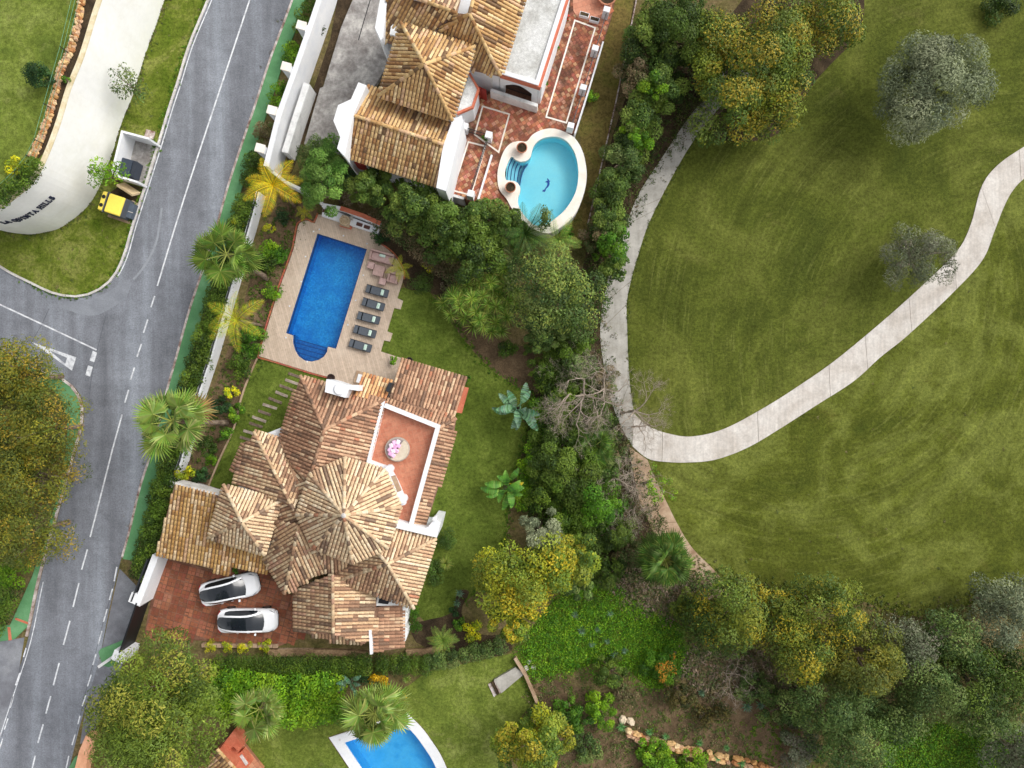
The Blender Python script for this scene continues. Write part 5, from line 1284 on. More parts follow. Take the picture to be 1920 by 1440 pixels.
def foliage(clumps, n, size, palette, tips=None, up=.3, aspect=.5, shell=.6, down=.3, tint=.34, rng=None, flat_=0.0):
    """leaf cards spread through the volume of clumps (k,6: centre, radii). Returns V,F,C"""
    rng = rng or NR; cl = np.asarray(clumps, float); k = len(cl)
    w = cl[:,3]*cl[:,4]+.5*cl[:,3]*cl[:,5]; idx = rng.choice(k, n, p=w/w.sum())
    d = rng.normal(size=(n,3)); d /= np.linalg.norm(d, axis=1)[:,None]
    fl = (d[:,2] < 0) & (rng.random(n) > down); d[fl,2] *= -1
    r = shell+(1-shell)*rng.random(n)**.6; r *= rng.uniform(.85,1.12,n)
    c = cl[idx]; pos_ = c[:,:3]+d*r[:,None]*c[:,3:6]
    nr = d*.72+rng.normal(size=(n,3))*.38; nr[:,2] += up; nr /= np.linalg.norm(nr, axis=1)[:,None]
    t = rng.normal(size=(n,3))+d*.8; t -= nr*(t*nr).sum(1)[:,None]; t /= np.linalg.norm(t, axis=1)[:,None]; b = np.cross(nr, t)
    s = size*rng.uniform(.6,1.35,n); L = t*s[:,None]; B = b*(s*aspect*.5)[:,None]
    V = np.stack([pos_-L*.5, pos_+B+nr*(s*.06)[:,None], pos_+L*.5, pos_-B+nr*(s*.06)[:,None]], 1).reshape(-1,3)
    F = np.arange(n*4).reshape(n,4)
    ctint = rng.integers(0, len(palette), k); cb = rng.uniform(1-tint, 1+tint*.8, k)
    pick = np.where(rng.random(n) < .72, ctint[idx], rng.integers(0, len(palette), n))
    C = palette[pick]*cb[idx][:,None]*rng.uniform(.84,1.16,n)[:,None]
    if tips is not None:
        tp, prob, thr = tips; ck = rng.random(k) < prob
        sel = ck[idx] & (d[:,2] > thr) & (rng.random(n) < .7)
        C[sel] = tp[rng.integers(0, len(tp), sel.sum())]*rng.uniform(.8,1.15,sel.sum())[:,None]
    return V, F, np.clip(C, 0, .9)
def crown_clumps(c, rx, ry, rz, k, cr, rng=None, fill=.35, rough=.25):
    """clumps over an uneven dome"""
    rng = rng or NR; pts = []
    for i in range(k):
        best, bd = None, -1
        for _ in range(6):
            a, r = rng.uniform(0, 2*math.pi), math.sqrt(rng.random())
            p = (r*math.cos(a), r*math.sin(a)); dd = min([(p[0]-q[0])**2+(p[1]-q[1])**2 for q in pts], default=9)
            if dd > bd: best, bd = p, dd
        pts.append(best)
    out = []
    lob = rng.uniform(0, 6.28, 3)
    for x, y in pts:
        r = math.hypot(x, y); a = math.atan2(y, x); wob = 1+rough*(.5*math.sin(2*a+lob[0])+.35*math.sin(3*a+lob[1])+.3*math.sin(5*a+lob[2]))
        z = rz*math.sqrt(max(0, 1-r*r))*rng.uniform(.45, 1.12); q = cr*rng.uniform(.7, 1.3)
        out.append((c[0]+x*rx*wob*.86, c[1]+y*ry*wob*.86, c[2]+z, q, q*rng.uniform(.8,1.2), q*rng.uniform(.6,.85)))
        if rng.random() < fill: out.append((c[0]+x*rx*.6, c[1]+y*ry*.6, c[2]+z*.4-.2, q*.9, q*.9, q*.6))
    return out
def limbs(base, zc, clumps, r0, rng, m=BARK, n=7):
    mb = MB(); b = Vector(base); top = Vector((np.mean([q[0] for q in clumps]), np.mean([q[1] for q in clumps]), zc))
    fork = b.lerp(top, .55); mid = b.lerp(fork, .5)+Vector((rng.uniform(-.15,.15), rng.uniform(-.15,.15), 0))
    mb.tube([b, mid, fork], [r0, r0*.82, r0*.66], 8)
    ids = rng.choice(len(clumps), min(n, len(clumps)), replace=False)
    for i in ids:
        q = Vector(clumps[i][:3]); j = fork.lerp(q, .5)+Vector((rng.uniform(-.3,.3), rng.uniform(-.3,.3), .2)); mb.tube([fork, j, q], [r0*.5, r0*.3, r0*.08], 6)
    return mb
def mk_np(name, VFC, m, parent, off):
    V, F, C = VFC; o = link(name, np_mesh(name, V-np.array(off), F, C), m, parent); return o
def tree(label, px, py, r, zc, h, pl, k=16, cr=None, dens=230, size=.22, ry=None, tips=None, name="tree", cat="tree", group=None, seed=0, aspect=.5, trunk=True, bark=BARK, shell=.68, limbn=8, base=None, fill=.3, up=.3, r0=None, rough=.35):
    """crown seen at pixel (px,py) with radius r px; zc = height of crown base, h = dome height"""
    h *= 1.25; rng = np.random.default_rng(seed+int(px)*7+int(py)); zm = zc+h*.5; c = P(px, py, zm); rx = PX(r, zm); ry_ = PX(ry or r, zm)
    g = P(*base) if base else Vector((c.x, c.y, 0)); t = thing(name, label, cat, (g.x, g.y, g.z), group)
    cl = crown_clumps((c.x, c.y, zc), rx, ry_, h, int(k*1.35), cr or max(.32, .27*min(rx, ry_)), rng, fill, rough)
    n = int(dens*1.7*math.pi*rx*ry_)
    if trunk: limbs((g.x, g.y, g.z), zc+h*.3, cl, r0 or max(.07, .05*rx+.05), rng, n=limbn).build("trunk", bark, t)
    mk_np("crown", foliage(cl, n, size, PAL[pl] if isinstance(pl, str) else pl, tips, up, aspect, shell, rng=rng), LEAF, t, t.location)
    return t
def shrub(label, px, py, r, h, pl, ry=None, dens=330, size=.15, k=9, tips=None, name="shrub", cat="shrub", group=None, z0=0.0, seed=0, aspect=.55, **kw):
    rng = np.random.default_rng(seed+int(px)*5+int(py)*3); zm = z0+h*.6; c = P(px, py, zm); rx, ry_ = PX(r, zm), PX(ry or r, zm)
    t = thing(name, label, cat, (c.x, c.y, z0), group); cl = crown_clumps((c.x, c.y, z0+h*.25), rx*.9, ry_*.9, h*.6, k, .42*min(rx, ry_), rng, .4, .12)
    mb = MB()
    for q in cl[:5]: mb.tube([(c.x, c.y, z0), (q[0], q[1], q[2])], [.035, .015], 5)
    mb.build("stem", BARK, t)
    mk_np("foliage", foliage(cl, max(60, int(dens*1.3*math.pi*rx*ry_)), size, PAL[pl] if isinstance(pl, str) else pl, tips, .35, aspect, .55, rng=rng, **kw), LEAF, t, t.location)
    return t
def hedge(label, path, w, h, pl, dens=420, size=.14, name="hedge", z0=0.0, seed=5, jit=.25, tips=None, clip=False):
    rng = np.random.default_rng(seed+int(path[0][0])); p = [P(q[0], q[1], z0+h*.6) for q in path]; cl = []
    L = 0
    for a, b in zip(p, p[1:]):
        d = (b-a).length; L += d; n = max(1, int(d/min(w*.3, .5)))
        for i in range(n):
            q = a.lerp(b, (i+rng.uniform(.2,.8))/n); nn = Vector((-(b-a).y, (b-a).x, 0)).normalized()
            nc = max(2, int(w/.8)+1)
            for s_ in range(nc):
                rr = min(w*.33, .75)*rng.uniform(.8,1.2)
                o = nn*(((s_+.5)/nc-.5)*(w-rr*.8)+rng.uniform(-.1,.1)); hh = h*rng.uniform(1-jit, 1+jit*.6)
                cl.append((q.x+o.x, q.y+o.y, z0+hh*.62, rr, rr, hh*.42))
    t = thing(name, label, "hedge", (p[0].x, p[0].y, z0))
    mb = MB()
    for q in cl[::3]: mb.tube([(q[0], q[1], z0), (q[0], q[1], q[2])], [.04,.02], 5)
    mb.build("stems", BARK, t)
    mk_np("foliage", foliage(cl, int(dens*1.7*L*w), size, PAL[pl], tips, .35, .55, .6, rng=rng), LEAF, t, t.location); return t

# ---- palms
def fan_leaf_mesh(seed, col, col2):
    """one fan frond along +x: petiole then a pleated fan; size 1 = blade radius"""
    rr = random.Random(seed); m = MB(); pl_ = 1.05; BL = .85
    m.tube([(0,0,0),(pl_*.5,0,.06),(pl_,0,.04)], [.035,.026,.02], 5, lin((150,158,76)))
    n = 28; arc_ = math.radians(300)
    for i in range(n):
        a0 = -arc_/2+arc_*i/n; a1 = a0+arc_/n; am = (a0+a1)/2; L = BL*(1.1-.2*abs(am)/(arc_/2))*rr.uniform(.92,1.05); dr = .10+.16*rr.random()
        f = lambda a, r, z: (pl_+r*math.cos(a), r*math.sin(a), z)
        c = tuple(v*rr.uniform(.82,1.15) for v in (col if rr.random() < .75 else col2))
        m.add([(pl_,0,.04), f(a0, L*.58, -.02), f(am, L*.62, .05), f(a1, L*.58, -.02)], [(0,1,2),(0,2,3)], c)
        m.add([f(a0+.008, L*.58, -.02), f(am, L*.62, .05), f(a1-.008, L*.58, -.02), f(am+rr.uniform(-.06,.06), L, -dr)], [(0,3,1),(1,3,2)], tuple(v*1.12 for v in c))
    me = bpy.data.meshes.new("frond"); me.from_pydata(m.V, [], m.F); br_ = (.72,.92,1.08,1.28)[seed % 4]; set_col(me, [tuple(v*br_ for v in c) for c in m.C]); me.materials.append(LEAF); me.update(); return me
FANS = {k: [fan_leaf_mesh(i+s, lin(a), lin(b)) for i in range(4)] for k, (s, a, b) in dict(green=(0,(98,126,46),(130,150,66)), light=(20,(114,138,58),(150,164,92)), dark=(40,(76,106,38),(102,128,54))).items()}
DEADF = fan_leaf_mesh(77, lin((176,150,96)), lin((150,120,78)))
def fan_palm(label, px, py, zc, R_, tone, n=34, base=None, seed=1, droop=(-.55,1.15), name="fan_palm", tr=.16, dead=0):
    rr = random.Random(seed); c = P(px, py, zc); b = P(*base) if base else Vector((c.x, c.y, 0)); t = thing(name, label, "palm tree", b)
    mb = MB(); k = 9
    mb.tube([b.lerp(c, i/k)+Vector((.12*math.sin(i*.8)*(0 if i in (0,k) else 1), 0, 0)) for i in range(k+1)], [tr*(1.5-.5*min(1, i/3))*(1+.05*(i % 2)) for i in range(k+1)], 9); mb.build("trunk", BARK, t)
    for i in range(n):
        f = (i+.5)/n; el = droop[1]+(droop[0]-droop[1])*f**.8+rr.uniform(-.12,.12); az = i*2.39996+rr.uniform(-.25,.25)
        me = rr.choice(FANS[tone]) if i < n-dead else DEADF; o = bpy.data.objects.new("frond", me); COL.objects.link(o); o.parent = t
        s_ = R_/1.9*rr.uniform(.8,1.15)
        M = Matrix.Rotation(az,4,'Z') @ Matrix.Rotation(-el,4,'Y') @ Matrix.Rotation(rr.uniform(-.3,.3),4,'X') @ Matrix.Scale(s_,4)
        M.translation = c-b+Vector((0,0,rr.uniform(-.1,.1))); o.matrix_local = M
    return t
def feather_mesh(seed, cols, n=36, width=.30, curl=.6, vee=.5, w=.0075):
    rr = random.Random(seed); m = MB(); pts = []
    for i in range(n+1):
        s_ = i/n; pts.append(Vector((s_*(1-.12*curl*s_), 0, .18*math.sin(s_*2.2)-curl*s_*s_)))
    m.tube([tuple(p) for p in pts[::2]], [.018*(1-.8*i/len(pts[::2])) for i in range(len(pts[::2]))], 5, tuple(v*.9 for v in cols[0]))
    for i in range(2, n):
        p = pts[i]; s_ = i/n; L = width*math.sin(math.pi*(.12+.83*s_))*rr.uniform(.85,1.1); tg = (pts[i+1]-pts[i-1]).normalized()
        for sg in (-1, 1):
            d = (tg*.55+Vector((0, sg, vee*.3))).normalized(); c = tuple(v*rr.uniform(.8,1.2) for v in rr.choice(cols)); e_ = p+d*L+Vector((0,0,-.25*L)); md = p+d*L*.5+Vector((0,0,.02))
            m.add([tuple(p-tg*w*.4), tuple(md-tg*w), tuple(e_), tuple(md+tg*w), tuple(p+tg*w*.4)], [(0,1,3,4),(1,2,3)], c)
    me = bpy.data.meshes.new("frond"); me.from_pydata(m.V, [], m.F); set_col(me, m.C); me.materials.append(LEAF); me.update(); return me
FEA = dict(yellow=[feather_mesh(i, [lin((226,196,30)),lin((208,190,36)),lin((184,182,40)),lin((236,204,40))]) for i in range(3)],
 yg=[feather_mesh(i+9, [lin((176,178,44)),lin((196,186,40)),lin((146,164,44))]) for i in range(3)],
 green=[feather_mesh(i+20, [lin((56,88,32)),lin((74,106,40)),lin((90,118,48))], 38, .24) for i in range(3)],
 lgreen=[feather_mesh(i+30, [lin((112,146,56)),lin((136,164,66)),lin((154,170,72))], 34, .24) for i in range(3)])
def feather_palm(label, px, py, zc, L, tone, fr, base=None, name="feather_palm", seed=3, tr=.09):
    """fr: list of (azimuth deg, elevation) for each frond"""
    rr = random.Random(seed); c = P(px, py, zc); b = P(*base) if base else Vector((c.x, c.y, 0)); t = thing(name, label, "palm tree", b)
    mb = MB(); k = 6; mb.tube([b.lerp(c, i/k) for i in range(k+1)], [tr*(1.3-.4*i/k) for i in range(k+1)], 8); mb.build("trunk", BARK, t)
    for az, el in fr:
        o = bpy.data.objects.new("frond", rr.choice(FEA[tone])); COL.objects.link(o); o.parent = t
        M = Matrix.Rotation(math.radians(az),4,'Z') @ Matrix.Rotation(-el,4,'Y') @ Matrix.Rotation(rr.uniform(-.4,.4),4,'X') @ Matrix.Scale(L*rr.uniform(.88,1.1),4); M.translation = c-b; o.matrix_local = M
    return t
def banana_mesh(seed, cols, ragged=.0):
    rr = random.Random(seed); m = MB(); n = 9; pe = .3
    m.tube([(0,0,0),(pe,0,.05)], [.03,.02], 5, tuple(v*1.1 for v in cols[0]))
    for i in range(n):
        s0, s1 = i/n, (i+1)/n; f = lambda s: (pe+s*(1-.1*s), .19*math.sin(math.pi*(.06+.9*s))**.7, .14*math.sin(s*2)-.34*s*s)
        x0, w0, z0 = f(s0); x1, w1, z1 = f(s1); c = tuple(v*rr.uniform(.85,1.15) for v in rr.choice(cols))
        for sg in (-1, 1):
            g = ragged*rr.uniform(0,.03); m.add([(x0,0,z0),(x1,0,z1),(x1-g,sg*w1,z1+.05),(x0+g,sg*w0,z0+.05)], [(0,1,2,3)], c)
    me = bpy.data.meshes.new("leaf"); me.from_pydata(m.V, [], m.F); set_col(me, m.C); me.materials.append(LEAF); me.update(); return me
BAN = dict(blue=[banana_mesh(i, [lin((92,130,100)),lin((112,148,116)),lin((78,116,84))], 1) for i in range(3)], green=[banana_mesh(i+5, [lin((92,142,52)),lin((116,162,66)),lin((80,128,48))], 1) for i in range(3)])
YLEAF = banana_mesh(31, [lin((216,196,50)),lin((196,180,60))], 1)
def banana(label, px, py, zc, n, L, tone, name="banana_plant", seed=1, spread=.35, yellow=0, cat="plant", el=(.1,1.0)):
    rr = random.Random(seed); c = P(px, py, zc); b = Vector((c.x, c.y, 0)); t = thing(name, label, cat, b); mb = MB()
    for i in range(n):
        az = i*2.4+rr.uniform(-.4,.4); e_ = rr.uniform(*el); st = Vector((rr.uniform(-spread,spread), rr.uniform(-spread,spread), zc*rr.uniform(.55,1.0)))
        mb.tube([(c.x+st.x*.5,c.y+st.y*.5,0),(c.x+st.x,c.y+st.y,st.z)], [.06,.03], 5)
        o = bpy.data.objects.new("leaf", YLEAF if i < yellow else rr.choice(BAN[tone])); COL.objects.link(o); o.parent = t
        M = Matrix.Rotation(az,4,'Z') @ Matrix.Rotation(-e_,4,'Y') @ Matrix.Rotation(rr.uniform(-.5,.5),4,'X') @ Matrix.Scale(L*rr.uniform(.8,1.15),4); M.translation = st; o.matrix_local = M
    mb.build("stem", BARK, t); return t
def rosette_mesh(seed, cols, n=46, w=.045, low=-.3, curve=.35, thick=.0):
    rr = random.Random(seed); m = MB()
    for i in range(n):
        az = i*2.39996; el = 1.35+(low-1.35)*((i+.5)/n)**.75+rr.uniform(-.1,.1); L = rr.uniform(.8,1.1)*(.75+.25*((i+.5)/n)**.5); c = tuple(v*rr.uniform(.8,1.2) for v in rr.choice(cols))
        u = Vector((math.cos(az)*math.cos(el), math.sin(az)*math.cos(el), math.sin(el))); s_ = Vector((-math.sin(az), math.cos(az), 0))
        a = u*.06; mid = u*L*.5+Vector((0,0,.03)); e_ = u*L-Vector((0,0,curve*L*L*.4))
        m.add([tuple(a-s_*w*.6), tuple(mid-s_*w), tuple(e_), tuple(mid+s_*w), tuple(a+s_*w*.6), tuple(mid-Vector((0,0,w*.4)))], [(0,1,5),(1,2,5),(2,3,5),(3,4,5),(4,0,5)], c)
    me = bpy.data.meshes.new("rosette"); me.from_pydata(m.V, [], m.F); set_col(me, m.C); me.materials.append(LEAF); me.update(); return me
ROS = dict(yucca=[rosette_mesh(i, [lin((118,148,50)),lin((156,178,78)),lin((92,124,42))], 44, .036, -.15, .3) for i in range(4)], agave=[rosette_mesh(i+9, [lin((104,134,104)),lin((126,152,122)),lin((88,116,90))], 26, .07, .1, .1) for i in range(3)],
 green=[rosette_mesh(i+19, [lin((96,150,80)),lin((116,168,100))], 28, .06, .05, .15) for i in range(2)], lime=[rosette_mesh(31, [lin((150,164,72)),lin((172,180,90)),lin((130,148,60))], 90, .03, -.1, .2)])
def rosette(label, px, py, z, s_, tone, name="agave", cat="plant", group=None, seed=0):
    c = P(px, py, z); o = bpy.data.objects.new(name, ROS[tone][seed % len(ROS[tone])]); COL.objects.link(o); o.location = c; o.scale = (s_,)*3; o.rotation_euler = (0,0,seed*1.3)
    return tag(o, label, cat, group)
def bare_tree(label, px, py, zc, rpx, seed, base=None, levels=5, name="bare_tree", m=BARK_G, group=None, spread=.62, r0=.14, leaves=None, lean=(0,0)):
    rr = random.Random(seed); c = P(px, py, zc); b = P(*base) if base else Vector((c.x, c.y, 0)); t = thing(name, label, "tree", b, group); tr_ = MB(); br = MB(); ends = []
    Rm = PX(rpx, zc)
    def grow_(p, d, L, r, lv, mb):
        q = p+d*L; mid = p+d*L*.5+Vector((rr.uniform(-1,1), rr.uniform(-1,1), rr.uniform(-.5,.5)))*L*.09
        mb.tube([p, mid, q], [r, r*.8, r*.62], 6 if r > .04 else 4, cap=False)
        if lv == 0: ends.append(q); return
        for k in range(rr.choice((2,3,3)) if lv > 1 else rr.choice((5,6,7,8))):
            a = rr.uniform(0, 6.28); n_ = Vector((math.cos(a), math.sin(a), rr.uniform(-.15,.45))); nd = (d*(1-spread*.45)+n_*spread).normalized()
            grow_(q if rr.random() < .7 else mid, nd, L*rr.uniform(.62,.86), r*.55, lv-1, br)
    d0 = (c-b); hgt = d0.length; fork = b+d0*.45; tr_.tube([b, b.lerp(fork,.5)+Vector((.1,.05,0)), fork], [r0*1.4, r0*1.1, r0], 8)
    for k in range(4):
        a = k*1.57+rr.uniform(-.5,.5); nd = Vector((math.cos(a)*.75+lean[0], math.sin(a)*.75+lean[1], .55)).normalized(); grow_(fork, nd, Rm*.42, r0*.62, levels-1, br)
    tr_.build("trunk", m, t); br.build("branches", m, t)
    if leaves:
        cl = [(e.x,e.y,e.z,.22,.22,.15) for e in ends if rr.random() < leaves[1]]
        if cl: mk_np("leaves", foliage(cl, int(leaves[2]*len(cl)), leaves[3], PAL[leaves[0]], rng=np.random.default_rng(seed)), LEAF, t, t.location)
    return t
# ---- road side
shrub("dark green shrub at the kerb beside the first pillar of the drive wall", 575,35, 27, 2.2, 'hedge', ry=45, k=14)
shrub("yellow-green rounded shrub between two pillars beside the drive wall", 546,105, 25, 2.0, 'lime', ry=32, k=12)
shrub("lime green shrub against the drive wall beside the third pillar", 522,180, 26, 2.0, 'lime', ry=34, k=12, seed=2)
shrub("brown twiggy shrub against the white drive wall", 497,252, 22, 1.9, 'brownish', ry=30, k=10, dens=260)
shrub("dark green shrub beside the end pillar of the drive wall", 472,320, 26, 2.0, 'hedge', ry=44, k=14)
hedge("long dark green clipped hedge between the green pavement and villa wall", [(465,370),(450,410),(438,455),(418,530),(400,590),(382,650),(362,715),(345,780),(328,840),(310,905),(293,965),(278,1020),(262,1085)], 1.75, 1.8, 'hedge', dens=520, size=.15)
shrub("small yellow-green shrub poking out of the hedge beside the palm", 447,417, 10, 2.6, 'yell', k=4)
fan_palm("tall fan palm with yellow-stalked fronds overhanging pavement and hedge at the pool", 425,477, 6.0, 2.5, 'green', 15, base=(500,522), seed=4, droop=(-.5,.9))
fan_palm("tall fan palm with dense fronds overhanging the road beside the villa lawn", 322,790, 8.6, 2.8, 'light', 17, base=(424,793), seed=8, dead=1)
feather_palm("bright yellow feather palm behind the fountain wall", 512,348, 5.0, 2.2, 'yellow', [(165,.5),(10,.45),(262,.35),(110,.7),(330,.4),(215,.75),(45,.6)], base=(552,385))
feather_palm("yellow-green feather palm arching over the white garden wall", 445,600, 4.6, 2.3, 'yg', [(188,.35),(98,.55),(38,.4),(330,.4),(268,.5),(140,.75),(225,.7)], base=(490,610), seed=6)
tree("bushy bright green conifer beside the fountain wall", 606,335, 52, 3.2, 2.8, 'conifer', k=18, ry=58, dens=340, size=.24, aspect=.28, base=(640,380))
tree("grey feathery shrub behind the bright green conifer", 592,288, 36, 1.8, 1.6, 'greygreen', k=12, dens=260, size=.26, aspect=.2)
shrub("dark green bush against the neighbouring house gable", 622,268, 20, 1.4, 'brightg', k=7)
shrub("black-green bush below the neighbouring house wall", 645,315, 30, 1.6, 'jade', k=9)
# garden bed west of the deck
shrub("clipped dark blue-green ball shrub in the bed beside the deck", 528,407, 17, 1.5, 'jade', ry=19, k=8, dens=480, size=.10)
shrub("low yellow-green spiky plant at the corner of the deck bed", 570,397, 15, .8, 'yell', k=5, size=.25, aspect=.18) if False else feather_palm("small yellow-green feather palm in the corner bed of the deck", 571,397, .9, .8, 'yg', [(20,.2),(80,.4),(150,.2),(200,.3),(260,.3),(320,.2)], seed=12, tr=.05)
for i, (x, y, r, p_, lb) in enumerate(((503,427,10,'yell',"small round yellow shrub standard near the villa wall"),(505,470,20,'lime',"loose lime shrub in the bed beside the pool deck"),(525,478,18,'brightg',"bright green shrub beside the deck edge near the pool corner"),(498,495,22,'hedge',"dark green shrub in the bed under the fan palm"),(508,548,18,'lime',"lime shrub in the deck bed beside the palm trunk"),(470,640,30,'brightg',"leafy green shrub under the yellow-green feather palm"),(448,680,26,'hedge',"dark shrub in the bed between white wall and lawn"),(432,735,14,'yell',"small yellow shrub beside the curved lawn edging"),(410,760,20,'jade',"very dark green shrub by the palm trunk"),(440,775,18,'lime',"light green shrub beside the west lawn edging"),(420,815,14,'brightg',"round bright green shrub on the lawn edging"),(385,840,20,'hedge',"dark green shrub against the white wall near the garage"),(395,862,12,'lime',"yellow-green shrub standard near the garage"),(342,887,17,'yell',"yellow-green ball tree on the white wall by the garage roof"),(375,895,18,'jade',"dark shrub in the corner behind the garage"))):
    shrub(lb, x, y, r, 1.3 if p_ != 'yell' else 2.2, p_, k=7, seed=i)
eg2 = thing("lawn_edging", "curved pale edging strip round the west lawn", "edging", P(440,800))
MB().wall([P(x,y).xy for x,y in catmull([(390,915),(412,862),(440,800),(452,750),(466,710),(483,672)], 5)], .12, 0, .14).build("edging", CONC_T, eg2)
# ---- belt between the two plots
tree("dark green bushy tree below the neighbouring gable", 700,355, 52, 2.2, 2.4, 'cypress', k=16, dens=300, ry=44)
tree("dense green cypress tree in the belt below the patio", 775,385, 62, 2.6, 3.0, 'cypress', k=20, dens=300, ry=52)
tree("dense green cypress tree in the belt beside the brown hedge", 835,425, 58, 2.6, 3.0, 'cypress', k=20, dens=300, seed=3)
tree("tall green cypress tree in the belt near the yucca clump", 885,460, 58, 2.8, 3.2, 'dark', k=20, dens=300, ry=62)
tree("dark green tree in the belt below the patio gate", 905,400, 44, 2.2, 2.6, 'cypress', k=14, dens=300, ry=38)
tree("dark green tree touching the oval pool coping", 950,425, 40, 2.2, 2.4, 'dark', k=14, dens=300, ry=46)
hedge("brown half-dead hedge below the cypress belt beside the soil bed", [(705,400),(740,430),(780,455),(820,485),(858,520)], 1.9, 1.7, 'brownish', dens=300)
tree("brown twiggy leafless shrub beside the bright conifer", 665,365, 22, 1.0, 1.0, 'twig', k=8, dens=160, size=.2, aspect=.15, name="dry_shrub", cat="shrub")
shrub("dark round shrub at the end of the fountain wall", 715,435, 20, 1.2, 'jade', k=7)
feather_palm("dark green feather palm beside the oval pool", 985,440, 3.4, 2.6, 'green', [(15,.5),(60,.3),(100,.5),(150,.3),(200,.4),(245,.3),(290,.35),(330,.5),(40,.9),(180,.9)], seed=2)
feather_palm("dark green feather palm between cypress belt and broad tree", 965,480, 3.0, 2.2, 'green', [(30,.4),(90,.4),(140,.3),(210,.3),(260,.4),(310,.3)], seed=9)
feather_palm("light green feather palm below the curved pool wall", 1045,450, 2.6, 2.0, 'lgreen', [(0,.3),(50,.4),(110,.5),(180,.4),(240,.5),(300,.35),(340,.3)], seed=5)
tree("slim blue-green cypress overhanging the oval pool coping", 1022,408, 9, 3.6, 1.8, 'greygreen', k=6, ry=20, dens=500, size=.16, base=(1015,425), name="slim_cypress")
shrub("clipped green bush at the foot of the curved pool wall", 1066,435, 14, 1.2, 'brightg', k=6)
tree("broad olive-green tree beside the golf path", 1045,548, 88, 3.6, 3.4, 'greygreen', k=34, dens=250, ry=86, size=.2, tips=(pal((128,146,62),(146,156,70),(112,136,60)), .6, .2), limbn=14)
tree("lower olive-green tree spreading beside the hedge corner", 1020,625, 38, 2.2, 2.0, 'greygreen', k=12, dens=260, tips=(pal((118,140,60),(104,132,58)), .5, .2))
yu = thing("yucca_clump", "big clump of spiky green yucca heads beside the villa lawn", "yucca", P(900,560)); rr_ = random.Random(3); ymb = MB()
for i, (x, y) in enumerate(((832,568),(855,545),(870,520),(885,507),(902,530),(920,512),(945,505),(862,575),(885,560),(905,555),(925,545),(948,535),(960,520),(870,595),(893,585),(912,590),(930,575),(952,565),(968,548),(905,612),(930,605),(950,595),(870,550),(845,590),(940,620),(915,570),(848,556),(878,535),(895,515),(935,522),(958,545),(880,575),(900,600),(922,622),(945,580),(965,575),(858,562),(890,545),(920,530),(935,555),(888,612))):
    z = rr_.uniform(1.0,3.2); c = P(x,y,z); o = bpy.data.objects.new("rosette", rr_.choice(ROS['yucca'])); COL.objects.link(o); o.parent = yu; o.location = c-wl(yu); o.scale = (rr_.uniform(.85,1.05),)*3; o.rotation_euler = (rr_.uniform(-.3,.3), rr_.uniform(-.3,.3), i)
    ymb.tube([(c.x*.97+yu.location.x*.03, c.y*.97+yu.location.y*.03, 0), tuple(c)], [.1,.06], 6)
ymb.build("stems", BARK, yu)
shrub("square clipped hedge block beside the lawn corner", 790,530, 26, 1.1, pal((78,104,38),(92,116,44),(66,92,34)), ry=22, k=16, dens=480, size=.1, name="clipped_hedge", cat="hedge")
feather_palm("small yellow-green palm beside the outdoor sofa", 748,502, 1.5, 1.1, 'yg', [(10,.4),(80,.5),(130,.4),(200,.5),(270,.4),(320,.3)], seed=21, tr=.06)
shrub("yellow shrub at the edge of the cypress belt soil", 800,500, 13, 1.0, 'yell', k=4, dens=200)
shrub("pinkish dry shrub beside the yucca clump", 836,538, 11, .8, 'twig', k=4, dens=200, aspect=.3)
shrub("dark green shrub in the soil bed below the broad tree", 950,655, 20, 1.3, 'hedge', k=6); shrub("dark shrub beside the hedge corner in the soil bed", 992,655, 14, 1.3, 'dark', k=5)
shrub("small leafy shrub in the corner of the deck by the north-east roof", 737,676, 9, .9, 'lime', k=4); shrub("low plant beside the north-east roof corner", 877,712, 8, .7, 'brightg', k=4)
hedge("dark green hedge strip between the villa garden and golf path", [(1078,560),(1062,600),(1045,640),(1030,690),(1018,730)], 1.6, 2.0, 'hedge', dens=330)
# ---- shrub belt along the golf path
for i, (x, y, r, h, p_, lb) in enumerate(((1262,55,72,4.2,'dark',"large dark green tree at the top of the shrub belt"),(1215,85,44,3.2,'cypress',"green bush beside the dry grass strip at the belt top"),(1205,150,46,2.8,'brownish',"brown twiggy bush in the shrub belt"),(1232,165,48,3.2,'cypress',"green bush in the middle of the shrub belt"),(1218,170,30,3.6,'lime',"lime topped bush in the middle of the shrub belt"),(1195,235,44,2.8,'cypress',"green bush overhanging the soil beside the golf path"),(1190,262,26,3.0,'lime',"lime green bush beside the golf path soil"),(1165,300,40,2.6,'greygreen',"grey-green bush in the lower shrub belt"),(1152,350,38,2.6,'cypress',"green bush near the oval pool in the belt"),(1140,408,36,2.4,'cypress',"green bush at the path side below the pool"),(1148,462,34,2.6,'brightg',"bright green bush touching the golf path"),(1150,500,26,2.2,'cypress',"green bush overhanging the golf path edge"),(1120,440,28,2.0,'brownish',"brown bush beside the dry grass strip end"))):
    tree(lb, x, y, r*1.18, h*.4, h*.8, p_, k=14, dens=300, size=.18, seed=i, trunk=True, name="bush", cat="bush")
shrub("dark blue-green round bush on the dry grass strip edge", 1173,133, 15, 1.8, 'jade', k=6); shrub("bright lime bush beside the patio fence", 1106,182, 16, 1.6, 'lime', k=6, z0=.0)
for i, (x, y, r, z, lb) in enumerate(((1060,30,9,PZ,"red flowering shrub by the gravel roof wall"),(1042,85,8,PZ,"red flowering plant between the white buttresses"),(1020,150,9,PZ,"flowering plant at the loggia corner"),(912,258,8,PZ+.2,"small pale plant on the patio by the gate"))):
    shrub(lb, x, y, r, .9, 'brightg', k=4, z0=z, tips=(pal((200,50,40),(220,80,50)), .5, .2) if i < 3 else None)
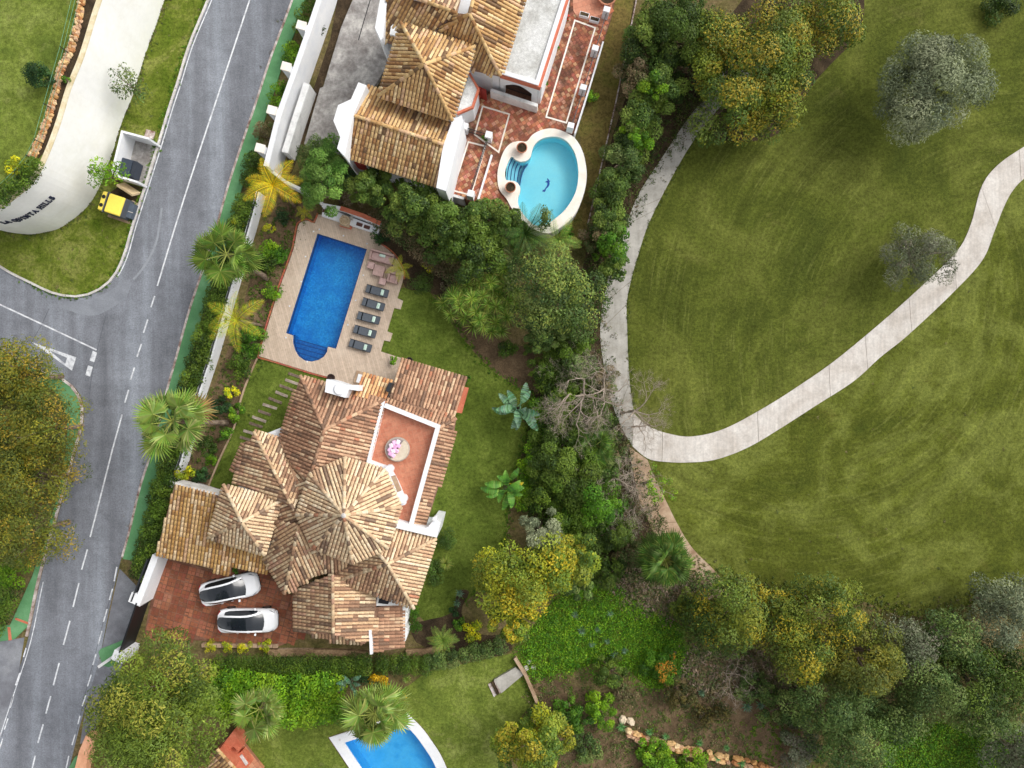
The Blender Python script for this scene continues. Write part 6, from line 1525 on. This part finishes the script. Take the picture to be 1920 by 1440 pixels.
# ---- golf course trees
GOLD = PAL['gold']
for i, (x, y, r, ry, h, lb) in enumerate(((1395,150,92,100,4.6,"big yellow-flowering tree at the end of the golf path"),(1345,75,50,60,3.6,"yellow-tinged tree beside the top of the shrub belt"),(1465,85,80,85,4.2,"yellow-flowering tree behind the golf path tree"),(1555,35,62,60,3.8,"yellow-flowering tree at the edge of the fairway"),(1455,190,50,58,3.4,"yellowish tree spreading over the fairway corner"))):
    tree(lb, x, y, r, h*.6, h*.8, 'olivey', k=30, dens=280, ry=ry, size=.2, tips=(pal((158,144,44),(172,152,42),(142,136,48)), .42, .3), seed=i, cr=.95, limbn=12)
tree("silvery olive tree standing alone on the upper fairway", 1761,150, 102, 3.0, 3.6, 'olive', k=22, dens=340, size=.24, aspect=.26, cr=1.2, limbn=12, ry=96, fill=.4, shell=.6, base=(1718,205), rough=.12)
tree("sparse grey olive tree beside the pale golf path", 1731,482, 70, 1.8, 2.6, 'greyolive', k=26, dens=250, size=.2, aspect=.25, ry=60, limbn=14, bark=BARK_G)
shrub("dark green bush at the top edge of the fairway", 1880,5, 34, 1.4, 'dark', k=8)
bare_tree("grey leafless tree overhanging the golf path junction", 1110,735, 5.2, 92, 3, base=(1085,745), levels=7, r0=.14)
bare_tree("grey leafless tree beside the path junction over the fairway", 1225,765, 4.2, 68, 8, base=(1165,775), levels=7, r0=.11, lean=(.3,-.1))
bare_tree("grey leafless tree beside the tan footpath", 1165,905, 4.0, 62, 14, base=(1140,890), levels=6, r0=.1)
bare_tree("thin leafless tree near the round dark bushes", 1100,915, 5.0, 45, 19, base=(1090,905), levels=4, r0=.08)
bare_tree("dry leafless shrub above the fan palm by the footpath", 1180,985, 2.4, 42, 25, levels=5, r0=.06)
bare_tree("thin tree with yellow leaves leaning over the fairway", 1240,910, 3.2, 46, 31, base=(1205,905), levels=4, r0=.06, leaves=('lime',.3,16,.14), lean=(.5,.2))
# ---- garden belt east of the villa lawn
banana("blue-green banana plant beside the lawn under the bare tree", 970,770, 2.4, 16, 1.5, 'blue', seed=3)
banana("green banana plant with a yellow leaf at the lawn edge", 950,915, 2.2, 14, 1.4, 'green', seed=5, yellow=1)
banana("small green banana plant beside the yellow-green tree", 915,1072, 1.8, 9, 1.1, 'green', seed=7)
hedge("yellow-green low hedge along the lawn edge beside the banana plants", [(1005,755),(1012,800),(1000,850),(985,900),(978,950)], 1.5, 1.3, 'lime', dens=360)
for i, (x, y, r, h, p_, lb) in enumerate(((1040,850,48,2.8,'dark',"dark green bush below the bare tree"),(1070,905,56,3.2,'dark',"dark glossy bush in the garden belt"),(1118,945,52,3.4,'brightg',"round deep green bush beside the footpath"),(1030,910,34,2.4,'hedge',"dark green bush behind the yellow-green hedge"),(1085,800,40,2.6,'dark',"dark tree under the leafless branches"),(1110,770,34,2.4,'dark',"blue-green bush below the path junction"),(1150,1000,36,2.2,'dark',"dark bush above the footpath palm"),(1140,1075,30,2.0,'dark',"dark bush beside the yellow-green tree"),(1020,700,24,2.0,'hedge',"small dark bush at the lawn corner"),(1075,690,34,2.2,'greygreen',"grey-green bush under the leafless tree by the path"),(1055,760,38,2.4,'hedge',"dark green bush between banana plants and the leafless tree"),(1095,860,40,2.6,'hedge',"dark bush beside the hidden fan palm"),(1140,880,30,2.0,'greygreen',"grey-green bush beside the tan footpath"),(1065,970,42,2.6,'hedge',"dark green bush above the silver-green olive bush"),(1100,1010,36,2.2,'dark',"dark bush between the olive bush and footpath"),(1075,640,36,2.4,'hedge',"dark green bush beside the soil strip of the golf path"))):
    tree(lb, x, y, r*1.15, h*.35, h*.8, p_, k=16, dens=330, size=.17, seed=i+3, name="bush", cat="bush")
tree("silver-green olive bush beside the dark round bushes", 1018,1000, 46, 2.6, 2.0, 'olive', k=14, dens=280, aspect=.3)
fan_palm("dark green fan palm hidden below the leafless tree", 1113,838, 2.2, 1.8, 'dark', 22, seed=12, droop=(-.1,1.0))
fan_palm("dense round fan palm standing on the tan footpath", 1247,1050, 4.2, 2.15, 'dark', 56, seed=14, droop=(-.7,1.2), tr=.2)
tree("bright yellow-green tree beside the villa lawn corner", 980,1085, 84, 3.4, 3.2, 'yellowtree', k=26, dens=300, ry=70, tips=(pal((190,170,34),(178,166,40),(200,178,42)), .35, .2), cr=1.0)
tree("green tree behind the bright yellow-green tree", 1065,1055, 56, 3.0, 2.6, 'yellowtree', k=16, dens=290, tips=(pal((178,166,40),(160,158,48)), .3, .2))
tree("yellow-topped tree above the weedy ground", 965,1165, 52, 2.8, 2.4, 'yellowtree', k=14, dens=290, ry=42, tips=(pal((192,170,36),(182,166,40)), .4, .2))
tree("grey-green bush between the yellow trees and weeds", 1085,1095, 36, 1.6, 1.8, 'greygreen', k=10, dens=290, name="bush", cat="bush")
# shrubs south of the villa
rosette("round pale yucca on the lawn east of the villa", 836,1056, .5, .72, 'lime', "yucca", "yucca")
shrub("dark clipped square shrub against the south-east roof corner", 838,1010, 20, 1.1, pal((66,94,34),(80,108,40)), ry=22, k=12, dens=420, size=.1); shrub("speckled low shrub beside the south-east eaves", 812,1075, 22, .9, pal((80,108,40),(94,120,50)), ry=26, k=10, dens=300)
shrub("square clipped bright green shrub beside the annex", 776,1150, 13, 1.1, 'brightg', ry=14, k=9, dens=500, size=.1); shrub("round clipped bright green shrub below the square one", 777,1175, 13, 1.0, 'brightg', k=9, dens=500, size=.1, seed=2)
rosette("silvery agave at the bed edge by the lawn", 862,1112, .25, .45, 'agave', "agave", "agave", seed=1); rosette("pale agave below the silvery one in the bed", 857,1130, .25, .45, 'agave', "agave", "agave", seed=2)
shrub("dark bush in the soil bed near the lawn corner", 853,1148, 10, .8, 'jade', k=4)
feather_palm("cycad with yellowish outer fronds below the annex", 830,1200, 1.1, 1.25, 'lgreen', [(i*27+5, .25+.5*((i*7) % 5)/5) for i in range(16)], seed=4, name="cycad", tr=.12)
shrub("green round shrub beside the cycad", 861,1172, 14, 1.0, 'brightg', k=6); shrub("yellow-rimmed round shrub near the cycad", 886,1187, 18, 1.1, 'yell', k=8)
for i, x in enumerate((393,426,456,494)): shrub("yellow shrub in the planter below the driveway kerb", x, 1213, 13, .9, 'yell', ry=14, k=6, group="yellow shrubs below the driveway", seed=i*11, dens=420, size=.1)
shrub("small green shrub in the notch of the garage roof", 444,1068, 10, 1.5, 'brightg', k=4)
hedge("long flat clipped hedge south of the villa", [(408,1246),(500,1248),(600,1248),(697,1246)], 1.7, 1.5, 'hedge', dens=620, size=.11, jit=.08)
hedge("clipped hedge below the annex beside the lawn", [(706,1246),(760,1246),(805,1244)], 1.6, 1.4, 'hedge', dens=620, size=.11, jit=.08)
hedge("mixed dark shrub row along the top of the south lawn", [(800,1240),(850,1235),(900,1222),(950,1205)], 1.5, 1.3, 'greygreen', dens=330)
# ---- bottom garden
tree("huge dense olive-green pine beside the road and driveway gate", 288,1338, 124, 6.0, 4.0, 'pine', k=30, dens=340, ry=126, size=.24, aspect=.32, cr=1.4, limbn=16, r0=.35, tips=(pal((146,150,54),(160,158,62)), .35, .4))
hedge("bright green bushy hedge on the south lawn", [(395,1290),(450,1305),(510,1310),(570,1312),(640,1308)], 4.0, 2.2, 'lime', dens=330, size=.2, jit=.2)
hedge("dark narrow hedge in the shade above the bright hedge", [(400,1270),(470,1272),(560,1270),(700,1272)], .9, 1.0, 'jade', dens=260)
fan_palm("fan palm with few broad fronds above the bright green hedge", 487,1330, 4.4, 2.1, 'light', 14, seed=30, droop=(.0,.8))
fan_palm("dense grey-green fan palm hanging over the azure pool", 702,1338, 4.6, 2.7, 'light', 21, seed=33, droop=(-.6,1.1), base=(725,1300))
shrub("golden yellow shrub behind the pool palm", 712,1277, 26, 1.6, 'gold', ry=15, k=8, dens=300); shrub("golden shrub beside the pool palm", 752,1308, 11, 1.2, 'gold', k=5)
rosette("small green yucca on the south lawn corner", 763,1273, .4, .5, 'yucca', "yucca", "yucca")
banana("grey-green banana plant between hedge and pool palm", 657,1285, 1.8, 8, 1.0, 'blue', seed=19)
tree("yellow-green rounded tree at the foot of the brown slope", 1000,1398, 76, 2.8, 3.0, 'yellowtree', k=22, dens=300, ry=60, tips=(pal((170,156,42),(160,152,46)), .4, .2))
hedge("dark hedge wedge beside the south lawn wall", [(1012,1322),(1000,1345),(975,1370),(950,1400)], 1.3, 1.2, 'hedge', dens=330)
for i, (x, y, r, h, p_, lb) in enumerate(((1148,1262,32,2.2,'dark',"dark round bush on the brown slope below the weeds"),(1275,1305,30,2.2,'maroon',"dark brown-green round bush on the slope"),(1075,1345,34,1.8,'brightg',"green shrub at the top of the lower soil bed"),(1130,1335,32,1.8,'lime',"yellow-green shrub beside the pale boulders"),(1355,1335,16,1.2,'maroon',"small brown bush on the bare slope"),(1240,1250,36,1.2,'brightg',"orange-flowered weedy bush on the slope"),(1230,1425,40,1.0,'lime',"sprawling lime plant below the stone wall"))):
    tree(lb, x, y, r, h*.25, h*.8, p_, k=14, dens=330, size=.16, seed=i+9, name="bush", cat="bush", tips=(pal((190,140,40),(176,124,40)), .25, .4) if i == 5 else None)
for i, (x, y, s_, tn) in enumerate(((1078,1152,.42,'agave'),(1144,1150,.38,'agave'),(1090,1182,.52,'agave'),(1120,1180,.34,'agave'),(1110,1208,.34,'agave'),(1139,1202,.36,'agave'),(1152,1228,.5,'agave'),(1171,1220,.36,'agave'))):
    rosette("blue-grey agave growing in the bright green weeds", x, y, .15, s_, tn, "agave", "agave", "agaves in the weeds", i)
for i, (x, y, s_) in enumerate(((1165,1362,.5),(1218,1372,.45),(1248,1380,.4),(1312,1392,.42),(1345,1420,.45),(1362,1402,.4),(1390,1430,.5))):
    rosette("green agave growing along the dry stone wall", x, y, .3, s_, 'green', "agave", "agave", "agaves along the stone wall", i)
for i, (x, y, s_) in enumerate(((1400,1325,.6),(1425,1322,.5),(1315,1298,.45))): rosette("blue-green agave on the slope near the dry brush", x, y, .2, s_, 'agave', "agave", "agave", "agaves by the dry brush", i)
bare_tree("pale heap of dry cut branches on the brown slope", 1375,1268, 1.0, 60, 44, levels=5, name="brush_pile", r0=.05, spread=.9)
# ---- woods at the bottom right
for i, (x, y, r, ry, h, p_, lb) in enumerate(((1375,1150,84,70,4.2,'olivey',"broad yellow-green tree at the fairway edge near the sandy patch"),(1325,1175,44,50,3.2,'dark',"dark tree beside the sandy patch"),(1470,1175,60,60,4.0,'olivey',"olive-yellow tree at the edge of the lower fairway"),(1550,1150,78,62,4.6,'olivey',"yellow-green spreading tree jutting into the fairway"),(1520,1230,70,60,4.4,'olivey',"olive-yellow tree inside the wood"),(1625,1240,84,74,4.8,'acacia',"golden feathery tree in the middle of the wood"),(1560,1330,80,60,4.6,'greygreen',"grey-green tree in the lower wood"),(1600,1400,76,66,4.8,'greygreen',"tall grey-green tree with long leaning crown"),(1700,1210,52,46,3.2,'greyolive',"grey thin tree at the wood edge by the fairway"),(1740,1290,70,60,4.0,'greygreen',"grey-green tree in the right part of the wood"),(1790,1200,60,50,3.6,'greygreen',"blue-green tree at the fairway edge"),(1830,1270,66,60,3.8,'dark',"dark tree deep in the right wood"),(1890,1150,60,66,3.8,'olive',"silver tree at the fairway corner"),(1900,1270,60,60,3.8,'dark',"dark green tree beside the silver tree"),(1850,1340,62,44,3.4,'greygreen',"grey-green tree above the weedy clearing"),(1690,1340,56,50,3.6,'greygreen',"grey-green bush tree beside the weedy clearing"),(1925,1420,60,60,3.4,'greyolive',"grey shrub tree at the clearing corner"))):
    tree(lb, x, y, r, h*.5, h*.75, p_, k=26, dens=250, ry=ry, size=.2, seed=i, tips=(pal((176,156,36),(160,150,40)), .3, .35) if p_ in ('olivey',) else None, aspect=.4, cr=.85, limbn=10)
bare_tree("pale leafless tree sticking out of the wood", 1770,1215, 4.5, 52, 52, levels=5, r0=.1)
bare_tree("leafless grey tree between the grey-green crowns", 1700,1250, 4.2, 50, 55, levels=5, r0=.1)
lgm = thing("fallen_trunk", "pale fallen trunk lying across the weedy clearing", "log", P(1870,1390)); MB().tube([tuple(P(1852,1355,.3)),tuple(P(1868,1380,.25)),tuple(P(1895,1402,.2)),tuple(P(1930,1418,.15))], [.1,.13,.12,.1], 7).build("log", BARK_G, lgm)
# ---- left side
for i, (x, y, r, ry, lb) in enumerate(((16,704,80,66,"golden feathery tree over the street corner pavement"),(58,808,76,88,"big golden-green tree beside the junction kerb"),(40,910,92,80,"golden-green tree over the left pavement"),(30,1010,88,60,"golden-green tree above the red brick band"),(-60,860,110,200,"large golden tree at the left edge beside the street trees"))):
    tree(lb, x, y, r, 4.0, 3.4, 'acacia', k=30, dens=250, ry=ry, size=.2, aspect=.35, seed=i, cr=1.0, limbn=14, tips=(pal((164,140,44),(156,134,46)), .3, .3), rough=.35)
shrub("yellow-green hedge shrub beside the left pavement", 12,1075, 36, 2.0, 'lime', k=10, ry=34); hedge("dark hedge beside the left green pavement", [(20,1105),(5,1150),(-20,1185)], 1.8, 1.8, 'hedge', dens=330)
tree("slender young tree with sparse leaves beside the cream wall", 236,155, 32, 2.6, 1.6, 'greygreen', k=11, dens=75, size=.2, aspect=.45, base=(262,172), cr=.45, ry=36)
tree("small green tree overhanging the bin enclosure", 200,322, 36, 2.6, 1.4, 'lime', k=12, dens=110, size=.2, aspect=.5, base=(222,340), cr=.5, ry=22)
shrub("dark clipped egg-shaped bush on the upper lawn", 70,139, 27, 2.2, 'jade', ry=23, k=26, dens=800, size=.12, z0=WZ)
shrub("yellow-green bush on the upper lawn corner", 26,312, 20, 1.6, 'yell', k=6, z0=WZ-.05, dens=220); hedge("green hedge along the corner of the cream wall top", [(75,300),(58,325),(30,350),(-10,380)], 1.3, 1.1, 'hedge', z0=WZ-.05, dens=330)
shrub("small plant hanging over the stone edging", 122,148, 8, .8, 'brightg', k=4, z0=WZ-.05)
# ---- ground cover (nobody could count it)
def ground_cover(name, poly, n, size, palette, z=.02, seed=1, rad=.1, h=.12, kind="stuff"):
    rng = np.random.default_rng(seed); W = [P(*q).xy for q in poly]; xs = [v.x for v in W]; ys = [v.y for v in W]; cl = []
    while len(cl) < n//10:
        x, y = rng.uniform(min(xs), max(xs)), rng.uniform(min(ys), max(ys))
        if inside((x, y), W): x += rng.normal()*.45; y += rng.normal()*.45; q = rad*rng.uniform(.6,2.2); cl.append((x, y, z, q, q, h*rng.uniform(.4,1.6)))
    V, F, C = foliage(cl, n, size, palette, None, .5, .4, .3, 0.0, rng=rng, tint=.3)
    o = link(name, np_mesh(name, V, F, C), LEAF); o["kind"] = kind; return o
ground_cover("weeds", [(975,1228),(1010,1160),(1080,1095),(1160,1112),(1230,1150),(1282,1180),(1272,1272),(1220,1290),(1150,1240),(1060,1262),(1000,1270)], 30000, .16, np.concatenate([PAL['brightg']*np.array([1.2,1.35,.8]), PAL['lime']]), rad=.25, h=.25)
ground_cover("weeds", [(1640,1345),(1760,1360),(1860,1350),(1990,1400),(1990,1500),(1640,1500),(1660,1430)], 26000, .16, np.concatenate([PAL['brightg']*np.array([1.1,1.3,.8]), PAL['lime']]), rad=.25, h=.25, seed=2)
ground_cover("slope_weeds", [(990,1270),(1200,1285),(1350,1320),(1480,1480),(1050,1480),(985,1330)], 20000, .14, np.concatenate([PAL['lime']*.6, PAL['brownish'], PAL['brownish']*1.1]), seed=3, rad=.15)
ground_cover("bed_litter", [(1345,130),(1330,240),(1245,300),(1165,445),(1127,590),(1135,690),(1190,860),(1290,1075),(1150,1100),(1000,1000),(985,760),(1060,620),(1150,250),(1230,60)], 34000, .16, np.concatenate([PAL['brownish'], PAL['hedge'], PAL['dark']])*.8, seed=4, rad=.22, h=.2)
ground_cover("bed_ground_cover", [(483,671),(466,710),(452,750),(412,862),(390,915),(340,905),(400,730),(450,590),(500,420),(540,360),(600,400),(560,420),(546,480),(522,547),(500,617)], 9000, .13, PAL['hedge'], seed=5)

def edge_weeds(name, path, w, n, palette, z=.03, seed=1, size=.12, h=.1):
    rng = np.random.default_rng(seed); q = [P(*v[:2], z) for v in path]; L = [(b-a).length for a, b in zip(q, q[1:])]; cl = []
    for _ in range(n//9):
        i = rng.choice(len(L), p=np.array(L)/sum(L)); c = q[i].lerp(q[i+1], rng.random()); nn = (q[i+1]-q[i]).normalized(); o = rng.normal()*w/2
        s_ = rng.uniform(.05,.16); cl.append((c.x-nn.y*o, c.y+nn.x*o, z, s_, s_, h*rng.uniform(.3,1.4)))
    V, F, C = foliage(cl, n, size, palette, None, .5, .35, .2, 0.0, rng=rng, tint=.35); o = link(name, np_mesh(name, V, F, C), LEAF); o["kind"] = "stuff"
ROUGH = np.concatenate([PAL['olivey'], PAL['brownish']])*.8
edge_weeds("path_edge_grass", [(x+2,y) for x,y in lp_right[2:]], .2, 2600, PAL['olivey']*.6, seed=2, size=.09, h=.05)
edge_weeds("path_edge_grass", [(x-2,y) for x,y in lp_left[2:]], .3, 2200, ROUGH*.8, seed=3, size=.09, h=.05)
edge_weeds("verge_edge_grass", [(x-6,y) for x,y in KL[3:58]], .3, 6000, PAL['lime']*.7, seed=6); edge_weeds("verge_edge_grass", [(x+3,y+1) for x,y in WB[4:60]], .4, 6000, ROUGH, seed=7)
edge_weeds("lawn_edge_grass", [(812,556),(850,600),(880,650),(930,700),(975,725),(1000,735),(985,830),(960,900),(945,1040),(955,1060),(870,1130)], .4, 5000, PAL['lime']*.6, seed=8)
bare_tree("grey leafless tree with fine twigs hanging over the golf path", 1150,720, 4.4, 80, 71, base=(1120,735), levels=6, r0=.1)
bare_tree("grey leafless bush at the bend of the golf path", 1215,800, 2.6, 52, 77, base=(1185,800), levels=6, r0=.07)
for i, (x, y, r, h, p_, lb) in enumerate(((1420,1290,34,1.6,'greygreen',"grey-green shrub beside the dry brush heap"),(1475,1330,40,2.2,'greygreen',"grey-green shrub at the foot of the wood"),(1500,1400,44,2.2,'greyolive',"pale grey shrub below the leaning grey-green tree"),(1320,1345,22,1.0,'maroon',"low brown shrub on the bare slope"),(1170,1300,24,1.0,'brownish',"low brown weedy shrub on the slope path"),(1100,1400,30,1.0,'greygreen',"grey-green low shrub in the lower soil bed"),(1300,1440,34,1.2,'lime',"lime weedy shrub below the stone wall end"),(1290,1140,34,1.8,'olivey',"yellow-green shrub beside the sandy patch"))):
    tree(lb, x, y, r, h*.2, h*.6, p_, k=12, dens=240, size=.16, seed=i+60, name="bush", cat="bush")
for i, (x, y, r, h, p_, lb) in enumerate(((1000,870,26,1.6,'lime',"lime bush behind the low yellow-green hedge"),(1010,945,30,1.8,'hedge',"dark green bush beside the lower end of the yellow-green hedge"),(1135,815,34,2.0,'dark',"dark bush between the hidden palm and path junction"),(1150,850,30,1.6,'brownish',"brown bush at the top of the tan footpath"),(1130,715,30,1.6,'brownish',"brown bush under the branches at the golf path edge"),(1090,725,34,2.0,'dark',"dark green bush under the big leafless tree"),(1185,950,24,1.3,'brownish',"brown bush beside the middle of the tan footpath"),(1180,1040,34,1.6,'brownish',"brown weedy bush beside the footpath palm"),(1045,800,34,2.2,'cypress',"green bush beside the blue-green banana plant"))):
    tree(lb, x, y, r, h*.3, h*.7, p_, k=12, dens=260, size=.16, seed=i+80, name="bush", cat="bush")
for i, (x, y, r) in enumerate(((1190,890,44),(1150,960,44),(1195,960,36),(1060,690,50))):
    bare_tree(("grey leafless shrub over the upper tan footpath","grey leafless shrub beside the deep green round bush","thin leafless shrub at the footpath edge","grey leafless shrub beside the dark hedge strip")[i], x, y, 2.6, r, 90+i, levels=6, r0=.06)
edge_weeds("fairway_rough", [(1290,1062),(1340,1085),(1480,1122),(1600,1125),(1700,1162),(1800,1142),(1920,1100)], 1.2, 14000, ROUGH, seed=9)
ground_cover("dry_brush", [(1285,1218),(1330,1232),(1400,1222),(1480,1250),(1510,1300),(1440,1300),(1372,1290),(1320,1305),(1290,1280)], 9000, .26, np.concatenate([PAL['twig']*1.15, PAL['brownish']]), seed=12, rad=.2, h=.25)
ground_cover("dry_brush", [(1150,1050),(1205,1080),(1240,1095),(1300,1080),(1340,1110),(1270,1150),(1215,1150),(1160,1120)], 7000, .22, np.concatenate([PAL['twig'], PAL['brownish']]), seed=13, rad=.2, h=.2)
ground_cover("slope_weeds", [(1400,1330),(1480,1330),(1560,1440),(1560,1480),(1420,1480)], 3500, .13, PAL['lime']*.7, seed=14)

ground_cover("fallen_leaves", [(1250,880),(1450,830),(1650,700),(1850,500),(1920,420),(1920,1080),(1700,1150),(1400,1090),(1280,1000)], 500, .09, PAL['brownish'], seed=22, h=.02)
ground_cover("fallen_leaves", [(0,450),(120,430),(240,330),(310,60),(390,0),(250,470),(150,545),(60,520)], 500, .1, PAL['brownish'], z=.03, seed=23, h=.02)
ground_cover("gutter_leaves", [(556,-20),(560,-20),(440,390),(330,720),(232,1060),(226,1060),(322,720),(432,385)], 2500, .09, np.concatenate([PAL['brownish'], PAL['twig']*.7]), z=.03, seed=24, h=.02)
